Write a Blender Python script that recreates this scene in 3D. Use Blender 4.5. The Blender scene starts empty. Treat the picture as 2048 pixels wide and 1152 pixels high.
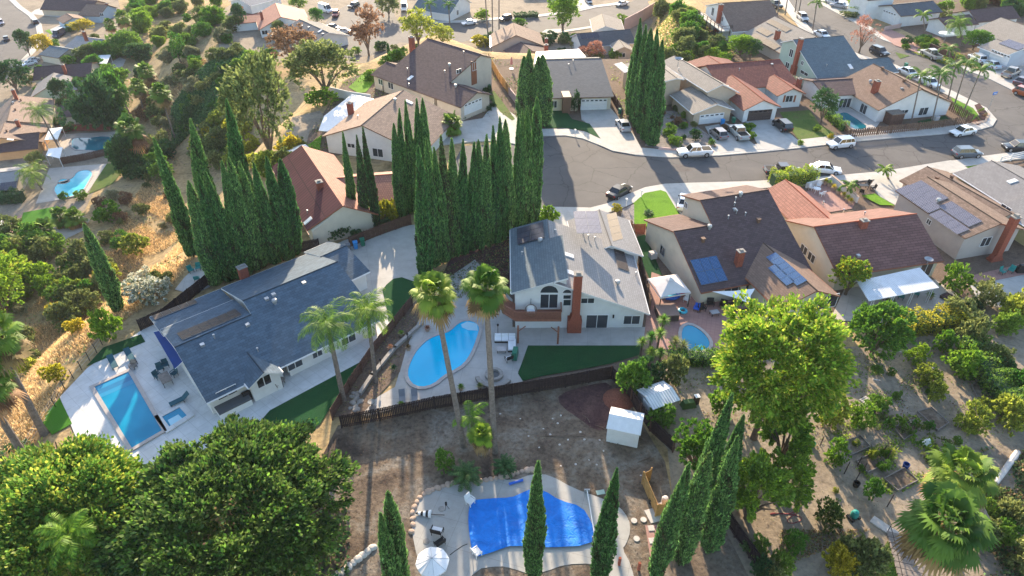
import bpy, math, random
import numpy as np
from mathutils import Vector, Matrix
random.seed(7)
S = bpy.context.scene
C = S.collection
R_ = math.radians
# ---------------------------------------------------------------- camera
FX = 1365.0; PIT = R_(36.8); CH = 50.0
cd = bpy.data.cameras.new('camera'); cam = bpy.data.objects.new('camera', cd); C.objects.link(cam)
cd.sensor_width = 36.0; cd.lens = 36.0*FX/2048.0; cd.clip_end = 4000; cd.clip_start = 0.5
cam.location = (0, 0, CH); cam.rotation_euler = (R_(90)-PIT, 0, 0)
S.camera = cam
# ---------------------------------------------------------------- sky, sun, exposure
SUN_EL = 18.5; SUN_AZ = -6.0          # azimuth from +Y towards +X (degrees)
w = bpy.data.worlds.new('World'); S.world = w; w.use_nodes = True
nt = w.node_tree; bg = nt.nodes['Background']
sky = nt.nodes.new('ShaderNodeTexSky'); sky.sky_type = 'NISHITA'; sky.sun_disc = False
sky.sun_elevation = R_(SUN_EL); sky.sun_rotation = R_(SUN_AZ)
nt.links.new(sky.outputs[0], bg.inputs[0]); bg.inputs[1].default_value = 0.15
sl = bpy.data.lights.new('sun', 'SUN'); sl.energy = 4.5; sl.angle = R_(0.6); sl.color = (1.0, 0.80, 0.56)
so = bpy.data.objects.new('sun', sl); C.objects.link(so)
sd = Vector((math.sin(R_(SUN_AZ))*math.cos(R_(SUN_EL)), math.cos(R_(SUN_AZ))*math.cos(R_(SUN_EL)), math.sin(R_(SUN_EL))))
so.rotation_euler = sd.to_track_quat('Z', 'Y').to_euler(); so.location = (0, 60, 90)
S.view_settings.view_transform = 'Standard'; S.view_settings.look = 'None'
S.view_settings.exposure = 1.64; S.view_settings.gamma = 1.0
S.cycles.max_bounces = 6; S.cycles.transparent_max_bounces = 8; S.cycles.volume_bounces = 0
# ---------------------------------------------------------------- pixel <-> world
cP, sP = math.cos(PIT), math.sin(PIT)
def ray(px, py):
    u = (px-1024)/FX; v = (576-py)/FX
    return (u, cP+v*sP, -sP+v*cP)
def P(px, py, z=0.0):
    d = ray(px, py); t = (z-CH)/d[2]
    return (d[0]*t, d[1]*t, z)
def prow(y, z):
    dz = z-CH; return 576-FX*(y*sP+dz*cP)/(y*cP-dz*sP)
def height(b, ty):
    lo, hi = b[2], b[2]+45
    for _ in range(40):
        m = (lo+hi)/2
        if prow(b[1], m) > ty: lo = m
        else: hi = m
    return lo
# ---------------------------------------------------------------- terrain: plateau, ledge (-11) and canyon (-25)
PL1 = [P(*p)[:2] for p in [(-120,1500),(30,1000),(85,860),(185,690),(240,640),(300,596),(350,545),(430,500),(520,400),(600,260),(690,160),(770,112),(870,70),(960,104),(1130,112),(1230,140),(1290,112),(1345,64),(1400,-10)]] + [(70,330),(500,330),(500,-80),(-70,-80)]
PL2 = [P(*p)[:2] for p in [(700,160)]] + [P(p[0],p[1],-11)[:2] for p in [(560,150),(470,118),(440,70),(440,20),(520,-60)]] + [(-60,420),(420,420),(420,100),(0,150)]
def sdist(X, Y, poly):
    """distance outside polygon (0 inside)"""
    X = np.asarray(X, float); Y = np.asarray(Y, float)
    D = np.full(X.shape, 1e9); ins = np.zeros(X.shape, bool); n = len(poly)
    for i in range(n):
        x1, y1 = poly[i]; x2, y2 = poly[(i+1) % n]
        ex, ey = x2-x1, y2-y1
        t = np.clip(((X-x1)*ex+(Y-y1)*ey)/(ex*ex+ey*ey+1e-9), 0, 1)
        D = np.minimum(D, np.hypot(X-x1-t*ex, Y-y1-t*ey))
        c = (y1 > Y) != (y2 > Y)
        with np.errstate(divide='ignore', invalid='ignore'):
            ins ^= c & (X < (x2-x1)*(Y-y1)/(y2-y1+1e-12)+x1)
    return np.where(ins, 0, D)
def sst(t): t = np.clip(t, 0, 1); return t*t*(3-2*t)
def TZ(X, Y):
    X = np.asarray(X, float); Y = np.asarray(Y, float)
    d1 = sdist(X, Y, PL1); d2 = sdist(X, Y, PL2)
    wd = np.where(Y > 150, 24.0, 34.0)
    s1 = sst(d1/wd); s2 = sst(d2/30.0)
    bump = (np.sin(X*.31+1.3*np.sin(Y*.23))*np.cos(Y*.27+X*.11)*.55+np.sin(X*.9+Y*.7)*.15)
    k1 = 4*s1*(1-s1); k2 = 4*s2*(1-s2)*np.clip(d2, 0, 1)
    za = -25*s1+bump*k1; zb = -11-14*s2+bump*k2
    return np.maximum(za, zb)
def tz(x, y): return float(TZ(np.array([x]), np.array([y]))[0])
def G(px, py, h=0.0):
    """where the view ray through a pixel meets the terrain"""
    d = ray(px, py); t = (6.0-CH)/d[2]; T = t+np.arange(0, 260, .5)
    z = TZ(d[0]*T, d[1]*T); k = np.argmax(CH+d[2]*T < z+h+.01)
    lo, hi = T[max(k-1, 0)], T[k]
    for _ in range(12):
        m = (lo+hi)/2
        if CH+d[2]*m < tz(d[0]*m, d[1]*m)+h: hi = m
        else: lo = m
    x, y = d[0]*hi, d[1]*hi
    return (x, y, tz(x, y))
# ---------------------------------------------------------------- materials
MATS = {}
def nmat(name):
    m = bpy.data.materials.new(name); m.use_nodes = True; MATS[name] = m
    t = m.node_tree; return m, t, t.nodes['Principled BSDF'], t.nodes, t.links
def ramp(t, fac, stops):
    r = t.nodes.new('ShaderNodeValToRGB'); e = r.color_ramp.elements
    while len(e) < len(stops): e.new(0.5)
    for i, (p, c) in enumerate(stops): e[i].position = p; e[i].color = (*c, 1)
    t.links.new(fac, r.inputs[0]); return r.outputs[0]
def noise(t, vec, scale, detail=4, rough=.6, dist=0):
    n = t.nodes.new('ShaderNodeTexNoise'); n.inputs['Scale'].default_value = scale; n.inputs['Detail'].default_value = detail
    n.inputs['Roughness'].default_value = rough; n.inputs['Distortion'].default_value = dist
    t.links.new(vec, n.inputs['Vector']); return n.outputs[0]
def mix(t, f, a, b, mode='MIX'):
    m = t.nodes.new('ShaderNodeMix'); m.data_type = 'RGBA'; m.blend_type = mode
    for k, v in ((0, f), (6, a), (7, b)):
        if isinstance(v, (int, float)): m.inputs[k].default_value = v
        elif isinstance(v, tuple): m.inputs[k].default_value = (*v, 1)
        else: t.links.new(v, m.inputs[k])
    return m.outputs[2]
def bump(t, b, h, st=.3, dist=.05):
    n = t.nodes.new('ShaderNodeBump'); n.inputs['Strength'].default_value = st; n.inputs['Distance'].default_value = dist
    t.links.new(h, n.inputs['Height']); t.links.new(n.outputs[0], b.inputs['Normal'])
def pos(t): return t.nodes.new('ShaderNodeNewGeometry').outputs['Position']
def plain(name, c, rough=.7, var=.12, sc=1.5, metal=0, spec=.3, bmp=0):
    m, t, b, N, L = nmat(name)
    p = pos(t); n = noise(t, p, sc, 5); dk = tuple(x*(1-var) for x in c); lt = tuple(min(1, x*(1+var)) for x in c)
    L.new(ramp(t, n, [(.3, dk), (.7, lt)]), b.inputs['Base Color'])
    b.inputs['Roughness'].default_value = rough; b.inputs['Metallic'].default_value = metal; b.inputs['Specular IOR Level'].default_value = spec
    if bmp: bump(t, b, noise(t, p, sc*8, 3), bmp, .05)
    return m
def ground2(name, cols, sc=.25, sc2=3.0, bst=.4, fine=.25):
    """patchy ground: cols = colour stops driven by two noises"""
    m, t, b, N, L = nmat(name); p = pos(t)
    n1 = noise(t, p, sc, 6, .65, .6); n2 = noise(t, p, sc2, 6, .7)
    k = len(cols); c1 = ramp(t, n1, [(.30+.40*i/(k-1), c) for i, c in enumerate(cols)])
    sp = ramp(t, n2, [(.25, (1-fine*1.6,)*3), (.5, (1, 1, 1)), (.75, (1+fine,)*3)])
    L.new(mix(t, 1.0, c1, sp, 'MULTIPLY'), b.inputs['Base Color']); b.inputs['Roughness'].default_value = .95
    b.inputs['Specular IOR Level'].default_value = .1
    bump(t, b, n2, bst, .12); return m
def shingle(name, c, var=.25, bw=.5, rh=.28, mortar=.45, bst=.5, rough=.9, tile=False):
    m, t, b, N, L = nmat(name)
    uv = N.new('ShaderNodeTexCoord').outputs['UV']
    br = N.new('ShaderNodeTexBrick'); L.new(uv, br.inputs['Vector'])
    br.inputs['Scale'].default_value = 1; br.inputs['Brick Width'].default_value = bw; br.inputs['Row Height'].default_value = rh
    br.inputs['Mortar Size'].default_value = .012 if not tile else (.03 if rh < 2 else .07); br.inputs['Mortar Smooth'].default_value = .2; br.inputs['Bias'].default_value = 0
    br.inputs['Color1'].default_value = (*[x*(1-var) for x in c], 1); br.inputs['Color2'].default_value = (*[min(1, x*(1+var)) for x in c], 1)
    br.inputs['Mortar'].default_value = (*[x*mortar for x in c], 1)
    n = noise(t, pos(t), .45, 5, .65); st = ramp(t, n, [(.3, (.93, .92, .91)), (.65, (1.03, 1.03, 1.02))])
    L.new(mix(t, 1.0, br.outputs['Color'], st, 'MULTIPLY'), b.inputs['Base Color'])
    b.inputs['Roughness'].default_value = rough; b.inputs['Specular IOR Level'].default_value = .25
    bump(t, b, br.outputs['Fac'], -bst, .04); return m
def foliage(name, c1, c2, tr=.45, hv=.03, rough=.6):
    m, t, b, N, L = nmat(name)
    g = N.new('ShaderNodeNewGeometry'); oi = N.new('ShaderNodeObjectInfo')
    col = ramp(t, g.outputs['Random Per Island'], [(0, c1), (.75, c2), (1, tuple(min(1, x*1.5) for x in c2))])
    hs = N.new('ShaderNodeHueSaturation'); L.new(col, hs.inputs['Color'])
    mr = N.new('ShaderNodeMapRange'); L.new(oi.outputs['Random'], mr.inputs[0]); mr.inputs[3].default_value = .5-hv; mr.inputs[4].default_value = .5+hv
    L.new(mr.outputs[0], hs.inputs['Hue'])
    mv = N.new('ShaderNodeMapRange'); L.new(oi.outputs['Random'], mv.inputs[0]); mv.inputs[3].default_value = 1.35; mv.inputs[4].default_value = .85
    L.new(mv.outputs[0], hs.inputs['Value'])
    b.inputs['Roughness'].default_value = rough; b.inputs['Specular IOR Level'].default_value = .25
    L.new(hs.outputs[0], b.inputs['Base Color'])
    tl = N.new('ShaderNodeBsdfTranslucent'); L.new(hs.outputs[0], tl.inputs[0])
    mx = N.new('ShaderNodeMixShader'); mx.inputs[0].default_value = tr
    L.new(b.outputs[0], mx.inputs[1]); L.new(tl.outputs[0], mx.inputs[2])
    L.new(mx.outputs[0], N['Material Output'].inputs[0]); return m
def glassy(name, c, rough=.08):
    m, t, b, N, L = nmat(name); b.inputs['Base Color'].default_value = (*c, 1); b.inputs['Roughness'].default_value = rough
    b.inputs['Specular IOR Level'].default_value = .8; return m
def objpaint(name):
    m, t, b, N, L = nmat(name); oi = N.new('ShaderNodeObjectInfo'); L.new(oi.outputs['Color'], b.inputs['Base Color'])
    b.inputs['Roughness'].default_value = .28; b.inputs['Coat Weight'].default_value = .5; b.inputs['Metallic'].default_value = .15; return m
def water(name, c1, c2, sc=.25):
    m, t, b, N, L = nmat(name); p = pos(t)
    n = noise(t, p, sc, 2, .5, .5); L.new(ramp(t, n, [(.35, c1), (.65, c2)]), b.inputs['Base Color'])
    b.inputs['Roughness'].default_value = .08; b.inputs['Specular IOR Level'].default_value = .22
    bump(t, b, noise(t, p, 3.5, 3), .12, .02); return m
# ground
asphalt = None
m, t, b, N, L = nmat('asphalt'); p = pos(t)
c0 = ramp(t, noise(t, p, .16, 6, .65, .3), [(.3, (.062, .060, .062)), (.55, (.088, .084, .085)), (.75, (.115, .109, .107))])
v = N.new('ShaderNodeTexVoronoi'); v.feature = 'DISTANCE_TO_EDGE'; v.inputs['Scale'].default_value = .17; v.inputs['Randomness'].default_value = 1
wn = N.new('ShaderNodeTexNoise'); wn.inputs['Scale'].default_value = .8; wn.inputs['Detail'].default_value = 5; L.new(p, wn.inputs['Vector'])
L.new(mix(t, 1.6, p, wn.outputs['Color'], 'ADD'), v.inputs['Vector'])
cr = ramp(t, v.outputs['Distance'], [(0, (.45, .45, .45)), (.007, (.72, .72, .72)), (.015, (1, 1, 1))])
c1 = mix(t, 1, c0, cr, 'MULTIPLY'); n3 = noise(t, p, 14, 3, .8)
L.new(mix(t, 1, c1, ramp(t, n3, [(.3, (.86,)*3), (.7, (1.12,)*3)]), 'MULTIPLY'), b.inputs['Base Color']); b.inputs['Roughness'].default_value = .9
bump(t, b, n3, .3, .03)
ground2('patched_asphalt', [(.10, .09, .085), (.14, .125, .115), (.17, .15, .14)], .8, 9, .3, .15)
def concrete(name, c, joint=3.0, rot=0.0):
    m, t, b, N, L = nmat(name); p = pos(t)
    mp = N.new('ShaderNodeMapping'); mp.inputs['Rotation'].default_value = (0, 0, rot); L.new(p, mp.inputs['Vector'])
    br = N.new('ShaderNodeTexBrick'); br.offset = 0; L.new(mp.outputs[0], br.inputs['Vector']); br.inputs['Scale'].default_value = 1
    br.inputs['Brick Width'].default_value = joint; br.inputs['Row Height'].default_value = joint; br.inputs['Mortar Size'].default_value = .025
    for k, f in (('Color1', 1.0), ('Color2', .96), ('Mortar', .80)): br.inputs[k].default_value = (*[x*f for x in c], 1)
    n = noise(t, p, .7, 7, .7); L.new(mix(t, 1, br.outputs['Color'], ramp(t, n, [(.3, (.83, .82, .8)), (.65, (1.05,)*3)]), 'MULTIPLY'), b.inputs['Base Color'])
    b.inputs['Roughness'].default_value = .85; bump(t, b, noise(t, p, 9, 3), .15, .02); return m
concrete('sidewalk_concrete', (.46, .44, .41), 1.6, .0)
concrete('driveway_concrete', (.42, .41, .39), 3.2, -.25)
concrete('pale_paving', (.60, .60, .60), 1.2, .70)
concrete('yard_concrete', (.42, .40, .38), 2.6, .1)
concrete('pool_deck_concrete', (.38, .37, .35), 2.4, .3)
concrete('brick_paving', (.36, .20, .17), .5, .3)
concrete('valley_concrete', (.48, .43, .38), 2.2, .5)
ground2('dry_hill_soil', [(.13, .12, .05), (.27, .195, .10), (.42, .30, .15), (.33, .24, .14), (.17, .15, .065)], .11, 1.6, .9, .35)
ground2('garden_soil', [(.17, .14, .105), (.25, .205, .155), (.31, .255, .19), (.20, .16, .12)], .16, 2.2, .6, .25)
ground2('yard_dirt', [(.06, .046, .038), (.12, .09, .068), (.17, .13, .095), (.22, .19, .155), (.115, .088, .068)], .22, 2.6, .8, .4)
ground2('reddish_dirt', [(.055, .030, .034), (.09, .05, .048), (.13, .075, .065)], .6, 5, .8, .4)
ground2('bed_soil', [(.10, .075, .06), (.17, .125, .095), (.13, .095, .075)], .6, 5, .6, .3)
ground2('lawn_green', [(.075, .17, .012), (.13, .27, .02), (.10, .21, .018)], .35, 6, .5, .25)
ground2('dull_lawn', [(.055, .11, .022), (.10, .15, .035), (.13, .13, .05)], .35, 6, .5, .3)
ground2('turf_green', [(.012, .060, .022), (.016, .080, .026)], .5, 9, .5, .15)
ground2('lime_turf', [(.05, .16, .015), (.06, .19, .018)], .5, 9, .5, .12)
ground2('gravel_bed', [(.16, .14, .13), (.30, .27, .25), (.22, .19, .18)], .8, 9, .9, .45)
# roofs and walls
shingle('blue_grey_shingle', (.085, .125, .17), 0.18, .55, .30)
shingle('light_grey_shingle', (.27, .268, .275), 0.07, .5, .28)
shingle('purple_brown_shingle', (.105, .070, .070), 0.17, .5, .26)
shingle('brown_shingle', (.20, .135, .105), 0.13, .5, .28)
shingle('tan_brown_shingle', (.25, .18, .145), 0.17, .5, .28)
shingle('speckled_brown_shingle', (.20, .14, .11), 0.23, .45, .26)
shingle('slate_blue_shingle', (.12, .155, .178), 0.11, .5, .28)
shingle('grey_shingle', (.21, .205, .21), 0.09, .5, .28)
shingle('charcoal_shingle', (.10, .11, .125), 0.12, .5, .28)
shingle('warm_grey_shingle', (.27, .245, .22), 0.08, .5, .28)
shingle('red_clay_tile', (.21, .070, .055), .18, .33, .42, .42, 1.0, .8, True)
shingle('shaded_maroon_tile', (.115, .028, .032), .12, .62, 3.0, .45, 1.0, .75, True)  # maroon darkened: shade of the near slope is put into this colour
shingle('russet_tile', (.17, .085, .075), .16, 1.0, .36, .5, 1.0, .8, True)
shingle('pink_tile', (.36, .155, .115), .14, .33, .42, .5, .8, .8, True)
shingle('brick', (.30, .085, .050), .25, .24, .085, 1.0, .4)
for n_, c_ in (('white_stucco', (.66, .66, .65)), ('cream_stucco', (.60, .53, .42)), ('tan_stucco', (.50, .40, .30)), ('beige_stucco', (.58, .50, .41)), ('grey_tan_stucco', (.42, .37, .34)),
               ('sage_siding', (.36, .45, .39)), ('yellow_stucco', (.50, .42, .20)), ('pale_blue_stucco', (.42, .50, .58)), ('orange_stucco', (.62, .36, .18)), ('pink_stucco', (.55, .38, .34))):
    plain(n_, c_, .9, .07, .8, bmp=.08)
plain('white_paint', (.72, .72, .72), .5, .05); plain('dark_trim', (.07, .05, .045), .6); plain('brown_trim', (.16, .09, .06), .6); plain('rust_trim', (.28, .10, .05), .6)
plain('red_brick_paint', (.27, .075, .045), .85, .3, 6, bmp=.3); plain('red_wood', (.22, .07, .05), .7, .25, 3)
plain('deck_wood', (.24, .10, .065), .7, .25, 4); plain('dark_fence_wood', (.030, .020, .022), .8, .5, 5); plain('old_fence_wood', (.155, .095, .065), .85, .35, 4)
plain('brown_fence_wood', (.11, .06, .045), .85, .35, 4); plain('new_wood', (.46, .27, .10), .7, .2, 4); plain('grey_wood', (.22, .19, .17), .85, .3, 4)
plain('black_metal', (.015, .015, .017), .4, .2); plain('grey_metal', (.40, .40, .41), .45, .1, metal=.4); plain('white_metal', (.74, .75, .76), .4, .06, 2)
plain('galvanised', (.42, .43, .44), .4, .15, 2, metal=.5); plain('white_fabric', (.78, .78, .79), .9, .04); plain('pale_fabric', (.62, .58, .56), .9, .06)
plain('navy_fabric', (.012, .045, .19), .9, .1); plain('grey_fabric', (.20, .21, .23), .9, .1); plain('teal_fabric', (.03, .10, .13), .9, .15); plain('wicker_dark', (.02, .018, .018), .7, .3, 10)
plain('blue_bin_plastic', (.03, .26, .62), .4, .05); plain('green_bin_plastic', (.015, .16, .10), .4, .05); plain('grey_bin_plastic', (.16, .17, .19), .4, .05)
plain('stone_grey', (.28, .26, .24), .85, .25, 3, bmp=.4); plain('stone_tan', (.42, .31, .24), .85, .2, 2, bmp=.4); plain('slab_pale', (.52, .48, .44), .85, .15, 2, bmp=.2)
plain('trunk_brown', (.16, .115, .085), .9, .35, 5, bmp=.6); plain('palm_trunk', (.20, .165, .14), .9, .35, 4, bmp=.7); plain('palm_green_stem', (.12, .22, .05), .6, .2)
plain('tyre', (.012, .012, .013), .8, .1); plain('rim_metal', (.45, .45, .47), .35, .05, metal=.7); plain('lamp_red', (.35, .01, .01), .2, .05); plain('lamp_clear', (.8, .8, .78), .15, .02)
plain('step_dark', (.015, .16, .32), .3, .05); plain('step_mid', (.02, .24, .42), .3, .05); plain('pool_plaster', (.36, .62, .74), .5, .04); plain('pool_coping', (.40, .36, .34), .8, .12, 3); plain('red_toy', (.45, .03, .06), .5, .05); plain('blue_toy', (.02, .12, .55), .4, .05)
plain('cyan_toy', (.05, .45, .60), .4, .05); plain('teal_plastic', (.02, .24, .22), .4, .05); plain('bark_mulch', (.20, .075, .05), .95, .4, 8, bmp=1); plain('spa_cover', (.10, .105, .11), .7, .1)
plain('tan_cover', (.24, .16, .13), .8, .1); plain('hose_red', (.30, .05, .06), .5, .1); plain('blue_sign', (.03, .16, .55), .5, .03); plain('salmon_fabric', (.55, .22, .20), .8, .06)
objpaint('car_paint'); glassy('car_glass', (.012, .014, .018)); glassy('window_glass', (.035, .045, .055), .12); glassy('black_glass', (.012, .012, .015), .1)
water('pool_cyan', (.0, .42, .70), (.0, .50, .80)); water('pool_blue', (.0, .19, .34), (.01, .29, .47)); water('pool_teal', (.0, .11, .15), (.01, .16, .20)); water('pool_pale', (.05, .48, .62), (.14, .62, .72))
m, t, b, N, L = nmat('blue_tarp'); p = pos(t)
n1 = noise(t, p, .8, 6, .6, 1.2); L.new(ramp(t, n1, [(.3, (.0, .13, .52)), (.7, (.005, .22, .74))]), b.inputs['Base Color']); b.inputs['Roughness'].default_value = .62; b.inputs['Specular IOR Level'].default_value = .2
bump(t, b, noise(t, p, 1.5, 5, .55, 2.0), .8, .12)
# corrugated white roof
m, t, b, N, L = nmat('corrugated_white'); uv = N.new('ShaderNodeTexCoord').outputs['UV']
wv = N.new('ShaderNodeTexWave'); wv.inputs['Scale'].default_value = 1.0; L.new(uv, wv.inputs['Vector'])
L.new(mix(t, 1, ramp(t, wv.outputs['Fac'], [(.0, (.50, .53, .57)), (.35, (.68, .70, .73)), (1, (.72, .74, .77))]), ramp(t, noise(t, pos(t), .7, 5), [(.3, (.85,)*3), (.6, (1.05,)*3)]), 'MULTIPLY'), b.inputs['Base Color'])
b.inputs['Roughness'].default_value = .45; bump(t, b, wv.outputs['Fac'], .8, .05)
# solar panels: cells with pale grid lines
def solarmat(name, c, line, nu=6, nv=10):
    m, t, b, N, L = nmat(name); uv = N.new('ShaderNodeTexCoord').outputs['UV']
    br = N.new('ShaderNodeTexBrick'); br.offset = 0; L.new(uv, br.inputs['Vector']); br.inputs['Scale'].default_value = 1
    br.inputs['Brick Width'].default_value = 1/nu; br.inputs['Row Height'].default_value = 1/nv; br.inputs['Mortar Size'].default_value = .014
    br.inputs['Color1'].default_value = (*c, 1); br.inputs['Color2'].default_value = (*[x*1.15 for x in c], 1); br.inputs['Mortar'].default_value = (*line, 1)
    L.new(br.outputs['Color'], b.inputs['Base Color']); b.inputs['Roughness'].default_value = .22 if c[2] > c[0]*1.25 else .6; b.inputs['Specular IOR Level'].default_value = .3 if c[2] > c[0]*1.25 else .15; return m
solarmat('solar_blue', (.004, .04, .14), (.14, .24, .38)); solarmat('solar_black', (.025, .026, .04), (.10, .10, .13)); solarmat('solar_grey', (.035, .035, .058), (.30, .30, .36)); solarmat('solar_brown', (.045, .034, .032), (.085, .07, .065))
# foliage
foliage('cypress_leaf', (.035, .110, .036), (.145, .29, .085), .34, .02)
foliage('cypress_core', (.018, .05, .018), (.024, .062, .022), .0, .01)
foliage('cypress_dry', (0.034, 0.030, 0.021), (0.069, 0.067, 0.032), .2, .012)
foliage('oak_leaf', (.012, .045, .012), (.125, .19, .04), .38, .012)
foliage('yellow_leaf', (.13, .18, .025), (.36, .40, .06), .48, .02)
foliage('green_leaf', (0.053, 0.143, 0.022), (0.150, 0.285, 0.038), .4, .03)
foliage('bright_leaf', (.065, .17, .018), (.20, .33, .03), .42, .02)
foliage('olive_leaf', (.085, .115, .035), (.22, .26, .085), .4, .02)
foliage('dark_leaf', (0.018, 0.068, 0.024), (0.068, 0.150, 0.045), .3, .02)
foliage('grey_leaf', (0.135, 0.150, 0.083), (0.300, 0.300, 0.165), .35, .02)
foliage('golden_leaf', (.20, .20, .02), (.48, .42, .04), .5, .02)
foliage('brown_leaf', (0.105, 0.068, 0.038), (0.285, 0.180, 0.090), .35, .02)
foliage('red_leaf', (.17, .08, .05), (.36, .19, .12), .35, .02)
foliage('white_flower_leaf', (0.138, 0.184, 0.069), (0.747, 0.713, 0.598), .3, .02)
foliage('palm_leaf', (.045, .13, .015), (.18, .28, .04), .4, .02)
foliage('palm_leaf_dark', (.03, .10, .018), (.10, .20, .035), .4, .02)
foliage('dead_frond', (0.161, 0.092, 0.040), (0.391, 0.241, 0.103), .35, .015)
foliage('dry_grass', (.34, .24, .11), (.66, .50, .26), .4, .015)
foliage('ivy_leaf', (.05, .13, .05), (.12, .22, .07), .3, .02)
def M(n): return MATS[n]
# ---------------------------------------------------------------- mesh builder
class MB:
    def __init__(s): s.v = []; s.f = []; s.m = []; s.uv = {}; s.mats = []
    def mi(s, m):
        if m is None: return 0
        if m not in s.mats: s.mats.append(m)
        return s.mats.index(m)
    def poly(s, pts, m=None, uv=None):
        k = len(s.v); s.v += [tuple(p) for p in pts]; s.f.append(list(range(k, k+len(pts)))); s.m.append(s.mi(m))
        if uv: s.uv[len(s.f)-1] = uv
    def solid(s, top, bot, m=None, side=None, uv=None):
        n = len(top); s.poly(top, m, uv); s.poly(bot[::-1], side or m)
        for i in range(n):
            j = (i+1) % n; s.poly([top[i], bot[i], bot[j], top[j]], side or m)
    def prism(s, pts, z0, z1, m=None, side=None):
        a = sum(pts[i][0]*pts[(i+1) % len(pts)][1]-pts[(i+1) % len(pts)][0]*pts[i][1] for i in range(len(pts)))
        if a < 0: pts = pts[::-1]
        s.solid([(p[0], p[1], z1) for p in pts], [(p[0], p[1], z0) for p in pts], m, side)
    def box(s, c, d, rz=0, m=None, mtx=None, top=None):
        """c = centre of the base, d = full sizes; top = scale of the upper face"""
        k = top or 1
        pts = []
        for z, q in ((0, 1), (d[2], k)):
            for sx, sy in ((-1, -1), (1, -1), (1, 1), (-1, 1)): pts.append(Vector((sx*d[0]/2*q, sy*d[1]/2*q, z)))
        if mtx is None: mtx = Matrix.Translation(c) @ Matrix.Rotation(rz, 4, 'Z')
        pts = [mtx @ p for p in pts]; b = len(s.v); s.v += [tuple(p) for p in pts]; i = s.mi(m)
        for f in ((3, 2, 1, 0), (4, 5, 6, 7), (0, 1, 5, 4), (1, 2, 6, 5), (2, 3, 7, 6), (3, 0, 4, 7)): s.f.append([b+q for q in f]); s.m.append(i)
    def tube(s, pts, rad, n=8, m=None, cap=True):
        b = len(s.v); i = s.mi(m); K = len(pts)
        for j, p in enumerate(pts):
            p = Vector(p); a = Vector(pts[max(j-1, 0)]); c = Vector(pts[min(j+1, K-1)]); d = (c-a).normalized() if (c-a).length > 1e-6 else Vector((0, 0, 1))
            x = d.orthogonal().normalized() if abs(d.z) < .99 else Vector((1, 0, 0)); x = (x-d*x.dot(d)).normalized(); y = d.cross(x)
            r = rad[j] if isinstance(rad, (list, tuple)) else rad
            for q in range(n):
                an = 2*math.pi*q/n; s.v.append(tuple(p+x*math.cos(an)*r+y*math.sin(an)*r))
        for j in range(K-1):
            for q in range(n):
                q2 = (q+1) % n; s.f.append([b+j*n+q, b+j*n+q2, b+(j+1)*n+q2, b+(j+1)*n+q]); s.m.append(i)
        if cap:
            s.f.append([b+q for q in range(n)][::-1]); s.m.append(i); s.f.append([b+(K-1)*n+q for q in range(n)]); s.m.append(i)
    def lathe(s, c, prof, n=16, m=None):
        b = len(s.v); i = s.mi(m)
        for r, z in prof:
            for q in range(n): an = 2*math.pi*q/n; s.v.append((c[0]+r*math.cos(an), c[1]+r*math.sin(an), c[2]+z))
        for j in range(len(prof)-1):
            for q in range(n):
                q2 = (q+1) % n; s.f.append([b+j*n+q, b+j*n+q2, b+(j+1)*n+q2, b+(j+1)*n+q]); s.m.append(i)
    def build(s, name, mat=None, parent=None, smooth=False, off=None, link=True):
        me = bpy.data.meshes.new(name); v = s.v
        if off is not None: v = [(p[0]-off[0], p[1]-off[1], p[2]-off[2]) for p in v]
        me.from_pydata(v, [], s.f)
        if mat and not s.mats: s.mats = [mat]
        for q in s.mats: me.materials.append(M(q))
        if len(s.mats) > 1: me.polygons.foreach_set('material_index', s.m)
        if s.uv:
            ul = me.uv_layers.new(name='UVMap').data
            for fi, uvs in s.uv.items():
                p = me.polygons[fi]
                for li, q in zip(p.loop_indices, uvs): ul[li].uv = q
        if smooth: me.polygons.foreach_set('use_smooth', [True]*len(me.polygons))
        me.update()
        o = bpy.data.objects.new(name, me)
        if link: C.objects.link(o)
        if parent: o.parent = parent
        return o
def np_mesh(name, V, F, mats, midx=None, smooth=False):
    V = np.asarray(V, np.float32); F = np.asarray(F, np.int32); me = bpy.data.meshes.new(name); k = F.shape[1]
    me.vertices.add(len(V)); me.vertices.foreach_set('co', V.ravel()); me.loops.add(F.size); me.loops.foreach_set('vertex_index', F.ravel())
    me.polygons.add(len(F)); me.polygons.foreach_set('loop_start', np.arange(0, F.size, k, dtype=np.int32)); me.polygons.foreach_set('loop_total', np.full(len(F), k, np.int32))
    for q in mats: me.materials.append(M(q))
    if midx is not None: me.polygons.foreach_set('material_index', np.asarray(midx, np.int32))
    if smooth: me.polygons.foreach_set('use_smooth', np.ones(len(F), bool))
    me.update(calc_edges=True); return me
# ---------------------------------------------------------------- object helpers
def tag(o, label=None, cat=None, group=None, kind=None):
    for k, v in (('label', label), ('category', cat), ('group', group), ('kind', kind)):
        if v: o[k] = v
    return o
def thing(name, label, cat, loc=(0, 0, 0), rz=0, group=None):
    o = bpy.data.objects.new(name, None); C.objects.link(o); o.location = loc; o.rotation_euler = (0, 0, rz); o.empty_display_size = .3
    return tag(o, label, cat, group)
def part(name, me, parent, loc=None):
    o = bpy.data.objects.new(name, me); C.objects.link(o); o.parent = parent
    if loc: o.location = loc
    return o
def dup(root, loc, rz=0, label=None, group=None, scale=None, color=None):
    def cp(o, par):
        c = o.copy(); C.objects.link(c)
        if par is not None: c.parent = par
        if color and c.type == 'MESH': c.color = (*color, 1)
        for ch in o.children: cp(ch, c)
        return c
    r = cp(root, None); r.location = loc; r.rotation_euler = (0, 0, rz)
    if scale: r.scale = scale
    if label: r['label'] = label
    if group: r['group'] = group
    return r
USED = set()
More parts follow.
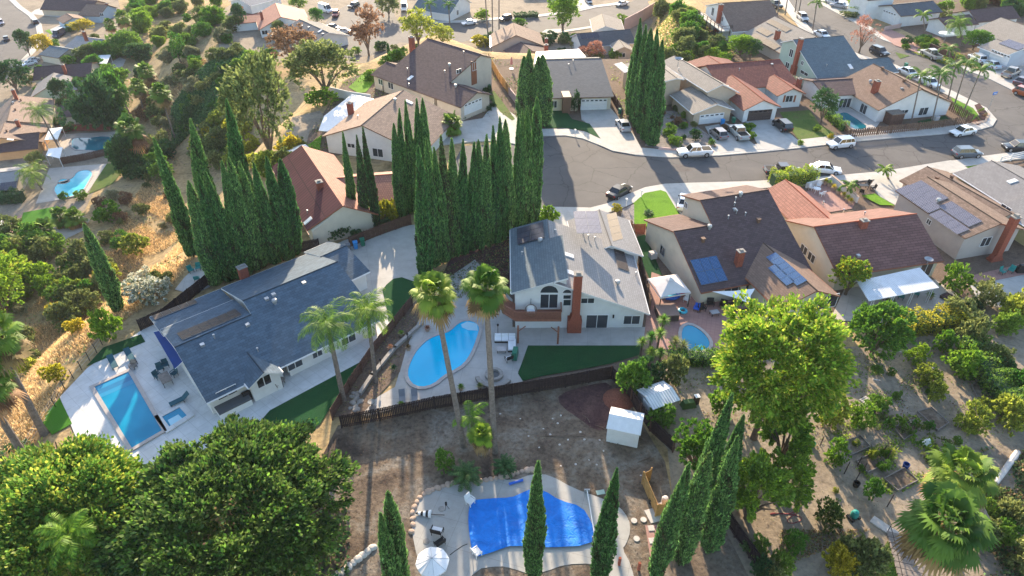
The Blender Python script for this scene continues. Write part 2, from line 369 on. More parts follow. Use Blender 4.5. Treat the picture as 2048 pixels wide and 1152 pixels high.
def inst(proto, loc, rz=0, label=None, group=None, scale=None, color=None):
    """the first call moves the prototype itself, later calls copy it and its parts"""
    if proto.as_pointer() not in USED:
        USED.add(proto.as_pointer()); proto.location = loc; proto.rotation_euler = (0, 0, rz)
        if scale: proto.scale = scale
        if label: proto['label'] = label
        if group: proto['group'] = group
        if color:
            for o in [proto]+list(proto.children_recursive): o.color = (*color, 1)
        return proto
    return dup(proto, loc, rz, label, group, scale, color)
ORD = ['first', 'second', 'third', 'fourth', 'fifth', 'sixth', 'seventh', 'eighth', 'ninth', 'tenth', 'eleventh', 'twelfth', 'thirteenth', 'fourteenth', 'fifteenth', 'sixteenth', 'seventeenth', 'eighteenth', 'nineteenth', 'twentieth']
def rank(i, n): return 'leftmost' if i == 0 else ('rightmost' if i == n-1 else ORD[i]+' from the left')
# ================================================================ vegetation
def leaves(Pt, D, L, Wd, rng, flat=.6):
    """diamond leaves at Pt pointing along D; returns V, F"""
    n = len(Pt); D = D/np.linalg.norm(D, axis=1, keepdims=True)
    r = rng.normal(size=(n, 3)); r[:, 2] *= flat; Nn = np.cross(D, r); Nn /= np.linalg.norm(Nn, axis=1, keepdims=True)+1e-9
    L = np.broadcast_to(L, (n,))[:, None]; Wd = np.broadcast_to(Wd, (n,))[:, None]
    V = np.stack([Pt-D*L*.5, Pt+Nn*Wd*.5, Pt+D*L*.5, Pt-Nn*Wd*.5], 1).reshape(-1, 3)
    return V, np.arange(4*n).reshape(n, 4)
def usph(n, rng):
    v = rng.normal(size=(n, 3)); return v/np.linalg.norm(v, axis=1, keepdims=True)
def crown_pts(n, R, Rz, lumps, rng, lr=.42, low=-.6, shell=.75, clu=16, csz=.05):
    c = usph(lumps, rng)*np.cbrt(rng.uniform(.15, 1, (lumps, 1)))*.78
    c[:, 2] = np.where(c[:, 2] < low, -c[:, 2], c[:, 2])
    lrr = rng.uniform(.6, 1.15, lumps)*lr
    m = max(20, int(n/clu)); k = rng.integers(0, lumps, m); d = usph(m, rng); d[:, 2] = np.where((d[:, 2] < -.2) & (rng.random(m) < .6), -d[:, 2], d[:, 2])
    q = c[k]+d*lrr[k][:, None]*(rng.uniform(shell, 1.12, (m, 1))+rng.normal(size=(m, 1))*.06)
    j = rng.integers(0, m, n); d = d[j]+usph(n, rng)*.35; p = q[j]+rng.normal(size=(n, 3))*(csz*rng.uniform(.5, 1.2, (m, 1)))[j]
    out = p+d*.6; p = p*np.array([R, R, Rz]); return p, out
def tree_proto(R, Rz, hc, n, leaf, lumps, mat, seed, trunk=.25, lr=.42, low=-.5, name='tree', core=None, multi=3, cat='tree', mats2=None, frac2=0, limbs=5, shell=.75, cname='crown', clu=16, csz=.05):
    rng = np.random.default_rng(seed)
    root = thing(name, '', cat)
    p, d = crown_pts(n, R, Rz, lumps, rng, lr, low, shell, clu, csz); p[:, 2] += hc
    p[:, 2] = np.maximum(p[:, 2], rng.uniform(.05, .3, n)*min(1, hc))
    d = d+usph(n, rng)*.7
    V, F = leaves(p, d, leaf*rng.uniform(.7, 1.3, n), leaf*.62*rng.uniform(.7, 1.3, n), rng)
    mi = (rng.random(n) < frac2).astype(int) if mats2 else None
    part(cname, np_mesh(cname, V, F, [mat]+([mats2] if mats2 else []), mi), root)
    if trunk > 0:
        b = MB(); rr = random.Random(seed)
        top = (rr.uniform(-.2, .2), rr.uniform(-.2, .2), hc-Rz*.25)
        b.tube([(0, 0, -.6), (top[0]*.4, top[1]*.4, max(.3, (hc-Rz)*.8)), top], [trunk*1.25, trunk*.85, trunk*.55], 8)
        for i in range(limbs):
            a = i*6.28/max(1, limbs)+rr.uniform(-.4, .4); q = rr.uniform(.5, .85); z0 = max(.2, (hc-Rz)*.8)
            b.tube([(top[0]*.4, top[1]*.4, z0), (math.cos(a)*R*q*.45, math.sin(a)*R*q*.45, z0+(hc-z0)*.7), (math.cos(a)*R*q, math.sin(a)*R*q, hc+Rz*rr.uniform(0, .6))], [trunk*.55, trunk*.35, trunk*.1], 6)
        b.build('trunk', 'trunk_brown', root)
    return root
def cypress_proto(seed, mat='cypress_leaf', n=7500, mat2='cypress_dry', frac=.05, te=2.0, tp=.85):
    rng = np.random.default_rng(seed); root = thing('cypress_tree', '', 'tree')
    H, R = 16.0, 1.25
    t = rng.beta(1.0, 1.08, n); a = rng.uniform(0, 2*np.pi, n)
    prof = np.minimum(1, .66+t*1.1)*(1-t**te)**tp
    fl = 1+.11*np.sin(t*11+seed*1.9)*np.sin(a+seed)+.10*np.sin(a*5+seed+3*t)+.09*np.sin(a*9+seed*2.3-7*t)+.07*np.sin(t*34+a*2+seed)+.05*np.sin(t*75+a*4)
    r = R*prof*fl*rng.uniform(.84, 1.03, n)
    sway = .22*np.sin(t*3.1+seed)
    Pt = np.stack([np.cos(a)*r+sway, np.sin(a)*r+sway*.5, .35+t*(H-.5)], 1)
    D = np.stack([np.cos(a)*.38, np.sin(a)*.38, np.ones(n)], 1)+rng.normal(size=(n, 3))*.28
    V, F = leaves(Pt, D, rng.uniform(.30, .62, n), rng.uniform(.11, .22, n), rng, 1)
    mi = ((rng.random(n) < frac) | ((np.sin(a*2+t*9+seed)+np.sin(t*23+a*1.5+seed*2)+rng.normal(size=n)*.35) > 1.75)).astype(int)
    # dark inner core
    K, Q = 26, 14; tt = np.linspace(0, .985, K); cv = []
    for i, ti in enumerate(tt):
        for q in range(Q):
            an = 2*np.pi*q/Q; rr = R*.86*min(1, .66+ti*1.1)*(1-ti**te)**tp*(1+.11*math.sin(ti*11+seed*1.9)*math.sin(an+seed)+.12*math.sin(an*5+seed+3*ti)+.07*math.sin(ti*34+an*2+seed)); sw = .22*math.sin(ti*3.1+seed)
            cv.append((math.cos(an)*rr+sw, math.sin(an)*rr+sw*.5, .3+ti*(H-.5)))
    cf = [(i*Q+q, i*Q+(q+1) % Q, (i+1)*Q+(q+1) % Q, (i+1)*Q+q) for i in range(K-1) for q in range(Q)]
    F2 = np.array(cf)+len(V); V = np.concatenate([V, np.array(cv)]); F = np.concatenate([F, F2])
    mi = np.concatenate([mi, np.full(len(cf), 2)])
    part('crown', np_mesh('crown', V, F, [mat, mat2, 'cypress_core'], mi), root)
    b = MB(); b.tube([(0, 0, -1.0), (0, 0, 2.0)], [.24, .18], 8); b.build('trunk', 'trunk_brown', root)
    return root
def lean_scale(root, base, top, H0, R0, R, lab, group, rz):
    """put a tree of natural height H0/R0 with its foot at base and its top at top (world points)"""
    h = top[2]-base[2]; o = inst(root, base, rz, lab, group, (R/R0, R/R0, h/H0))
    return o
def tilt_to(o, base, top):
    """lean the tree about its foot so that its tip stands over top"""
    d = Vector(top)-Vector(base); L = d.length; o.rotation_mode = 'QUATERNION'
    q = Vector((0, 0, 1)).rotation_difference(d.normalized())
    o.rotation_quaternion = q @ Matrix.Rotation(o.rotation_euler.z, 3, 'Z').to_quaternion()
    return L
def fan_crown(seed, nf=44, lp=1.0, lb=1.0, blades=22, mat='palm_leaf', zmin=-.35):
    rng = random.Random(seed); V = []; F = []
    for i in range(nf):
        az = i*2.399+rng.uniform(-.2, .2); el = zmin+(1.35-zmin)*((i+.5)/nf)**.9+rng.uniform(-.1, .1)
        d = Vector((math.cos(az)*math.cos(el), math.sin(az)*math.cos(el), math.sin(el))); up = Vector((0, 0, 1))
        side = d.cross(up); side = side.normalized() if side.length > .05 else Vector((1, 0, 0)); nn = side.cross(d).normalized()
        L = lp*rng.uniform(.55, 1.15); c = d*L+Vector((0, 0, -.12*L*math.cos(el)))
        k = len(V); V += [tuple(side*.03), tuple(-side*.03), tuple(c-side*.03), tuple(c+side*.03)]; F.append((k, k+1, k+2, k+3))
        R = lb*rng.uniform(.8, 1.1); kc = len(V); V.append(tuple(c))
        for j in range(blades):
            a = -1.9+3.8*j/(blades-1)+rng.uniform(-.04, .04); r = R*(1-.25*abs(a)/1.9)*rng.uniform(.88, 1.05)
            e = (d*math.cos(a)+side*math.sin(a)); dn = Vector((0, 0, -1))
            w_ = e.cross(nn).normalized()*R*.085; mid = c+e*r*.6+nn*.05*r; tip = c+e*r*.97+dn*r*(.22+.3*rng.random())
            k = len(V); V += [tuple(mid+w_), tuple(tip), tuple(mid-w_)]; F.append((kc, k, k+1, k+2))
    return np.array(V), np.array(F)
def feather_crown(seed, nf=16, L=2.6, leaf=.62, per=22, droop=1.0, zlo=-.2, w=.10):
    rng = random.Random(seed); V = []; F = []
    for i in range(nf):
        az = i*2.399+rng.uniform(-.15, .15); el = zlo+(1.35-zlo)*((i+.5)/nf); LL = L*rng.uniform(.85, 1.1)
        h = Vector((math.cos(az), math.sin(az), 0)); pts = []; p = Vector((0, 0, 0)); e = el
        for s_ in range(11):
            pts.append(p.copy()); p = p+(h*math.cos(e)+Vector((0, 0, math.sin(e))))*LL/10; e -= droop*.19*(.4+s_/9)
        side = h.cross(Vector((0, 0, 1)))
        for j in range(10):
            a, b_ = pts[j], pts[j+1]; k = len(V); V += [tuple(a+side*.03), tuple(a-side*.03), tuple(b_-side*.02), tuple(b_+side*.02)]; F.append((k, k+1, k+2, k+3))
        for j in range(per):
            f = .1+.9*j/per; q = f*10; i0 = min(int(q), 9); c = pts[i0].lerp(pts[i0+1], q-i0); tg = (pts[i0+1]-pts[i0]).normalized()
            ll = leaf*(math.sin(math.pi*min(1, f*.85+.12))**.6)*rng.uniform(.8, 1.1)
            for sg in (-1, 1):
                dd = (side*sg*.9+tg*.55+Vector((0, 0, -.35-rng.random()*.35))).normalized(); wv = tg*w*.5
                k = len(V); V += [tuple(c), tuple(c+dd*ll*.5+wv), tuple(c+dd*ll), tuple(c+dd*ll*.5-wv)]; F.append((k, k+1, k+2, k+3))
    return np.array(V), np.array(F)
def palm(base, top, lab, kind='fan', tr=.22, sc=1.0, seed=1, group=None, cat='palm tree', name=None, mat=None, nf=None, bow=.0):
    base = Vector(base); top = Vector(top); root = thing(name or ('fan_palm' if kind == 'fan' else 'feather_palm'), lab, cat, base, 0, group)
    d = top-base; b = MB(); K = 22; pts = []; rad = []
    for i in range(K+1):
        f = i/K; pts.append(tuple(d*f+Vector((bow*math.sin(f*3.14), 0, 0))+Vector((0, 0, -.5 if i == 0 else 0)))); rad.append(tr*(1.35 if i == 0 else 1.0-.25*f)*(1+.07*(i % 2)))
    b.tube(pts, rad, 9); b.build('trunk', 'palm_trunk', root)
    if kind == 'fan':
        V, F = fan_crown(seed, nf or 46, 1.25*sc, .95*sc, zmin=-.75); part('fronds', np_mesh('fronds', V, F, [mat or 'palm_leaf']), root, tuple(d))
        rng = random.Random(seed+5); V2, F2 = fan_crown(seed+9, 40, .95*sc, 1.0*sc, 14, zmin=-1.2)
        V2 = V2.copy(); V2[:, 2] = -np.abs(V2[:, 2])*1.0-.15*sc-np.hypot(V2[:, 0], V2[:, 1])*.75
        part('dead_fronds', np_mesh('dead_fronds', V2, F2, ['dead_frond']), root, tuple(d))
    elif kind == 'feather':
        V, F = feather_crown(seed, nf or 26, 3.0*sc, .85*sc, 34, 1.25, -.5, .07); part('fronds', np_mesh('fronds', V, F, [mat or 'palm_leaf']), root, tuple(d))
        b = MB(); b.tube([(0, 0, -1.0*sc), (0, 0, .2)], [tr*.85, tr*.6], 8); b.build('crownshaft', 'palm_green_stem', root).location = tuple(d)
    elif kind == 'king':
        V, F = feather_crown(seed, nf or 11, 2.3*sc, .6*sc, 18, 1.25, .0, .16); part('fronds', np_mesh('fronds', V, F, [mat or 'palm_leaf_dark']), root, tuple(d))
        b = MB(); b.tube([(0, 0, -1.1*sc), (0, 0, .15)], [tr*.95, tr*.6], 8); b.build('crownshaft', 'palm_green_stem', root).location = tuple(d)
    return root
def rosette(n, L, seed, w=.07, zlo=-.1, nb=60):
    rng = random.Random(seed); V = []; F = []
    for i in range(nb):
        az = i*2.399; el = zlo+(1.45-zlo)*((i+.5)/nb)+rng.uniform(-.08, .08)
        d = Vector((math.cos(az)*math.cos(el), math.sin(az)*math.cos(el), math.sin(el))); s_ = d.cross(Vector((0, 0, 1))).normalized()*w*.5; l = L*rng.uniform(.8, 1.1)
        k = len(V); V += [(0, 0, 0), tuple(d*l*.45+s_), tuple(d*l+Vector((0, 0, -.15*l))), tuple(d*l*.45-s_)]; F.append((k, k+1, k+2, k+3))
    return np.array(V), np.array(F)
def hedge(name, pts, wd, ht, lab, mat, leaf=.22, dens=70, cat='hedge', mats2=None, frac2=.3, group=None, z0=None):
    """leafy clipped hedge along world points"""
    rng = np.random.default_rng(len(USED)+int(abs(pts[0][0])*10)); V = []; D = []
    o = Vector(pts[0])
    for a, b_ in zip(pts[:-1], pts[1:]):
        a = Vector(a); b_ = Vector(b_); L = (b_-a).length; n = int(dens*L*(wd+2*ht)); f = rng.random(n); u = rng.random(n)*(wd+2*ht)
        lat = np.where(u < ht, -wd/2, np.where(u > ht+wd, wd/2, u-ht-wd/2)); z = np.where(u < ht, u, np.where(u > ht+wd, 2*ht+wd-u, ht))
        wob = 1+.14*np.sin(f*L*2.2+lat)+.1*np.sin(f*L*5.1); dr = (b_-a).normalized(); nr = Vector((-dr.y, dr.x, 0))
        x = a.x+(b_.x-a.x)*f+nr.x*lat*wob; y = a.y+(b_.y-a.y)*f+nr.y*lat*wob; zz = a.z+(b_.z-a.z)*f+z*wob+rng.normal(size=n)*.06
        V.append(np.stack([x, y, zz], 1)+rng.normal(size=(n, 3))*.07)
        D.append(np.stack([nr.x*np.sign(lat)*.5+x*0, nr.y*np.sign(lat)*.5+x*0, .6+x*0], 1)+rng.normal(size=(n, 3))*.8)
    V = np.concatenate(V)-np.array(tuple(o)); D = np.concatenate(D); n = len(V)
    VV, F = leaves(V, D, leaf*rng.uniform(.7, 1.3, n), leaf*.65*rng.uniform(.7, 1.3, n), rng)
    mi = (rng.random(n) < frac2).astype(int) if mats2 else None
    root = thing(name, lab, cat, tuple(o), 0, group)
    part('foliage', np_mesh('foliage', VV, F, [mat]+([mats2] if mats2 else []), mi), root)
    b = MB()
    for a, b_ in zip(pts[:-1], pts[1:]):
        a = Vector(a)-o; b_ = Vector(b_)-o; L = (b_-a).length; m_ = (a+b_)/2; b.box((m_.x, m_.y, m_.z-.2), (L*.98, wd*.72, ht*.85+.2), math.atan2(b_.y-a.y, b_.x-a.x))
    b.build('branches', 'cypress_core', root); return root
def inpoly(X, Y, poly): return sdist(X, Y, poly) == 0
def cover(name, px_poly, mats, n, size, h, seed, z=None, up=.8, asp=.6, clump=0, thr=0.5, cat=None):
    """ground-cover tufts strewn over a pixel polygon draped on the terrain: uncountable, one object"""
    rng = np.random.default_rng(seed)
    wp = [(G(*p) if z is None else P(p[0], p[1], z))[:2] for p in px_poly]; wp = np.array(wp); lo = wp.min(0); hi = wp.max(0)
    X = rng.uniform(lo[0], hi[0], n*4); Y = rng.uniform(lo[1], hi[1], n*4); k = inpoly(X, Y, [tuple(q) for q in wp])
    if clump: k &= (np.sin(X*clump+2*np.sin(Y*clump*.7+seed))+np.sin(Y*clump*1.3+1.7*np.sin(X*clump*.6)))*.25+.5+rng.normal(size=len(X))*.08 > thr
    X = X[k][:n]; Y = Y[k][:n]; n = len(X); Z = TZ(X, Y) if z is None else np.full(n, z)
    o = np.array([X[0], Y[0], Z[0]])
    Pt = np.stack([X, Y, Z+rng.random(n)*h+size*.2], 1)-o; D = rng.normal(size=(n, 3))*(1-up)+np.array([0, 0, up])
    V, F = leaves(Pt, D, size*rng.uniform(.6, 1.4, n), size*asp*rng.uniform(.6, 1.4, n), rng, 1)
    me = np_mesh(name, V, F, mats, rng.integers(0, len(mats), n)); ob = bpy.data.objects.new(name, me); C.objects.link(ob); ob.location = tuple(o); tag(ob, kind='stuff'); return ob
# ================================================================ flat things of the setting
def wpoly(pts, z=0): return [P(p[0], p[1], z)[:2] for p in pts]
def smooth_loop(pts, it=2):
    for _ in range(it):
        q = []
        for i in range(len(pts)):
            a = pts[i]; b_ = pts[(i+1) % len(pts)]; q += [(a[0]*.75+b_[0]*.25, a[1]*.75+b_[1]*.25), (a[0]*.25+b_[0]*.75, a[1]*.25+b_[1]*.75)]
        pts = q
    return pts
def sheet(name, px, z, lift, mat, kind='structure', sm=0, thick=.0):
    w_ = wpoly(px, z); w_ = smooth_loop(w_, sm) if sm else w_
    return wsheet(name, w_, z, lift, mat, kind, thick)
LIFT = [0]
def wsheet(name, w_, z, lift, mat, kind='structure', thick=0):
    LIFT[0] += 1; lift += .0006*LIFT[0]; b = MB()
    if thick: b.prism([(p[0], p[1]) for p in w_], z-.3, z+lift, None)
    else: b.poly([(p[0], p[1], z+lift) for p in w_])
    o = b.build(name, mat); 
    if kind: o['kind'] = kind
    me = o.data
    if not thick and me.polygons[0].normal.z < 0: me.flip_normals()
    return o
def offs(pts, d):
    """offset a world polyline to its left by d"""
    out = []
    for i, p in enumerate(pts):
        a = Vector(pts[max(i-1, 0)]); c = Vector(pts[min(i+1, len(pts)-1)]); t_ = (c-a).normalized(); out.append((p[0]-t_.y*d, p[1]+t_.x*d))
    return out
STR = [0]
def strip(name, px, wd, z, lift, mat, side=1, d0=0.0, kind='structure', z1=None):
    """raised strip (sidewalk or kerb) along a pixel polyline"""
    STR[0] += 1; w_ = [P(p[0], p[1], z)[:2] for p in px]; a = offs(w_, d0*side); c = offs(w_, (d0+wd)*side); b = MB()
    for i in range(len(w_)-1):
        q = [a[i], a[i+1], c[i+1], c[i]]; b.prism(q, z-.3, z+lift+.0003*STR[0])
    o = b.build(name, mat)
    if kind: o['kind'] = kind
    return o
def fence(px, h, mat, lab, name='wooden_fence', z=0.0, post=None, gap=.16, bw=.145, zs=None, world=False, ragged=.04, cat='fence', rail=True, group=None):
    w_ = [Vector(P(p[0], p[1], z)) for p in px] if not world else [Vector(p) for p in px]
    o = w_[0]; root = thing(name, lab, cat, tuple(o), 0, group); rng = random.Random(int(px[0][0])+3); b = MB(); pb = []
    for a, c in zip(w_[:-1], w_[1:]):
        L = (c-a).length; an = math.atan2(c.y-a.y, c.x-a.x); n = max(1, int(L/gap))
        for i in range(n):
            p = a.lerp(c, (i+.5)/n)-o; b.box((p.x-math.sin(an)*rng.uniform(-.012, .012), p.y, p.z-.2), (bw, .03, h+.2+rng.uniform(-ragged, ragged)), an)
        if rail:
            for zz in (.35, h-.35):
                m_ = (a+c)/2-o; b.box((m_.x+math.sin(an)*.05, m_.y-math.cos(an)*.05, m_.z+zz), (L, .05, .09), an)
        k = max(1, int(round(L/2.4)))
        for i in range(k+1):
            p = a.lerp(c, i/k)-o; pb.append((p.x+math.sin(an)*.08, p.y-math.cos(an)*.08, p.z, an))
    b.build('boards', mat, root)
    seen = []
    for x, y, zz, an in pb:
        if any(abs(x-s_[0])+abs(y-s_[1]) < .4 for s_ in seen): continue
        seen.append((x, y)); q = MB(); q.box((x, y, zz-.3), (.11, .11, h+.42), an); q.build('post', post or mat, root)
    return root
def wall_line(px, h, th, mat, lab, name='garden_wall', z=0.0, cat='wall', cap=None, base=-.3):
    w_ = [Vector(P(p[0], p[1], z)) for p in px]; o = w_[0]; root = thing(name, lab, cat, tuple(o)); b = MB(); c_ = MB()
    for a, c in zip(w_[:-1], w_[1:]):
        L = (c-a).length; an = math.atan2(c.y-a.y, c.x-a.x); m_ = (a+c)/2-o; b.box((m_.x, m_.y, base), (L+th*.9, th, h-base), an)
        if cap: c_.box((m_.x, m_.y, h), (L+th, th+.08, .06), an)
    b.build('wall_body', mat, root)
    if cap: c_.build('coping', cap, root)
    return root
def pool(name, px, z, lab, wmat, sm=2, deep=.10, cw=.38, coping='pool_coping', steps=None, world=None, smat=None):
    w_ = world or wpoly(px, z); w_ = smooth_loop(w_, sm) if sm else w_
    a = sum(w_[i][0]*w_[(i+1) % len(w_)][1]-w_[(i+1) % len(w_)][0]*w_[i][1] for i in range(len(w_)))
    if a < 0: w_ = w_[::-1]
    n = len(w_); cx = sum(p[0] for p in w_)/n; cy = sum(p[1] for p in w_)/n; root = thing(name, lab, 'swimming pool', (cx, cy, z))
    L = [(p[0]-cx, p[1]-cy) for p in w_]; out = []
    for i in range(n):
        p0 = Vector(L[i-1]); p1 = Vector(L[i]); p2 = Vector(L[(i+1) % n]); t1 = (p1-p0).normalized(); t2 = (p2-p1).normalized(); nn = Vector((t1.y+t2.y, -t1.x-t2.x)).normalized()
        k = cw/max(.5, nn.dot(Vector((t1.y, -t1.x)))); out.append((L[i][0]+nn.x*k, L[i][1]+nn.y*k))
    b = MB(); b.poly([(p[0], p[1], .15) for p in L]); b.build('water', wmat, root)
    b = MB()
    for i in range(n):
        j = (i+1) % n; top = [(L[i][0], L[i][1], .22), (out[i][0], out[i][1], .22), (out[j][0], out[j][1], .22), (L[j][0], L[j][1], .22)]
        b.solid(top[::-1], [(q[0], q[1], -.1) for q in top][::-1], None)
    b.build('coping', coping, root)
    if steps:
        for k, st in enumerate(steps):
            s_ = [(p[0]-cx, p[1]-cy) for p in wpoly(st, z)]; b = MB(); b.poly([(p[0], p[1], .158+.006*k) for p in s_]); o = b.build('step', smat[k] if smat else 'pool_plaster' if wmat != 'pool_teal' else 'pool_pale', root)
            if o.data.polygons[0].normal.z < 0: o.data.flip_normals()
    return root
# ================================================================ houses
class House:
    def __init__(s, name, lab, at, z0=0, wall='white_stucco', roof='brown_shingle', trim='brown_trim', group=None, base=-.6, cat='house'):
        s.z0 = z0; s.o = (at[0], at[1], z0); s.root = thing(name, lab, cat, s.o, 0, group); s.wall = wall; s.roof = roof; s.trim = trim
        s.W = MB(); s.R = MB(); s.w = []; s.base = base
    def wp(s, fr, x, y, z): c_, s_ = math.cos(fr[2]), math.sin(fr[2]); return (fr[0]+x*c_-y*s_-s.o[0], fr[1]+x*s_+y*c_-s.o[1], z)
    def wing(s, fr, x0, x1, yA, zA, yr, zr, yB, zB, wall=True, skA=0, hip0=0, hip1=0, roof=None, wmat=None, ov=.45, th=.17, sides='AB', endov=None, base=None):
        roof = roof or s.roof; W = lambda x, y, z: s.wp(fr, x, y, z); eo = ov if endov is None else endov; bz = s.base if base is None else base
        s.w.append(dict(fr=fr, x0=x0, x1=x1, A=(yA, zA), r=(yr, zr), B=(yB, zB), ov=ov, eo=eo))
        for sd_, (ye, ze), sk in (('A', (yA, zA), skA), ('B', (yB, zB), 0)):
            if sd_ not in sides: continue
            t4 = [(x0+sk, ye, ze), (x1+sk, ye, ze), (x1-hip1, yr, zr), (x0+hip0, yr, zr)]; SL = math.hypot(ye-yr, ze-zr)
            uv = [(t4[0][0], 0), (t4[1][0], 0), (t4[2][0], SL), (t4[3][0], SL)]
            top = [W(*q) for q in t4]; bot = [W(q[0], q[1], q[2]-th) for q in t4]
            a = (Vector(top[1])-Vector(top[0])).cross(Vector(top[2])-Vector(top[1]))
            if a.z < 0: top = top[::-1]; bot = bot[::-1]; uv = uv[::-1]
            s.R.solid(top, bot, roof, s.trim, uv)
        for hx, xe, sg in ((hip0, x0, 1), (hip1, x1, -1)):
            if hx > 0:
                t3 = [(xe, yA, zA), (xe, yB, zB), (xe+sg*hx, yr, zr)]; uv = [(yA, 0), (yB, 0), (yr, hx)]; top = [W(*q) for q in t3]; bot = [W(q[0], q[1], q[2]-th) for q in t3]
                a = (Vector(top[1])-Vector(top[0])).cross(Vector(top[2])-Vector(top[1]))
                if a.z < 0: top = top[::-1]; bot = bot[::-1]; uv = uv[::-1]
                s.R.solid(top, bot, roof, s.trim, uv)
        rc = MB(); rc.tube([W(x0+hip0, yr, zr+.0), W(x1-hip1, yr, zr+.0)], .085, 6) if abs(x1-x0) > 1.5 and len(sides) == 2 else None
        if rc.v: rc.build('ridge_cap', roof if 'tile' not in roof else 'brick', s.root)
        for sd_, ye, ze in (('A', yA, zA), ('B', yB, zB)):
            if sd_ in sides and wall and abs(x1-x0) > 2: gt = MB(); sg = -1 if ye < yr else 1; gt.tube([W(x0+.05, ye+sg*.06, ze-.09), W(x1-.05, ye+sg*.06, ze-.09)], .065, 6); gt.build('gutter', s.trim, s.root)
        if wall:
            sA = 1 if yA < yr else -1; sB = 1 if yB > yr else -1
            ya = yA+ov*sA; yb = yB-ov*sB; g = .10+th
            zf = lambda ye, ze, y: ze+(zr-ze)*(y-ye)/(yr-ye) if yr != ye else zr
            za = zf(yA, zA, ya)-g; zb = zf(yB, zB, yb)-g; h0 = hip0 > 0; h1 = hip1 > 0
            def prof(x, hip):
                return [W(x, ya, bz), W(x, ya, za), W(x, yr, (zr-g) if not hip else min(za, zb)), W(x, yb, zb), W(x, yb, bz)]
            a0 = prof(x0+eo, h0); a1 = prof(x1-eo, h1); m_ = wmat or s.wall
            s.W.poly(a0, m_); s.W.poly(a1[::-1], m_)
            for i in range(5): j = (i+1) % 5; s.W.poly([a0[i], a1[i], a1[j], a0[j]], m_)
        return len(s.w)-1
    def plane(s, i, side):
        q = s.w[i]; fr = q['fr']; (yA, zA), (yr, zr), (yB, zB) = q['A'], q['r'], q['B']; W = lambda x, y, z: Vector(s.wp(fr, x, y, z))+Vector(s.o)
        sA = 1 if yA < yr else -1; sB = 1 if yB > yr else -1
        if side == 'A': return W(0, yA, zA), W(1, yA, zA)-W(0, yA, zA), W(0, yr, zr)-W(0, yA, zA)
        if side == 'B': return W(0, yB, zB), W(1, yB, zB)-W(0, yB, zB), W(0, yr, zr)-W(0, yB, zB)
        if side == 'wA': y = yA+q['ov']*sA; return W(0, y, 0), W(1, y, 0)-W(0, y, 0), Vector((0, 0, 1))
        if side == 'wB': y = yB-q['ov']*sB; return W(0, y, 0), W(1, y, 0)-W(0, y, 0), Vector((0, 0, 1))
        if side == 'e0': x = q['x0']+q['eo']; return W(x, 0, 0), W(x, 1, 0)-W(x, 0, 0), Vector((0, 0, 1))
        if side == 'e1': x = q['x1']-q['eo']; return W(x, 0, 0), W(x, 1, 0)-W(x, 0, 0), Vector((0, 0, 1))
    def hit(s, i, side, px, py):
        p0, a, b_ = s.plane(i, side); n = a.cross(b_).normalized(); d = Vector(ray(px, py)); t_ = (p0-Vector((0, 0, CH))).dot(n)/d.dot(n)
        p = Vector((0, 0, CH))+d*t_
        if n.dot(d) > 0: n = -n
        return p, a.normalized(), b_.normalized(), n
    def win(s, i, side, px, py, w_, h, kind='window', panes=2, frame='white_paint', glass='window_glass', lab=None):
        p, a, up, n = s.hit(i, side, px, py); p = p-Vector(s.o); up = Vector((0, 0, 1)); mt = Matrix((( a.x, n.x, 0, p.x), (a.y, n.y, 0, p.y), (a.z, n.z, 1, p.z), (0, 0, 0, 1)))
        nm = {'window': 'window', 'sliding_door': 'sliding_door', 'door': 'door', 'garage': 'garage_door'}[kind]
        if kind == 'garage':
            b = MB(); R0 = 4
            for r in range(R0):
                b.box(None, (w_, .06, h/R0-.03), mtx=mt @ Matrix.Translation((0, .03, -h/2+r*h/R0)))
            g = b.build(nm, frame, s.root); b = MB(); k = max(4, int(w_/.8))
            for c_ in range(k): b.box(None, (w_/k*.62, .02, h/R0*.42), mtx=mt @ Matrix.Translation(((c_+.5)*w_/k-w_/2, .07, h/2-h/R0*.75)))
            b.build('pane', glass, g); return g
        b = MB(); t_ = .07
        b.box(None, (w_, .05, t_), mtx=mt @ Matrix.Translation((0, .035, -h/2))); b.box(None, (w_, .05, t_), mtx=mt @ Matrix.Translation((0, .035, h/2-t_)))
        for k in range(panes+1): b.box(None, (t_, .052, h-.002), mtx=mt @ Matrix.Translation((-w_/2+t_/2+(w_-t_)*k/panes, .035, -h/2+.001)))
        f = b.build(nm, frame, s.root); b = MB(); b.box(None, (w_-.06, .03, h-.06), mtx=mt @ Matrix.Translation((0, .015, -h/2+.03))); b.build('pane', glass, f)
        if lab: f['label'] = lab
        return f
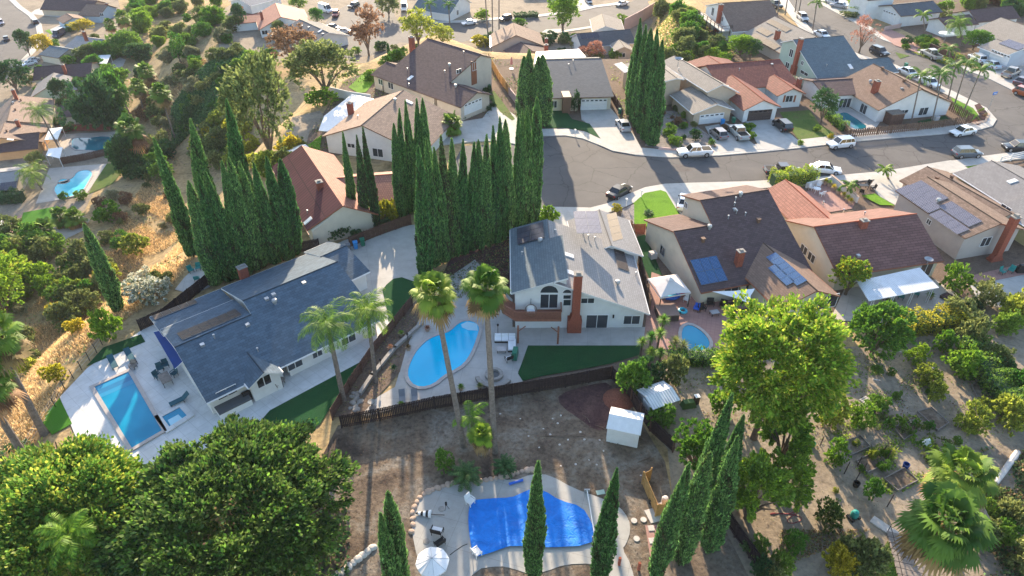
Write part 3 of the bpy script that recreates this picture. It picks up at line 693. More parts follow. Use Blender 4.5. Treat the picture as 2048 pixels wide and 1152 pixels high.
    def solar(s, i, side, A, B, Cc, nu, nv, mat='solar_black', frame='grey_metal', lift=.12):
        ps = [s.hit(i, side, *q) for q in (A, B, Cc)]; p0, a, b_, n = ps[0]
        if n.z < 0: n = -n
        q = s.w[i]; U = [(p[0]-p0).dot(a) for p in ps]; Vv = [(p[0]-p0).dot(b_) for p in ps]
        u0, u1, v0, v1 = min(U), max(U), min(Vv), max(Vv); du = (u1-u0)/nu; dv = (v1-v0)/nv; o = Vector(s.o)
        for r in range(nv):
            for c_ in range(nu):
                b = MB(); g = .02; cs = [(u0+c_*du+g, v0+r*dv+g), (u0+(c_+1)*du-g, v0+r*dv+g), (u0+(c_+1)*du-g, v0+(r+1)*dv-g), (u0+c_*du+g, v0+(r+1)*dv-g)]
                top = [tuple(p0+a*x+b_*y+n*lift-o) for x, y in cs]; bot = [tuple(p0+a*x+b_*y+n*(lift-.05)-o) for x, y in cs]; uv = [(0, 0), (1, 0), (1, 1), (0, 1)]
                cr = (Vector(top[1])-Vector(top[0])).cross(Vector(top[2])-Vector(top[1]))
                if cr.z < 0: top, bot, uv = top[::-1], bot[::-1], uv[::-1]
                b.solid(top, bot, mat, frame, uv); b.build('solar_panel', None, s.root)
    def chimney(s, i, side, px, py, w_=.9, d=.7, h=1.5, mat='brick', cap='stone_grey', down=1.2, rot=None):
        p, a, u, n = s.hit(i, side, px, py); p -= Vector(s.o); rz = rot if rot is not None else s.w[i]['fr'][2]; b = MB()
        b.box((p.x, p.y, p.z-down), (w_, d, h+down), rz); c_ = b.build('chimney', 'red_brick_paint', s.root)
        b = MB(); b.box((p.x, p.y, p.z+h), (w_+.12, d+.12, .1), rz); b.box((p.x, p.y, p.z+h+.1), (w_*.5, d*.5, .18), rz); b.build('cap', cap, c_); return c_
    def vent(s, i, side, px, py, kind='pipe'):
        p, a, u, n = s.hit(i, side, px, py); p -= Vector(s.o); b = MB()
        if kind == 'pipe': b.tube([(p.x, p.y, p.z-.1), (p.x, p.y, p.z+.45)], .06, 8); b.lathe((p.x, p.y, p.z+.4), [(.12, 0), (.12, .12), (0, .14)], 8); nm, mt = 'vent_pipe', 'galvanised'
        elif kind == 'turbine': b.lathe((p.x, p.y, p.z-.1), [(.16, 0), (.16, .3), (.26, .34), (.3, .5), (.24, .68), (0, .74)], 12); nm, mt = 'roof_turbine', 'galvanised'
        elif kind == 'dark': b.box((p.x, p.y, p.z-.1), (.35, .35, .55), s.w[i]['fr'][2]); b.box((p.x, p.y, p.z+.45), (.5, .5, .08), s.w[i]['fr'][2]); nm, mt = 'roof_vent', 'brown_trim'
        elif kind == 'sky':
            q = Matrix((( a.x, u.x, n.x, p.x), (a.y, u.y, n.y, p.y), (a.z, u.z, n.z, p.z), (0, 0, 0, 1)))
            if n.z < 0: q = Matrix(((a.x, u.x, -n.x, p.x), (a.y, u.y, -n.y, p.y), (a.z, u.z, -n.z, p.z), (0, 0, 0, 1)))
            b.box(None, (.7, 1.3, .12), mtx=q); nm, mt = 'skylight', 'white_paint'
        else: b.box((p.x, p.y, p.z-.1), (.42, .42, .28), s.w[i]['fr'][2]); nm, mt = 'roof_vent', 'galvanised'
        return b.build(nm, mt, s.root)
    def done(s):
        s.W.build('wall', s.wall, s.root); s.R.build('roof', s.roof, s.root); return s.root
# ================================================================ vehicles
def car_proto(kind):
    """front towards +x; lengths in metres"""
    D = dict(sedan=(4.8, 1.84, 1.45), suv=(4.65, 1.88, 1.68), pickup=(5.75, 1.98, 1.85), van=(5.9, 2.05, 2.5), hatch=(4.1, 1.78, 1.5))[kind]
    L, Wd, Ht = D; w_ = Wd/2; root = thing(dict(sedan='sedan_car', suv='suv_car', pickup='pickup_truck', van='cargo_van', hatch='hatchback_car')[kind], '', dict(pickup='pickup truck', van='van').get(kind, 'car'))
    gc = dict(sedan=.2, suv=.26, pickup=.40, van=.26, hatch=.22)[kind]; belt = dict(sedan=.92, suv=1.05, pickup=1.16, van=1.25, hatch=.93)[kind]
    b = MB()
    hood = dict(sedan=.78, suv=.96, pickup=1.10, van=1.15, hatch=.84)[kind]; tail = dict(sedan=.95, suv=1.05, pickup=1.12, van=1.25, hatch=.95)[kind]
    xs = [(-L/2, .80, tail*.80, gc+.22), (-L/2+.12, .93, tail*.96, gc+.04), (-L/2+.7, 1.0, tail, gc), (-L*.12, 1.0, belt, gc), (L*.14, 1.0, belt*.98, gc), (L/2-1.0, .99, hood, gc), (L/2-.3, .93, hood*.93, gc+.02), (L/2-.05, .80, hood*.80, gc+.1), (L/2, .70, hood*.62, gc+.2)]
    rings = []
    for x, ww, zt, zb in xs:
        a = w_*ww; rings.append([(x, -a*.93, zb), (x, -a, zb+.18), (x, -a, zt-.16), (x, -a*.93, zt-.03), (x, -a*.6, zt+.02), (x, a*.6, zt+.02), (x, a*.93, zt-.03), (x, a, zt-.16), (x, a, zb+.18), (x, a*.93, zb)])
    k0 = len(b.v)
    for r in rings: b.v += r
    for i in range(len(rings)-1):
        for j in range(10): j2 = (j+1) % 10; b.f.append([k0+i*10+j, k0+(i+1)*10+j, k0+(i+1)*10+j2, k0+i*10+j2]); b.m.append(0)
    b.f.append([k0+j for j in range(10)]); b.m.append(0); b.f.append([k0+(len(rings)-1)*10+j for j in range(10)][::-1]); b.m.append(0)
    cb = dict(sedan=(-1.75, 1.15, -1.0, .35), suv=(-2.18, 1.12, -1.85, .45), pickup=(-.95, 1.35, -.75, .65), van=(-2.85, 2.1, -2.8, 1.35), hatch=(-1.95, 1.15, -1.4, .4))[kind]
    x0, x1, t0, t1 = cb; zb = belt-.06; zt = Ht; wb = w_*.93; wt = w_*.74
    c8 = [(x0, -wb, zb), (x1, -wb, zb), (x1, wb, zb), (x0, wb, zb), (t0, -wt, zt), (t1, -wt, zt), (t1, wt, zt), (t0, wt, zt)]
    k = len(b.v); b.v += c8
    for f in ((4, 5, 6, 7), (0, 1, 5, 4), (1, 2, 6, 5), (2, 3, 7, 6), (3, 0, 4, 7)): b.f.append([k+q for q in f]); b.m.append(0)
    if kind == 'pickup':
        b.box((-L/2+1.0, 0, tail-.02), (1.7, Wd*.98, .10)); 
    me_b = b.build('body', 'car_paint', root)
    if kind == 'pickup':
        q = MB(); q.box((-L/2+1.0, 0, tail+.07), (1.5, Wd*.80, .03)); q.build('cargo_bed', 'tyre', root)
    def face(nm, A, B, Cc, Dd, u0, u1, v0, v1, mat='car_glass'):
        A, B, Cc, Dd = map(Vector, (A, B, Cc, Dd)); n = (B-A).cross(Dd-A).normalized()*.015
        f = lambda u, v_: (A.lerp(B, u)).lerp(Dd.lerp(Cc, u), v_)
        q = MB(); top = [f(u0, v0)+n, f(u1, v0)+n, f(u1, v1)+n, f(u0, v1)+n]; bot = [p-n*1.5 for p in top]; q.solid([tuple(p) for p in top], [tuple(p) for p in bot]); q.build(nm, mat, root)
    c = c8
    face('windscreen', c[1], c[2], c[6], c[5], .05, .95, .08, .95); face('rear_window', c[3], c[0], c[4], c[7], .07, .93, .12, .92)
    if kind == 'van': sp = [(.74, .97)]
    elif kind == 'pickup': sp = [(.10, .47), (.52, .93)]
    elif kind == 'suv': sp = [(.04, .26), (.29, .60), (.63, .95)]
    else: sp = [(.08, .48), (.52, .94)]
    for u0, u1 in sp:
        face('side_window', c[0], c[1], c[5], c[4], u0, u1, .18, .92); face('side_window', c[2], c[3], c[7], c[6], 1-u1, 1-u0, .18, .92)
    wr = dict(pickup=.42, suv=.37, van=.37).get(kind, .34); wx = L*.31
    for sx in (-1, 1):
        for sy in (-1, 1):
            q = MB(); q.tube([(sx*wx, sy*(w_-.20), wr), (sx*wx, sy*(w_+.03), wr)], wr, 16); t_ = q.build('wheel', 'tyre', root)
            q = MB(); q.tube([(sx*wx, sy*(w_+.0), wr), (sx*wx, sy*(w_+.045), wr)], wr*.62, 10); q.build('rim', 'rim_metal', t_)
    for sy in (-1, 1):
        q = MB(); q.box((L/2-.22, sy*w_*.68, hood*.72), (.30, .38, .13)); q.build('headlight', 'lamp_clear', root)
        q = MB(); q.box((-L/2+.07, sy*w_*.72, tail*.72), (.12, .34, .16)); q.build('tail_light', 'lamp_red', root)
        q = MB(); q.box((x1-.35, sy*(w_+.06), belt-.02), (.12, .16, .12)); q.build('mirror', 'black_metal', root)
    q = MB(); q.box((L/2-.03, 0, gc+.14), (.08, Wd*.5, .22)); q.build('grille', 'black_metal', root)
    return root
CARS = {}
def car(kind, color, at, toward, lab, z=0.0, group=None, sc=1.0):
    if kind not in CARS: CARS[kind] = car_proto(kind)
    p = P(at[0], at[1], z); q = P(toward[0], toward[1], z); rz = math.atan2(q[1]-p[1], q[0]-p[0])
    return inst(CARS[kind], (p[0], p[1], z+.02), rz, lab, group, (sc, sc, sc), color)
# ================================================================ terrain sheet
def build_terrain():
    xs = np.concatenate([[-2500, -1200, -600, -400, -300], np.arange(-250, 260, 2.0), [300, 400, 600, 1200, 2500]])
    ys = np.concatenate([[-600, -200, -60, -10], np.arange(14, 340, 2.0), [380, 450, 600, 1200, 2600]])
    X, Y = np.meshgrid(xs, ys); Z = TZ(X, Y); V = np.stack([X, Y, Z], -1).reshape(-1, 3); nx = len(xs); ny = len(ys)
    i, j = np.meshgrid(np.arange(nx-1), np.arange(ny-1)); a = (j*nx+i).ravel(); F = np.stack([a, a+1, a+nx+1, a+nx], 1)
    o = bpy.data.objects.new('terrain', np_mesh('terrain', V, F, ['dry_hill_soil'], smooth=True)); C.objects.link(o); o['kind'] = 'structure'
build_terrain()
T = lambda c, r, pts: [(512*c+x/4, 288*r+y/4) for x, y in pts]
def q(o, k): return lambda pts: [(o[0]+a*k, o[1]+b_*k) for a, b_ in pts]
# ================================================================ streets, pavements
sheet('bare_soil', [(690,160),(800,118),(1330,118),(1400,64),(1560,30),(1600,60),(1870,178),(1960,215),(1960,258),(1270,308),(1080,270),(1000,260),(650,315),(605,290)], 0, .005, 'bed_soil')
sheet('bare_soil', [(1075,440),(1140,421),(1255,392),(1330,369),(2048,304),(2250,560),(1350,735),(1240,770),(1225,757),(880,797),(870,560)], 0, .005, 'bed_soil')
sheet('bare_soil', [(1625,-25),(2200,245),(2500,100),(1900,-80)], 0, .005, 'bed_soil')
sheet('bare_soil', [(440,110),(430,30),(520,-30),(1350,-30),(1290,70),(1220,120),(960,110),(870,85),(770,125),(600,130)], -11, .02, 'garden_soil')
sheet('bare_soil', [(-200,-30),(230,-30),(250,60),(220,130),(235,250),(215,330),(170,420),(90,470),(-200,520)], -25, .02, 'garden_soil')
sheet('street', [(1000,440),(1010,380),(1020,330),(1040,292),(1080,273),(1130,272),(1165,278),(1195,290),(1225,303),(1270,311),(1340,316),(1440,312),(1520,305),(1600,297),(1700,285),(1800,276),(1900,268),(1961,260),(1985,253),(1992,240),(1973,217),(1905,183),(1873,169),(1792,131),(1719,110),(1665,84),(1621,58),(1590,20),(1560,-25),(1625,-25),(1646,12),(1716,50),(1762,79),(1834,106),(1983,160),(2035,187),(2200,245),(2200,275),(2048,304),(2006,308),(1961,314),(1901,323),(1761,344),(1640,355),(1500,364),(1380,367),(1330,369),(1290,376),(1255,390),(1215,408),(1180,417),(1140,421),(1090,415),(1075,440)], 0, .02, 'asphalt')
sheet('street', [(925,292),(1042,286),(1025,335),(1012,420),(935,420),(895,350)], 0, .018, 'asphalt'); sheet('street_patch', T(2,1,[(1265,165),(1400,165),(1440,220),(1290,222)]), 0, .022, 'patched_asphalt')
far_k = [(1080,273),(1130,272),(1165,278),(1195,290),(1225,303),(1270,311),(1340,316),(1440,312),(1520,305),(1600,297),(1700,285),(1800,276),(1900,268),(1961,260)]
strip('sidewalk', far_k, 2.9, 0, .14, 'sidewalk_concrete')
strip('sidewalk', [(1961,260),(1985,253),(1993,240),(1973,217),(1905,183),(1873,169),(1792,131),(1719,110),(1665,84),(1621,58),(1590,20),(1560,-25)], 2.6, 0, .14, 'sidewalk_concrete')
strip('sidewalk', [(1625,-25),(1646,12),(1716,50),(1762,79),(1834,106),(1983,160),(2035,187),(2200,245)], 2.2, 0, .14, 'sidewalk_concrete')
near_k = [(2200,273),(2048,304),(2006,308),(1961,314),(1901,323),(1761,344),(1640,355),(1500,364),(1380,367),(1330,369),(1290,376),(1255,390),(1215,408),(1180,417),(1140,421),(1090,415)]
strip('sidewalk', near_k, 2.3, 0, .14, 'sidewalk_concrete')
sheet('street', [(640,95),(640,60),(668,25),(720,-5),(775,0),(795,42),(870,47),(940,45),(993,40),(1057,37),(1096,32),(1155,24),(1194,15),(1229,11),(1260,5),(1300,-15),(1390,-25),(1340,5),(1291,25),(1223,47),(1108,64),(1000,80),(940,80),(900,92),(800,85),(760,108),(700,118)], -11, .02, 'asphalt')
strip('sidewalk', [(795,42),(870,47),(940,45),(993,40),(1057,37),(1096,32),(1155,24),(1194,15),(1229,11),(1260,5)], 2.4, -11, .14, 'sidewalk_concrete')
strip('sidewalk', [(1330,5),(1291,25),(1223,47),(1108,64),(1000,80),(940,80)], 1.8, -11, .14, 'sidewalk_concrete')
sheet('street', [(-120,-20),(20,-8),(45,14),(68,30),(83,48),(88,72),(70,105),(45,130),(15,160),(-40,190),(-200,260)], -25, .02, 'asphalt')
strip('sidewalk', [(12,-20),(22,-8),(45,14),(68,30),(83,48),(88,72),(70,105),(45,130)], 2.0, -25, .14, 'sidewalk_concrete', -1)
# driveways
def drive(px, z=0, mat='driveway_concrete', lift=.155): sheet('driveway', px, z, lift, mat, thick=1)
drive([(965,238),(990,205),(1004,214),(1030,232),(1060,262),(1072,276),(1040,292),(1000,282),(940,285),(880,292),(865,270),(920,245)])
drive([(1160,214),(1218,214),(1240,240),(1262,262),(1290,311),(1270,311),(1225,303),(1195,290),(1201,279),(1184,255),(1163,240)])
drive([(1410,255),(1452,247),(1520,300),(1440,308)]); drive([(1490,244),(1545,237),(1606,292),(1540,302),(1520,300)])
drive([(1330,385),(1363,369),(1440,366),(1430,400),(1370,440),(1352,420)])
drive([(1761,345),(1901,322),(1950,345),(1830,352),(1800,385),(1795,415),(1760,395),(1740,372)])
drive([(640,505),(690,482),(822,452),(1075,430),(1090,415),(1130,425),(1090,450),(880,520),(838,545),(842,570),(790,600),(760,640),(690,640),(640,560)])
drive([(1040,440),(1090,415),(1180,417),(1175,440),(1090,470)])
drive([(1756,67),(1780,60),(1846,88),(1834,106),(1790,92)], mat='brick_paving')
drive([(1700,40),(1650,5),(1680,-5),(1740,30),(1716,50)]); drive([(1960,150),(1985,125),(2060,130),(2100,200),(2035,187)])
drive([(1083,66),(1092,60),(1130,58),(1125,66)], -11)
drive([(1130,0),(1160,-4),(1183,12),(1160,22)], -11); drive([(100,60),(125,48),(132,55),(108,72)], -25)
drive([(150,-5),(160,-10),(200,18),(120,35),(60,28),(70,20)], -25, 'driveway_concrete', .05)
# lawns and yards (plateau level)
def lawn(px, mat='lawn_green', z=0, lift=.06, sm=0): sheet('lawn', px, z, lift, mat, sm=sm)
lawn([(1267,408),(1289,388),(1321,382),(1332,386),(1352,420),(1366,440),(1350,455),(1290,455),(1273,460),(1266,440)], lift=.17)
lawn([(1106,217),(1131,222),(1144,240),(1179,249),(1201,279),(1165,262),(1125,257),(1091,258),(1085,240)], 'turf_green', lift=.16)
lawn([(697,175),(727,147),(752,160),(732,185),(717,187)]); lawn([(978,195),(987,182),(1010,212),(1030,240),(1024,243),(1000,225)], 'dull_lawn', lift=.17)
lawn([(617,290),(644,270),(640,300),(615,305)]); lawn([(1559,225),(1619,221),(1640,250),(1669,267),(1652,279),(1600,284),(1586,265)], 'dull_lawn')
lawn([(1902,196),(1921,195),(1946,212),(1956,230),(1941,245),(1911,225)]); lawn([(1722,393),(1748,389),(1789,413),(1759,412)], lift=.17); lawn([(1835,243),(1890,232),(1900,240),(1840,252)], 'turf_green')
lawn([(1920,333),(1945,326),(2048,345),(2048,375),(1990,350)]); lawn([(1800,118),(1790,105),(1820,112)], 'dull_lawn')
sheet('gravel_bed', [(1330,300),(1290,292),(1318,225),(1350,222),(1420,272),(1430,300)], 0, .05, 'gravel_bed'); sheet('gravel_bed', [(1245,420),(1268,410),(1268,455),(1255,470),(1240,440)], 0, .165, 'gravel_bed')
sheet('soil_bed', [(1594,270),(1640,262),(1700,262),(1690,283),(1600,292)], 0, .045, 'bed_soil'); sheet('soil_bed', [(1941,247),(1958,232),(1948,212),(1958,208),(1975,228),(1972,243),(1955,252)], 0, .15, 'reddish_dirt')
sheet('planter_edge', [(1941,252),(1972,246),(1980,230),(1975,226),(1969,242),(1941,247)], 0, .16, 'stone_tan')
sheet('patio', [(1655,215),(1690,212),(1760,245),(1750,258),(1690,262),(1660,235)], 0, .05, 'yard_concrete')
sheet('patio', [(1610,385),(1660,362),(1712,402),(1704,418),(1660,425),(1610,400)], 0, .05, 'brick_paving')
sheet('patio', [(990,160),(1025,150),(1040,200),(1020,215)], 0, .05, 'bed_soil')
# foreground-left house: pale paving, turf
sheet('paved_terrace', [(120,795),(175,737),(292,655),(340,640),(420,720),(560,730),(700,600),(790,600),(826,608),(740,705),(640,835),(560,880),(420,900),(330,960),(200,960),(150,870)], 0, .05, 'pale_paving')
sheet('turf', T(0,2,[(690,635),(830,480),(1130,375),(1165,435)]), 0, .075, 'turf_green')
sheet('turf', T(0,2,[(330,1060),(480,885),(580,1090),(420,1180)]), 0, .075, 'lime_turf')
sheet('turf', [(500,868),(540,822),(727,722),(746,706),(664,812),(640,850),(560,900)], 0, .075, 'turf_green')
sheet('turf', [(765,583),(773,572),(787,560),(804,557),(830,566),(838,580),(822,606),(793,640),(778,640)], 0, .175, 'turf_green')
# centre yard
sheet('yard_paving', [(722,830),(755,795),(790,775),(812,700),(838,640),(870,575),(950,520),(1025,600),(1025,655),(1300,655),(1286,694),(1060,694),(1036,745),(1046,764),(870,797),(735,833)], 0, .05, 'yard_concrete')
sheet('soil_bed', [(664,836),(690,780),(745,700),(822,612),(862,575),(880,560),(868,600),(838,640),(812,700),(800,745),(755,795),(722,832)], 0, .06, 'bed_soil')
sheet('turf', T(2,2,[(128,465),(1030,465),(1020,540),(790,610),(640,640),(240,710),(85,748),(48,690)]), 0, .075, 'turf_green')
sheet('side_turf', [(1262,478),(1290,470),(1345,600),(1330,640),(1300,560)], 0, .05, 'turf_green')
sheet('soil_bed', [(880,560),(910,500),(1060,450),(1020,520),(1020,590),(960,520)], 0, .04, 'reddish_dirt')
# lower yard and its pool deck
sheet('dirt_yard', [(676,852),(870,815),(1100,775),(1230,758),(1330,925),(1345,1000),(1450,1060),(1520,1200),(640,1260),(600,1000)], 0, .04, 'yard_dirt')
sheet('dirt_patch', [(1115,790),(1180,770),(1222,765),(1225,800),(1215,860),(1190,862),(1160,840),(1120,812)], 0, .055, 'reddish_dirt', sm=1)
sheet('paved_pool_deck', [(823,1060),(826,1020),(845,990),(885,976),(930,968),(985,955),(1024,963),(1066,949),(1099,951),(1149,979),(1199,996),(1239,1014),(1258,1040),(1261,1064),(1252,1090),(1244,1099),(1262,1130),(1275,1190),(1225,1190),(1215,1140),(1185,1128),(1130,1130),(1090,1145),(1060,1150),(1024,1138),(1000,1133),(950,1140),(925,1190),(860,1190),(835,1120)], 0, .07, 'pool_deck_concrete', sm=1)
sheet('brick_path', [(1290,1052),(1330,1050),(1320,1110),(1300,1115)], 0, .06, 'brick_paving')
# right-hand yards
sheet('patio', [(1285,700),(1292,640),(1303,545),(1345,560),(1430,600),(1560,610),(1640,640),(1600,700),(1440,712),(1380,712),(1340,700)], 0, .05, 'brick_paving')
sheet('patio', [(1690,575),(1870,560),(1915,590),(1880,625),(1770,650),(1660,640)], 0, .05, 'valley_concrete')
sheet('patio', [(1900,562),(2100,515),(2100,540),(1937,572)], 0, .05, 'brick_paving'); sheet('alley', [(1940,572),(2120,536),(2120,600),(2000,615),(1960,610)], 0, .045, 'driveway_concrete')
sheet('garden_ground', [(1330,735),(1470,712),(1760,690),(1880,640),(1960,610),(2140,590),(2300,1300),(1500,1300),(1450,1060),(1345,1000),(1335,900),(1240,770)], 0, .035, 'garden_soil')
sheet('garden_path', [(1560,900),(1600,880),(1680,960),(1740,1030),(1740,1060),(1640,1110),(1540,1152),(1540,1130),(1620,1080),(1660,1050),(1600,980)], 0, .05, 'garden_soil', sm=1)
sheet('dull_lawn', [(1750,1120),(1790,1060),(1830,1090),(1810,1152),(1760,1180)], 0, .05, 'dull_lawn', sm=1)
sheet('garden_steps_ground', [(1785,1080),(1815,1062),(1860,1120),(1850,1180),(1815,1180)], 0, .06, 'grey_wood')
# valley yards
za = -25
sheet('patio', [(127,269),(245,263),(251,293),(215,305),(124,319),(110,300)], za, .05, 'valley_concrete'); sheet('patio', [(99,337),(214,328),(190,365),(174,387),(120,400),(72,408)], za, .05, 'valley_concrete')
lawn([(214,328),(249,325),(240,350),(226,368),(177,389),(186,370)], 'dull_lawn', za); lawn([(47,426),(109,414),(106,437),(100,450),(35,464)], 'lime_turf', za); lawn([(247,290),(272,290),(272,300),(246,303)], 'turf_green', za)
lawn([(90,62),(112,55),(138,48),(138,56),(105,70)], 'lawn_green', za); sheet('patio', [(222,125),(240,115),(252,120),(246,133),(225,140)], za, .05, 'valley_concrete')
sheet('patio', [(110,440),(150,425),(180,440),(170,460),(130,480),(80,490),(100,460)], za, .06, 'valley_concrete'); sheet('patio', [(10,440),(45,430),(30,465),(0,470)], za, .05, 'brick_paving')
sheet('patio', [(560,290),(585,235),(640,222),(660,250),(620,262),(610,300),(585,318)], 0, .04, 'garden_soil'); sheet('patio', [(370,555),(400,528),(430,545),(420,575),(385,590),(350,580)], 0, .04, 'driveway_concrete')
# ================================================================ pools
pool('swimming_pool', T(1,2,[(1210,690),(1240,590),(1300,490),(1390,410),(1500,375),(1560,350),(1620,290),(1690,268),(1760,285),(1790,330),(1760,430),(1720,530),(1660,620),(1560,680),(1500,710),(1420,780),(1320,805),(1240,770)]), 0, 'kidney-shaped bright cyan pool in the middle backyard', 'pool_cyan', 1, steps=[T(1,2,[(1640,300),(1690,276),(1770,295),(1775,350),(1700,345),(1650,325)]), T(1,2,[(1680,290),(1740,285),(1770,310),(1740,325),(1700,315)])])
pool('swimming_pool', T(0,2,[(760,800),(1030,680),(1300,1150),(1060,1290)]), 0, 'rectangular blue pool with steps on the pale terrace at left', 'pool_blue', 0, steps=[T(0,2,[(768,808),(1030,692),(1075,770),(812,886)]), T(0,2,[(768,808),(1030,692),(1060,742),(798,860)]), T(0,2,[(768,808),(1030,692),(1043,714),(780,832)])], smat=['step_mid','step_dark','step_mid'])
pool('hot_tub', T(0,2,[(1300,1040),(1440,965),(1500,1030),(1360,1120)]), 0, 'small square raised spa at the corner of the rectangular pool', 'pool_blue', 0, cw=.55, coping='pale_paving', steps=[T(0,2,[(1345,1065),(1430,1020),(1470,1060),(1370,1110)])])
pool('swimming_pool', [(1366,656),(1379,651),(1399,661),(1414,676),(1420,690),(1414,700),(1394,706),(1376,700),(1366,690),(1362,672)], 0, 'small turquoise pool half hidden by the big yellow-green tree', 'pool_blue', 1, coping='pool_coping')
pool('swimming_pool', q((1540,50),400/1920)([(650,860),(720,840),(800,890),(860,930),(940,990),(860,1020),(780,1000),(660,890)]), 0, 'small dark teal pool inside the corner lot slatted fence', 'pool_teal', 1)
qa = q((0,160), 340/1152)
pool('swimming_pool', qa([(485,400),(540,392),(600,395),(710,382),(805,405),(790,470),(700,492),(620,480),(485,475)]), za, 'dark teal canyon pool beside the brown-roofed house', 'pool_teal', 1)
pool('swimming_pool', qa([(365,740),(400,700),(450,690),(500,665),(520,630),(560,615),(610,615),(630,640),(600,690),(560,760),(500,790),(440,800),(390,790)]), za, 'pale blue curved canyon pool beside the green lawn', 'pool_pale', 1)
pool('hot_tub', qa([(395,690),(420,675),(460,677),(472,692),(440,705),(405,706)]), za, 'small round spa joined to the pale blue canyon pool', 'pool_pale', 1, cw=.25)
pool('swimming_pool', [(229,74),(240,68),(250,67),(246,76),(236,82)], za, 'sliver of turquoise pool among the palms at upper left', 'pool_pale', 1)
b = MB(); w_ = smooth_loop(wpoly([(941,1004),(980,1000),(1024,998),(1039,991),(1064,980),(1089,984),(1119,1004),(1164,1016),(1184,1049),(1188,1069),(1181,1094),(1089,1099),(1024,1094),(1005,1100),(984,1108),(947,1119),(939,1076),(936,1035)]), 1)
cx = sum(p[0] for p in w_)/len(w_); cy = sum(p[1] for p in w_)/len(w_); K = 9; n = len(w_); rr = random.Random(4)
for k in range(K):
    f = 1-k/K
    for p in w_:
        x = (p[0]-cx)*f; y = (p[1]-cy)*f; b.v.append((x, y, .24 if k == 0 else .25+.045*math.sin(x*3.1+y*1.7+2*math.sin(y*1.3))+.03*math.sin(x*1.2-y*4.3)+rr.uniform(-.012, .012)-.05*min(1, k/3)))
b.v.append((0, 0, .2))
for k in range(K-1):
    for i in range(n): j = (i+1) % n; b.f.append([k*n+i, k*n+j, (k+1)*n+j, (k+1)*n+i]); b.m.append(0)
for i in range(n): b.f.append([(K-1)*n+i, (K-1)*n+(i+1) % n, K*n]); b.m.append(0)
o = b.build('pool_cover', 'blue_tarp', smooth=True); o.location = (cx, cy, 0); tag(o, 'wrinkled bright blue tarpaulin covering the nearest pool', 'pool cover')
# ================================================================ houses
def add(H): return H.done()
# A foreground left ranch
fA = (-34.67,52.03,.7069); qA = lambda x, y: (280+x*.3473, 470+y*.3473)
H = House('ranch_house', 'long white ranch house with dark blue-grey shingle roof beside the rectangular pool', fA, 0, 'white_stucco', 'blue_grey_shingle', 'white_paint')
pz = lambda y: 5.49+(2.21-5.49)*(-y)/8.51
H.wing(fA, 7.97, 19.3, -8.51, 2.21, 0, 5.49, 7.72, 2.8); H.wing(fA, 0, 7.97, -8.51, 2.21, -1.86, pz(-1.86), 3.3, 3.75, endov=.3)
H.wing(fA, 0, 7.97, 2.6, 3.25, 2.8, 3.26, 7.9, 2.6, sides='B', ov=.3)
f2 = (-22.49,68.05,.7591); H.wing(f2, -.6, 3.0, -4.86, 2.69, 0, 4.04, 4.4, 2.6)
fp = (fA[0]+5.6*math.cos(fA[2])+5.4*math.sin(fA[2]), fA[1]+5.6*math.sin(fA[2])-5.4*math.cos(fA[2]), fA[2]-math.pi/2)
H.wing(fp, 0, 4.0, -1.75, 2.3, 0, 3.32, 1.75, 2.3, ov=.25, endov=.3)
H.chimney(0, 'B', *qA(603,245), 1.0, .8, 1.5); H.chimney(1, 'B', 300, 640, .01, .01, .01) if 0 else None
for x, y, k in [(730,370,'box'),(778,395,'turbine'),(620,520,'box'),(360,635,'box'),(430,595,'pipe'),(680,672,'pipe'),(945,278,'box'),(770,345,'box')]: H.vent(0 if x > 600 else 1, 'A', *qA(x, y), k)
H.solar(1, 'B', qA(245,610), qA(590,465), qA(215,570), 6, 2, 'solar_brown'); H.solar(2, 'B', qA(95,490), qA(325,385), qA(70,470), 5, 1, 'solar_brown')
for x, y, w_, h, k, pn in [(892,745,1.7,1.1,'window',2),(1020,680,1.2,1.1,'window',2),(500,905,2.0,1.1,'window',2)]: H.win(0 if x > 700 else 1, 'wA', *qA(x, y), w_, h, k, pn)
H.win(4, 'e1', *qA(713,840), 1.5, 1.3, 'window', 2, glass='black_glass'); H.win(0, 'wA', *qA(1200,600), 1.8, 1.1)
H.win(1, 'e0', *qA(300,870), 2.4, 2.0, 'sliding_door', 2)
add(H)
# B centre white house
fB = (4.44,58.66,.0094); qB = lambda x, y: (980+x*.2604, 400+y*.2604)
H = House('two_storey_house', 'white two-storey house with light grey roof, wooden balcony deck and tall brick chimney', fB, 0, 'white_stucco', 'light_grey_shingle', 'white_paint')
H.wing(fB, 0, 13.05, 0, 0, 0, 0, 0, 0, wall=False) if 0 else None
fBy = (fB[0], fB[1], fB[2]+math.pi/2)     # x runs to the rear, A side (y<0) is right, B side (y>0) is left
H.wing(fBy, 0, 13.05, -10.77, 2.41, 0, 6.8, 4.51, 5.41, endov=.55)
H.wing(fBy, 0, 8.6, -1.55, 7.42, -1.53, 7.42, 4.53, 5.46, roof='slate_blue_shingle', sides='B', wall=False, th=.2)  # bluer copy of the grey roof: shade of the left slope in its colour
H.wing(fBy, .5, 8.4, -1.45, 7.15, -.2, 7.05, 0, 6.9, sides='', ov=0, endov=0, base=5.5)
H.wing(fBy, 8.6, 13.08, .02, 6.87, .03, 6.87, 4.53, 5.46, roof='slate_blue_shingle', sides='B', wall=False, th=.2)  # rear of the left slope, its shade painted in the same blue
fBg = (11.5,78.29,-1.4978); H.wing(fBg, 0, 8.67, -4.14, 2.86, 0, 4.35, 4.07, 2.63); H.wing(fBy, 13.05, 14.0, -10.6, 2.41, -5, 4.4, -4.9, 4.4, sides='A')
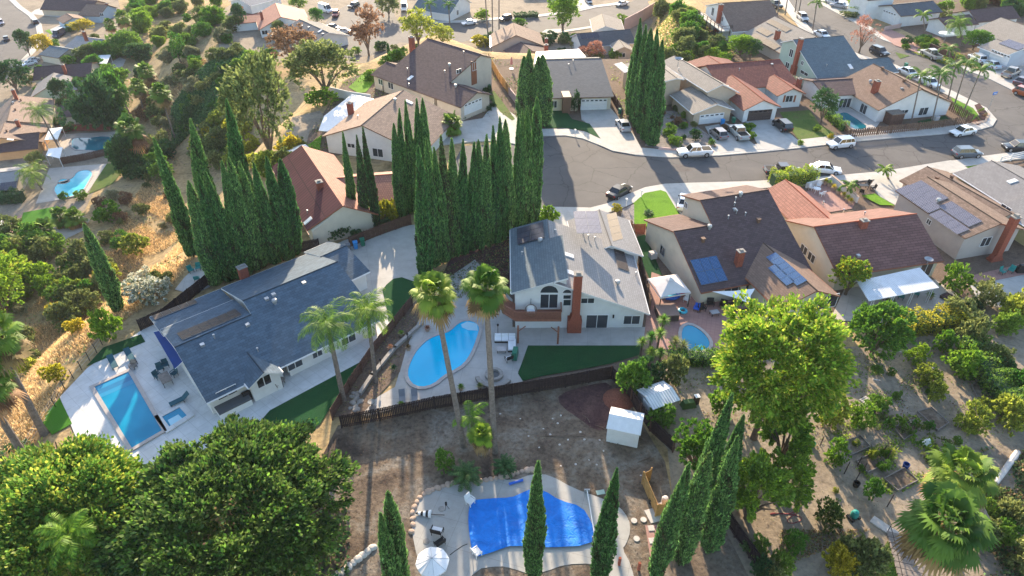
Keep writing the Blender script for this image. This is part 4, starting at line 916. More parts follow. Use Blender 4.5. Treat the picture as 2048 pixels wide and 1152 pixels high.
H.solar(1, 'B', qB(215,355), qB(420,290), qB(212,232), 4, 2, 'solar_black', 'black_metal') if 0 else H.solar(0, 'B', qB(215,355), qB(212,232), qB(420,290), 3, 2, 'solar_black', 'black_metal', .26)
H.solar(3, 'A', qB(650,170), qB(850,265), qB(825,95), 3, 2, 'solar_grey', lift=.2); H.solar(0, 'A', qB(980,525), qB(950,350), qB(1065,545), 3, 1, 'solar_brown'); H.solar(3, 'B', qB(905,120), qB(945,330), qB(985,150), 4, 1, 'solar_brown', lift=.2)
pc = P(*qB(645,1018), 0); b = MB(); o_ = H.o
b.box((pc[0]-o_[0], pc[1]-o_[1]+.25, -.2), (1.55, .95, 2.1), 0); b.box((pc[0]-o_[0]+.05, pc[1]-o_[1]+.25, 1.9), (1.2, .9, .5), 0, top=.85); b.box((pc[0]-o_[0]+.05, pc[1]-o_[1]+.25, 2.3), (.86, .8, 5.6), 0)
c_ = b.build('chimney', 'red_brick_paint', H.root); b = MB(); b.box((pc[0]-o_[0]+.05, pc[1]-o_[1]+.25, 7.9), (.98, .92, .12)); b.box((pc[0]-o_[0]+.05, pc[1]-o_[1]+.25, 8.02), (.5, .45, .2)); b.build('cap', 'stone_grey', c_)
for x, y, w_, h, k, pn in [(453,775,2.0,2.0,'sliding_door',2),(592,785,.95,1.0,'window',1),(592,745,.95,.7,'window',1),(750,772,1.55,.8,'window',2),(820,935,2.5,2.1,'sliding_door',2),(1088,920,1.9,1.3,'window',2)]: H.win(0, 'e0', *qB(x, y), w_, h, k, pn)
for x, y, r in [(455,710,1.0),(592,712,.5)]:
    p, a, u, n = H.hit(0, 'e0', *qB(x, y)); p = p-Vector(H.o); b = MB(); K = 14
    b.poly([tuple(p+Vector((math.cos(math.pi*k/K)*r, -.05, math.sin(math.pi*k/K)*r))) for k in range(K+1)]); f_ = b.build('arched_window', 'window_glass', H.root)
    b = MB(); b.tube([tuple(p+Vector((math.cos(math.pi*k/K)*r, -.06, math.sin(math.pi*k/K)*r))) for k in range(K+1)], .045, 5); b.build('frame', 'white_paint', f_)
for x, y, k in [(385,325,'turbine'),(245,425,'pipe')]: H.vent(0, 'B', *qB(x, y), k)
for x, y, k in [(600,425,'sky'),(615,560,'sky'),(715,265,'pipe'),(805,310,'pipe'),(755,295,'pipe'),(980,650,'turbine'),(1120,580,'pipe'),(500,255,'pipe')]: H.vent(0, 'A', *qB(x, y), k)
p, a, u, n = H.hit(0, 'e0', *qB(947,890)); b = MB(); p -= Vector(H.o); b.box((p.x, p.y-.1, p.z-.2), (.16, .16, .4)); b.build('wall_lamp', 'black_metal', H.root)
add(H)
# deck
b = MB(); b_ = MB(); d0 = P(*qB(205,838), 2.75); pts = [P(*qB(*s_), 2.75) for s_ in [(205,840),(95,800),(95,850),(200,915),(545,915),(545,840)]]
root = thing('balcony_deck', 'red-brown timber balcony deck with railing in front of the arched window', 'deck', (pts[0][0], pts[0][1], 0)); O = pts[0]
loc = [(p[0]-O[0], p[1]-O[1]) for p in pts]; loc[0] = (loc[0][0], loc[0][1]+.9); loc[1] = (loc[1][0], loc[1][1]+1.5); loc[5] = (loc[5][0], loc[5][1]+.9)
b.prism(loc, 2.5, 2.75); b.build('deck_floor', 'deck_wood', root)
for i in (1, 2, 3, 4):
    p0 = Vector((*loc[i], 0)); p1 = Vector((*loc[(i+1) % 6], 0)); L = (p1-p0).length; an = math.atan2(p1.y-p0.y, p1.x-p0.x); b = MB(); m_ = (p0+p1)/2
    b.box((m_.x, m_.y, 3.72), (L, .14, .05), an); b.box((m_.x, m_.y, 2.45), (L+.05, .1, .32), an); k = int(L/.13)
    for j in range(k): c_ = p0.lerp(p1, (j+.5)/k); b.box((c_.x, c_.y, 2.75), (.075, .035, .97), an)
    b.build('railing', 'deck_wood', root)
for i, s_ in enumerate([(215,1105),(520,1112)]):
    c_ = P(*qB(*s_), 0); b = MB(); b.box((c_[0]-O[0], c_[1]-O[1]+.1, 0), (.2, .2, 2.5)); x_ = c_[0]-O[0]; y_ = c_[1]-O[1]+.1; sg = 1 if i == 0 else -1
    b.tube([(x_, y_, 1.7), (x_+sg*.8, y_, 2.45)], .06, 5); b.build('post', 'deck_wood', root)
# hanging egg chair on the deck
e = P(*qB(313,880), 2.76); root = thing('egg_chair', 'round wicker egg chair with pale cushion on the balcony deck', 'chair', e); b = MB()
for k in range(9): a = math.pi*k/8; b.tube([(math.cos(a)*.62*math.cos(t_), -.28+.55*math.sin(a)*.9*(1 if math.cos(t_) else 0)*abs(math.cos(t_)), .85+.75*math.sin(t_)) for t_ in [(-1.57+3.14*j/10) for j in range(11)]], .025, 4)
b.tube([(math.cos(6.283*j/20)*.66, -.28, .85+.75*math.sin(6.283*j/20)) for j in range(21)], .045, 5); b.build('basket', 'grey_wood', root)
b = MB(); b.box((0, -.1, .5), (.9, .5, .18)); b.box((0, .12, .62), (.85, .16, .6), top=.85); b.build('cushion', 'white_fabric', root)
b = MB(); b.tube([(math.cos(6.283*j/18)*.62, math.sin(6.283*j/18)*.5, .03) for j in range(19)], .03, 5); b.tube([(0, .5, .03), (0, .62, 1.2), (0, .3, 1.95)], .035, 6); b.build('stand', 'black_metal', root)
# C purple-brown saltbox
fC = (23.65,75.20,.2852); qC = lambda x, y: (1270+x*.26045, 340+y*.26045)
H = House('saltbox_house', 'cream house with big dark purple-brown shingle roof and blue solar panels', fC, 0, 'cream_stucco', 'purple_brown_shingle', 'rust_trim')
H.wing(fC, 0, 9.8, -11.38, 2.31, 0, 7.47, 4.6, 5.8, endov=.35); z2 = 7.47-5.16*3.49/11.38
H.wing(fC, -5.22, 0, -11.38, 2.31, -3.49, z2, 4.19, 3.12, endov=.35); fC2 = (30.77,70.19,-1.2632)
H.wing(fC2, 0, 10.2, -4.5, 2.7, 0, 4.41, 3.67, 2.76, roof='brown_shingle')  # same roof as the main wing; sunlight painted in as lighter brown
H.solar(1, 'A', qC(505,885), qC(712,850), qC(430,695), 3, 2, 'solar_blue'); H.solar(2, 'A', qC(1240,890), qC(1080,635), qC(1310,860), 6, 1, 'solar_blue'); H.solar(2, 'A', qC(1150,880), qC(1060,735), qC(1230,860), 3, 1, 'solar_blue')
H.chimney(0, 'A', *qC(790,725), .8, .7, 1.9)
for x, y, k in [(770,235,'pipe'),(762,275,'pipe'),(765,305,'box'),(778,335,'pipe'),(715,375,'pipe'),(845,352,'pipe'),(945,400,'dark'),(808,200,'turbine')]: H.vent(0, 'A', *qC(x, y), k)
for x, y, k in [(520,550,'dark'),(570,452,'turbine')]: H.vent(1, 'A', *qC(x, y), k)
H.win(1, 'e0', *qC(212,620), 1.2, 1.3, frame='grey_metal'); H.win(0, 'e0', *qC(392,270), .8, .9); H.win(1, 'wA', *qC(738,918), 2.0, .8); H.win(0, 'wA', *qC(900,900), 2.0, 1.8, 'sliding_door')
H.win(2, 'e1', *qC(1480,1010), 2.6, 1.9, 'sliding_door', glass='black_glass')
add(H)
# D russet tile house
fD = (37.31,72.00,.2194); qD = lambda x, y: (1530+x*.28650, 310+y*.28650)
H = House('tile_roof_house', 'cream single-storey house with russet tile roof and white patio cover', fD, 0, 'cream_stucco', 'russet_tile', 'rust_trim')
H.wing(fD, 0, 14.51, -6.42, 2.61, 0, 5.58, 5.65, 3.2, roof='russet_tile', endov=.3); fD2 = (38.97,87.22,-1.365)
H.wing(fD2, 0, 11.5, -3.4, 2.4, 0, 4.1, 2.6, 2.7, roof='pink_tile')  # same russet roof; pink tile carries the sunlight in its colour
H.chimney(0, 'A', *qD(680,500), .9, .7, .9, down=.6); H.vent(0, 'A', *qD(650,705), 'box'); H.vent(0, 'B', *qD(545,400), 'pipe'); H.vent(0, 'B', *qD(692,420), 'pipe'); H.vent(1, 'B', *qD(405,345), 'pipe')
H.win(0, 'e0', *qD(272,660), 1.5, 1.2); H.win(0, 'e0', *qD(325,715), 1.5, 1.2); H.win(0, 'wA', *qD(1120,800), 1.8, 2.0, 'sliding_door')
p, a, u, n = H.hit(0, 'A', *qD(1130,760)); p -= Vector(H.o); b = MB(); b.lathe((p.x, p.y, p.z+.5), [(.0, 0), (.3, .05), (.5, .2), (.52, .24)], 16); b.tube([(p.x, p.y, p.z-.1), (p.x, p.y, p.z+.55)], .04, 6); b.build('satellite_dish', 'grey_metal', H.root)
add(H)
# its patio cover
cs = [P(*qD(*s_), 2.6) for s_ in [(740,845),(1080,785),(1215,925),(730,1018)]]; cs[2] = P(*qD(1215,925), 2.35); cs[3] = P(*qD(725,1018), 2.35)
cs[0] = P(*qD(640,905), 2.6); O = cs[0]; root = thing('patio_cover', 'white corrugated patio cover on slim posts behind the russet tile house', 'patio cover', (O[0], O[1], 0)); b = MB()
cs = [P(*qD(640,880), 2.6), P(*qD(1080,785), 2.6), P(*qD(1215,925), 2.35), P(*qD(725,1018), 2.35)]; Lc = [(c[0]-O[0], c[1]-O[1], c[2]) for c in cs]
uL = (Vector(Lc[1])-Vector(Lc[0])).length*1.6; b.solid([Lc[3], Lc[2], Lc[1], Lc[0]], [(c[0], c[1], c[2]-.1) for c in (Lc[3], Lc[2], Lc[1], Lc[0])], 'corrugated_white', 'white_paint', [(0, 0), (uL, 0), (uL, 3), (0, 3)]); b.build('cover_roof', None, root)
for f in (.08, .36, .64, .92):
    c_ = Vector(Lc[3]).lerp(Vector(Lc[2]), f); b = MB(); b.box((c_.x-.12, c_.y+.15, 0), (.07, .07, 2.28)); b.box((c_.x+.12, c_.y+.15, 0), (.07, .07, 2.28)); b.build('post', 'white_paint', root)
# E two storey with black panels
fE = (58.34,86.10,-1.3237)
H = House('solar_house', 'taupe two-storey house with white-framed windows and large solar arrays at right', fE, -1, 'grey_tan_stucco', 'speckled_brown_shingle', 'brown_trim', base=-.5)
H.wing(fE, 0, 12.94, -4.62, 4.6, 0, 6.1, 4.6, 4.5); H.wing((62.0,92.53,-1.25), 0, 14.5, -4.42, 2.9, 0, 4.48, 4.6, 2.9, wmat='tan_stucco')
H.solar(0, 'A', qD(935,250), qD(1140,410), qD(1000,210), 4, 1, 'solar_grey'); H.solar(0, 'A', qD(1015,222), qD(1195,340), qD(1090,180), 4, 1, 'solar_grey'); H.solar(0, 'A', qD(1165,435), qD(1340,560), qD(1225,385), 4, 1, 'solar_grey'); H.solar(0, 'A', qD(1240,385), qD(1425,505), qD(1300,325), 4, 1, 'solar_grey')
H.win(0, 'e1', *qD(1540,605), 1.5, 1.4); H.win(0, 'e1', *qD(1462,750), 1.7, 2.0, 'sliding_door'); H.win(0, 'wA', *qD(1145,467), .8, .8); H.win(1, 'e1', *qD(1708,700), 2.2, 2.0, 'sliding_door')
pc = P(*qD(1590,790), -1); b = MB(); o_ = H.o; rz = fE[2]+math.pi/2; x_, y_ = pc[0]-o_[0], pc[1]-o_[1]+.45
b.box((x_, y_, -.3), (1.8, .9, 1.6), rz); b.box((x_, y_, 1.3), (1.5, .85, .6), rz, top=.75); b.box((x_, y_, 1.8), (.85, .75, 5.6), rz); c_ = b.build('chimney', 'red_brick_paint', H.root)
b = MB(); b.box((x_, y_, 7.4), (1.0, .9, .14), rz); b.box((x_, y_, 7.54), (.5, .5, .3), rz); b.build('cap', 'stone_grey', c_)
b = MB(); sc = [P(*qD(*s_), 3.6) for s_ in [(1275,215),(1330,215),(1710,450),(1640,465)]]
b.solid([(c[0]-o_[0], c[1]-o_[1], 3.75+.25*(i in (1,2))) for i, c in enumerate(sc)][::-1], [(c[0]-o_[0], c[1]-o_[1], 3.67+.25*(i in (1,2))) for i, c in enumerate(sc)][::-1]); b.build('awning', 'white_metal', H.root)
H.vent(0, 'A', *qD(1205,330), 'turbine'); H.vent(1, 'A', *qD(1195,175), 'dark'); H.vent(1, 'B', *qD(1300,165), 'dark')
add(H)
# Y yellow house
fY = (71.41,92.78,-1.3531); H = House('yellow_house', 'yellow-walled house with grey shingle roof at the right edge', fY, 0, 'yellow_stucco', 'grey_shingle', 'white_paint')
H.wing(fY, 0, 13, -5.99, 2.92, 0, 4.3, 5.5, 2.9); H.wing((fY[0]+1.4, fY[1]-9.5, -1.3531), 0, 9, -6.5, 2.7, -2.0, 3.9, 3, 2.7, roof='grey_shingle'); H.win(1, 'wA', *qD(1680,378), 1.7, 1.0); H.vent(0, 'A', *qD(1725,185), 'sky'); add(H)
# F tan ranch
fF = (-23.85,102.01,1.2687); qF = lambda x, y: (540+x*.382, 60+y*.382)
H = House('ranch_house', 'white ranch house with tan-brown roof and brick chimney behind the cypress row', fF, 0, 'pink_stucco', 'tan_brown_shingle', 'brown_trim')
H.wall = 'white_stucco'; H.wing(fF, 0, 15.83, 7.55, 3.0, 0, 5.9, -10.08, 2.3, wmat='white_stucco'); H.chimney(0, 'A', *qF(425,440), .9, .8, 2.0); H.win(0, 'e0', *qF(565,642), 1.9, 1.5); H.win(0, 'e0', *qF(425,605), 1.4, .8)
for x, y, k in [(460,462,'pipe'),(490,385,'pipe')]: H.vent(0, 'A', *qF(x, y), k)
for x, y, k in [(655,375,'turbine'),(728,378,'sky')]: H.vent(0, 'B', *qF(x, y), k)
add(H)
b = MB(); cs = [P(*qF(*s_), 2.5) for s_ in [(255,525),(283,450),(430,335),(560,365),(400,470),(300,530)]]; O = cs[0]; root = thing('patio_cover', 'pale flat patio roof along the left side of the tan-brown ranch house', 'patio cover', (O[0], O[1], 0))
b.prism([(c[0]-O[0], c[1]-O[1]) for c in cs], 2.4, 2.5); b.build('cover_roof', 'white_metal', root)
for c in (cs[1], cs[2]): q_ = MB(); q_.box((c[0]-O[0]+.2, c[1]-O[1]-.2, 0), (.1, .1, 2.4)); q_.build('post', 'white_paint', root)
# G big brown house
fG = (-17.18,141.36,-.7315); zG = lambda y: 7.58+(2.88-7.58)*(-y)/12.97
H = House('saltbox_house', 'large house with dark brown roof, wood-panelled gable and white garage door behind the cypress row', fG, 0, 'beige_stucco', 'purple_brown_shingle', 'brown_trim')
H.wing(fG, 0, 15.21, -12.97, 2.88, 0, 7.58, 3.5, 6.2, endov=.3); H.wing(fG, -2.88, 0, -12.97, 2.88, -8.85, zG(-8.85), -4.5, 2.9, endov=.3); H.wing(fG, 15.21, 22.44, -12.97, 2.88, -8.59, zG(-8.59), -4.6, 2.9, endov=.5)
H.chimney(0, 'A', *qF(745,95), 1.0, .8, 2.2); H.win(0, 'e1', *qF(1070,190), 1.2, 1.6); H.win(0, 'e1', *qF(988,215), 1.3, .8); H.win(2, 'e1', *qF(1063,400), 4.6, 2.1, 'garage'); H.win(1, 'wA', *qF(580,272), 1.4, 1.2); H.win(0, 'wA', *qF(633,292), 1.6, 1.3)
p, a, u, n = H.hit(0, 'e1', *qF(1066,180)); p -= Vector(H.o); b = MB(); b.box((p.x, p.y, 2.2), (1.5, .08, 4.6), math.atan2(a.y, a.x)); b.build('wood_panel', 'rust_trim', H.root)
for x, y, k in [(735,252,'sky'),(940,190,'turbine'),(915,225,'pipe'),(720,212,'pipe'),(728,293,'pipe'),(1015,125,'pipe')]: H.vent(0, 'A', *qF(x, y), k)
H.vent(2, 'A', *qF(972,300), 'turbine'); add(H)
# R red metal roof
fR = (-30.82,93.92,-1.0756)
H = House('red_roof_house', 'low cream house with ribbed maroon roof behind the left cypresses', fR, 0, 'cream_stucco', 'shaded_maroon_tile', 'rust_trim')
H.wing(fR, -2.5, 18.3, -4.9, 2.2, 0, 5.2, 4.6, 2.6, skA=-1.2, sides='A'); H.wing(fR, -2.5, 18.3, -4.9, 2.2, 0, 5.2, 4.6, 2.6, sides='B', wall=False, roof='pink_tile'); H.wing((-19.49,88.64,.153), -6, 6, -5.02, 2.6, 0, 4.0, 3.5, 2.7, roof='pink_tile'); H.chimney(0, 'A', *qF(262,825), .9, .8, .9); H.vent(0, 'A', *qF(200,1000), 'sky'); H.vent(0, 'A', *qF(197,960), 'pipe')  # one roof: shaded slope painted dark maroon, sunlit slope painted pale pink
add(H)
# H centre-top
fH = (6.65,135.52,.0739); q3 = lambda x, y: (1024+x*.25, y*.25)
H = House('grey_roof_house', 'house with wide slate-grey roof and white garage door facing the cul-de-sac', fH, 0, 'cream_stucco', 'charcoal_shingle', 'brown_trim')
H.roof = 'charcoal_shingle'; H.wing(fH, -.5, 5.0, -14.15, 2.76, 0, 5.17, 3.5, 4.3); H.wing(fH, 5.0, 11.2, -14.15, 2.76, 0, 5.17, 3.5, 4.3); H.win(1, 'wA', *q3(655,835), 4.9, 2.1, 'garage'); H.win(0, 'wA', *q3(335,835), 1.2, 1.4); H.chimney(0, 'B', 1092, 104, .9, .8, 1.6)
for x, y in [(490,500),(455,530)]: H.vent(1, 'A', *q3(x, y), 'pipe')
p, a, u, n = H.hit(1, 'A', *q3(430,740)); p -= Vector(H.o); b = MB(); b.box((p.x, p.y-1.2, -.1), (1.5, 3.0, 3.35), fH[2]); b.build('entry_recess', 'brown_trim', H.root); add(H)
b = MB(); cs = [P(*s_, 2.9) for s_ in [(1072,104),(1068,128),(1172,114),(1158,98)]]; O = cs[0]; root = thing('patio_cover', 'flat white patio roof behind the slate-grey roofed house', 'patio cover', (O[0], O[1], 0)); b.prism([(c[0]-O[0], c[1]-O[1]) for c in cs], 2.8, 2.95); b.build('cover_roof', 'white_metal', root)

for c in cs: q_ = MB(); q_.box(((c[0]-O[0])*.97, (c[1]-O[1])*.97, 0), (.12, .12, 2.8)); q_.build('post', 'white_paint', root)
# I tan two-level + garage
q1 = lambda x, y: (1200+x*.21484, 90+y*.21484)
fI = (30.6,134.0,-1.223); H = House('tan_house', 'tan stucco house with grey roof over its white garage door, beside the tall cypress clump', fI, 0, 'tan_stucco', 'warm_grey_shingle', 'white_paint')
H.wing(fI, -2, 15.0, -.5, 4.6, 2.6, 5.6, 6.5, 3.6); f2 = (34.36,124.0,-1.32); H.wing(f2, -1.5, 8.03, -4.44, 2.3, 0, 3.7, 3.69, 2.3); H.wing((27.5,136.5,-1.3), 0, 12, -6, 4.4, 0, 5.2, 1.5, 4.9)
H.win(1, 'e1', *q1(1035,690), 4.8, 2.1, 'garage'); H.win(0, 'wA', *q1(650,390), 1.3, 1.2, frame='tan_stucco'); H.solar(2, 'A', q1(225,265), q1(135,180), q1(290,235), 3, 1, 'solar_grey')
for x, y in [(620,270),(765,330),(810,350),(732,238)]: H.vent(0, 'A', *q1(x, y), 'pipe')
p, a, u, n = H.hit(0, 'B', *q1(725,190)); p -= Vector(H.o); b = MB(); b.lathe((p.x, p.y, p.z+.8), [(0, 0), (.35, .06), (.62, .26), (.64, .3)], 16); b.tube([(p.x, p.y, p.z-.2), (p.x, p.y, p.z+.85)], .05, 6); b.build('satellite_dish', 'grey_metal', H.root); add(H)
# J red tile
fJ = (37.93,133.04,.2220); H = House('clay_tile_house', 'white house with red clay tile roofs and dark brown garage door', fJ, 0, 'white_stucco', 'red_clay_tile', 'rust_trim')
H.wing(fJ, 0, 16.01, -7.82, 2.75, 0, 4.92, 5.33, 2.68); H.wing((42.30,129.80,-1.3782), 0, 13.0, -3.58, 2.48, 0, 4.13, 3.64, 2.6); H.wing((50.76,130.66,-1.37), 0, 7.38, -2.94, 2.66, 0, 3.89, 2.81, 2.66); H.wing((40.52,142.0,-1.2903), 0, 6, -5.29, 2.88, 0, 3.89, 5, 2.7)
H.win(1, 'e1', *q1(1485,655), 4.6, 2.1, 'garage', frame='dark_trim', glass='black_glass'); H.win(2, 'e1', *q1(1760,500), 1.5, 1.3)
for sx in (1715, 1812): p, a, u, n = H.hit(2, 'e1', *q1(sx, 500)); p -= Vector(H.o); b = MB(); b.box((p.x, p.y-.04, p.z-.65), (.35, .06, 1.3), math.atan2(a.y, a.x)); b.build('shutter', 'rust_trim', H.root)
H.win(0, 'e0', *q1(1000,365), 1.2, 1.2, frame='sage_siding'); H.win(1, 'wA', *q1(1085,435), 1.2, 1.2, frame='sage_siding') if 0 else None
H.chimney(0, 'A', *q1(1845,380), .8, .7, 1.4); H.vent(0, 'A', *q1(1600,180), 'box'); H.vent(0, 'A', *q1(1295,240), 'pipe'); H.vent(1, 'A', *q1(1185,385), 'box'); add(H)
# K slate-blue saltbox
q2 = lambda x, y: (1540+x*.20833, 50+y*.20833)
fK = (57.16,141.34,.2378); H = House('slate_roof_house', 'sage green two-storey house with slate-blue saltbox roof and brick chimney', fK, 0, 'sage_siding', 'slate_blue_shingle', 'white_paint')
H.wing(fK, 0, 11.63, -10.95, 2.76, 0, 7.3, 4.1, 5.63, endov=.25); H.wing((70.56,137.86,.2574), -2, 6.27, -4.04, 2.71, 0, 4.36, 4.4, 2.7)
H.win(0, 'e0', *q2(205,270), 1.3, 1.6); H.win(0, 'e0', *q2(168,385), 1.4, 1.2); H.win(0, 'e0', *q2(312,365), .9, .9); H.win(0, 'e0', *q2(330,462), 2.6, .7); H.vent(0, 'A', *q2(770,400), 'sky'); H.vent(0, 'A', *q2(540,400), 'pipe')
p, a, u, n = H.hit(0, 'e0', *q2(250,400)); p -= Vector(H.o); b = MB(); an = math.atan2(a.y, a.x); b.box((p.x-.3, p.y, -.3), (1.3, .8, 3.2), an); b.box((p.x-.3, p.y, 2.8), (.8, .7, 5.4), an); c_ = b.build('chimney', 'red_brick_paint', H.root); b = MB(); b.box((p.x-.3, p.y, 8.2), (.95, .85, .25), an); b.build('cap', 'stone_grey', c_); add(H)
# M corner house
fM = (69.70,131.35,-1.3369); H = House('corner_house', 'white corner house with brown shingle roof and lone brick chimney inside the slatted fence', fM, 0, 'white_stucco', 'brown_shingle', 'brown_trim')
H.roof = 'brown_shingle'; H.wing(fM, 0, 13.56, -7.62, 2.52, 0, 5.77, 8.22, 2.4, roof='brown_shingle'); H.wing((57.79,127.84,.15), -.5, 9.0, -5.2, 2.7, 0, 3.7, 4, 2.7, roof='purple_brown_shingle')
H.chimney(0, 'A', *q2(1000,645), .95, .85, 2.1)
for x, y, k in [(1075,430,'dark'),(1283,545,'dark'),(958,555,'turbine'),(1265,612,'box')]: H.vent(0, 'A', *q2(x, y), k)
for x, y in [(1168,430),(1248,470)]: H.vent(0, 'B', *q2(x, y), 'dark')
H.win(0, 'e1', *q2(1472,828), 1.9, 1.5); H.win(0, 'e1', *q2(1290,830), 1.6, .7); H.win(0, 'wA', *q2(898,805), 1.8, 1.7, 'sliding_door'); H.win(1, 'wA', *q2(718,750), 2.4, 1.9, 'sliding_door', 3); add(H)
# N, O upper right
fN = (49.41,171.96,.1994); H = House('deck_house', 'white house with broad brown roof and raised timber deck at the top right', fN, 0, 'white_stucco', 'brown_shingle', 'white_paint'); q5 = lambda x, y: (1330+x*.180664, y*.180664)
H.wing(fN, 0, 13.5, -9.41, 2.56, 0, 6.67, 6.6, 4.5, endov=.25); H.win(0, 'e0', *q5(530,128), 1.2, 1.9); H.chimney(0, 'A', *q5(612,110), .9, .8, 1.2, down=5); H.win(0, 'e0', *q5(636,212), .9, 1.1); add(H)
fO = (61.08,164.67,-1.3022); H = House('tan_roof_house', 'house with grey-tan roof carrying four long solar strips and a brick chimney', fO, 0, 'grey_tan_stucco', 'warm_grey_shingle', 'brown_trim'); H.wing(fO, 0, 15.78, -7.34, 2.33, 0, 5.6, 7, 2.6); H.chimney(0, 'A', *q5(1235,430), 1.0, .8, 1.8)
H.solar(0, 'A', q5(1335,360), q5(1140,235), q5(1405,325), 3, 1, 'solar_brown'); H.solar(0, 'A', q5(1210,555), q5(990,380), q5(1280,515), 4, 1, 'solar_brown'); H.solar(0, 'A', q5(1130,408), q5(1020,330), q5(1195,365), 2, 1, 'solar_brown'); add(H)
# S,T,U upper right
q4 = lambda x, y: (1740+x*.173619, y*.173619)
fS = (94.9,179.1,.3032); H = House('white_garage_house', 'white house with blue-grey roof and white garage door at the upper right', fS, 0, 'white_stucco', 'slate_blue_shingle', 'brown_trim'); H.roof = 'charcoal_shingle'
H.wing(fS, 0, 13, -4.06, 2.76, 0, 4.43, 6, 2.7, roof='charcoal_shingle'); H.wing((fS[0]-6, fS[1]+5, .3032), 0, 9, -3, 5, 0, 6.2, 4, 5, roof='charcoal_shingle'); H.win(0, 'e0', *q4(215,185), 4.5, 2.2, 'garage'); add(H)
fT = (111.28,173.59,.2993); H = House('white_gable_house', 'white gabled house with brown roof behind the palms at the far right', fT, 0, 'white_stucco', 'purple_brown_shingle', 'brown_trim'); H.wing(fT, 0, 13.4, -3.51, 2.67, 0, 4.66, 5, 2.7); H.wing((fT[0]-9, fT[1]-3.5, .3), 0, 9.5, -3.5, 2.5, 0, 3.8, 3, 2.6); add(H)
fU = (114.62,166.1,-1.3110); H = House('pale_blue_house', 'pale blue house with grey roof, white panelled garage door and small solar array', fU, 0, 'pale_blue_stucco', 'warm_grey_shingle', 'white_paint'); H.wing(fU, 0, 16, -6.9, 2.57, 0, 4.97, 7, 2.6); fU2 = (104.5,152.2,-1.3045)
H.wing(fU2, 0, 7, -2.53, 2.73, 2, 4.0, 7, 2.6); H.win(1, 'wA', *q4(1490,660), 4.9, 2.1, 'garage'); H.solar(1, 'A', q4(1700,585), q4(1600,455), q4(1774,545), 3, 1, 'solar_grey'); add(H)
H = House('edge_house', 'low tan-roofed house corner at the right edge above the orange car', (113,138), 0, 'tan_stucco', 'tan_brown_shingle'); H.wing((112.5,141,-1.30), 0, 12, -4, 2.6, 0, 4.2, 5, 2.6); add(H)
# ledge houses (-11)
zl = -11; q7 = lambda x, y: (440+x*.166016, y*.166016)
fV = (-72.93,220.75,-1.2067); H = House('pink_roof_house', 'white house with pink tile roof and red chimney at the top left', fV, zl, 'white_stucco', 'pink_tile', 'rust_trim', base=-4); H.wing(fV, 0, 16.48, -6.7, 2.45, 0, 5.47, 8.09, 2.85); H.wing((fV[0]-13, fV[1]-7.5, .35), 0, 12, -5, 2.4, 0, 3.4, 3, 2.6); H.chimney(0, 'A', *q7(510,235), 1.0, .8, 2.2); H.win(0, 'e1', *q7(540,390), 1.7, 1.2, glass='black_glass'); add(H)
fV2 = (-61.99,206.17,-.8531); H = House('grey_roof_house', 'white-walled house with slate-grey roof behind the brown tree at top left', fV2, zl, 'white_stucco', 'charcoal_shingle', 'white_paint', base=-3); H.wing(fV2, 0, 17.19, -6, 2.5, 0, 4.57, 6.24, 2.59)
for x, y in [(990,310),(1070,330),(1240,410)]: H.vent(0, 'A', *q7(x, y), 'box')
H.vent(0, 'A', *q7(1205,375), 'sky'); add(H)
q8 = lambda x, y: (940+x*.195313, y*.195313)
fX = (.33,199.14,-1.5044); H = House('brown_gable_house', 'grey-brown gabled house with white side awning at the top centre', fX, zl, 'grey_tan_stucco', 'tan_brown_shingle', 'brown_trim'); H.roof = 'warm_grey_shingle'; H.wing(fX, 0, 11.76, -6.91, 2.42, 0, 5.6, 7.58, 2.64, roof='tan_brown_shingle'); H.wing((fX[0]+2, fX[1]-12.5, -1.2), 0, 8, -5, 2.4, 0, 4.0, 6, 2.4, roof='purple_brown_shingle'); H.chimney(0, 'B', *q8(780,470), .9, .8, 2); add(H)
b = MB(); cs = [P(*q8(*s_), zl+2.6) for s_ in [(195,370),(205,485),(345,400),(320,300)]]; O = cs[0]; root = thing('side_awning', 'white sloping awning at the left of the grey-brown gabled house', 'awning', (O[0], O[1], zl)); b.prism([(c[0]-O[0], c[1]-O[1]) for c in cs], 2.5, 2.6); b.build('cover_roof', 'white_metal', root); 
for c in cs[:2]: q_ = MB(); q_.box(((c[0]-O[0])*.96, (c[1]-O[1])*.96, -.2), (.12, .12, 2.7)); q_.build('post', 'white_paint', root)
fX2 = (17.5,190.86,.2639); H = House('blue_grey_roof_house', 'house with blue-grey roof and flat dark panels beside the tall street tree', fX2, zl, 'white_stucco', 'slate_blue_shingle', 'white_paint'); H.roof = 'charcoal_shingle'; H.wing(fX2, 0, 15.87, -4.8, 2.57, 0, 4.96, 5, 2.7, roof='charcoal_shingle'); H.wing((27.02,213.51,-1.6), 0, 13, -3.5, 2.6, 0, 4.2, 5.75, 2.6, roof='warm_grey_shingle'); H.wing((29.26,189.57,-1.4773), 0, 6, -2.58, 2.68, 0, 3.76, 2.47, 2.7, roof='warm_grey_shingle', wmat='grey_tan_stucco')
H.win(2, 'e1', *q8(1560,565), 1.6, 1.2); H.solar(0, 'A', q8(1140,405), q8(1330,390), q8(1130,350), 3, 1, 'solar_black'); add(H)
H = House('white_house', 'white house with blue-grey roof beyond the upper street at top centre', (-28.2,232.9), zl, 'white_stucco', 'slate_blue_shingle', 'white_paint'); H.wing((-28.21,232.88,-.4603), 0, 14, -8, 2.29, 0, 6.2, 6, 2.7); H.win(0, 'wA', 930, 19, 1.2, 1.5) if 0 else H.win(0, 'e1', 915, 25, 1.2, 1.5); add(H)
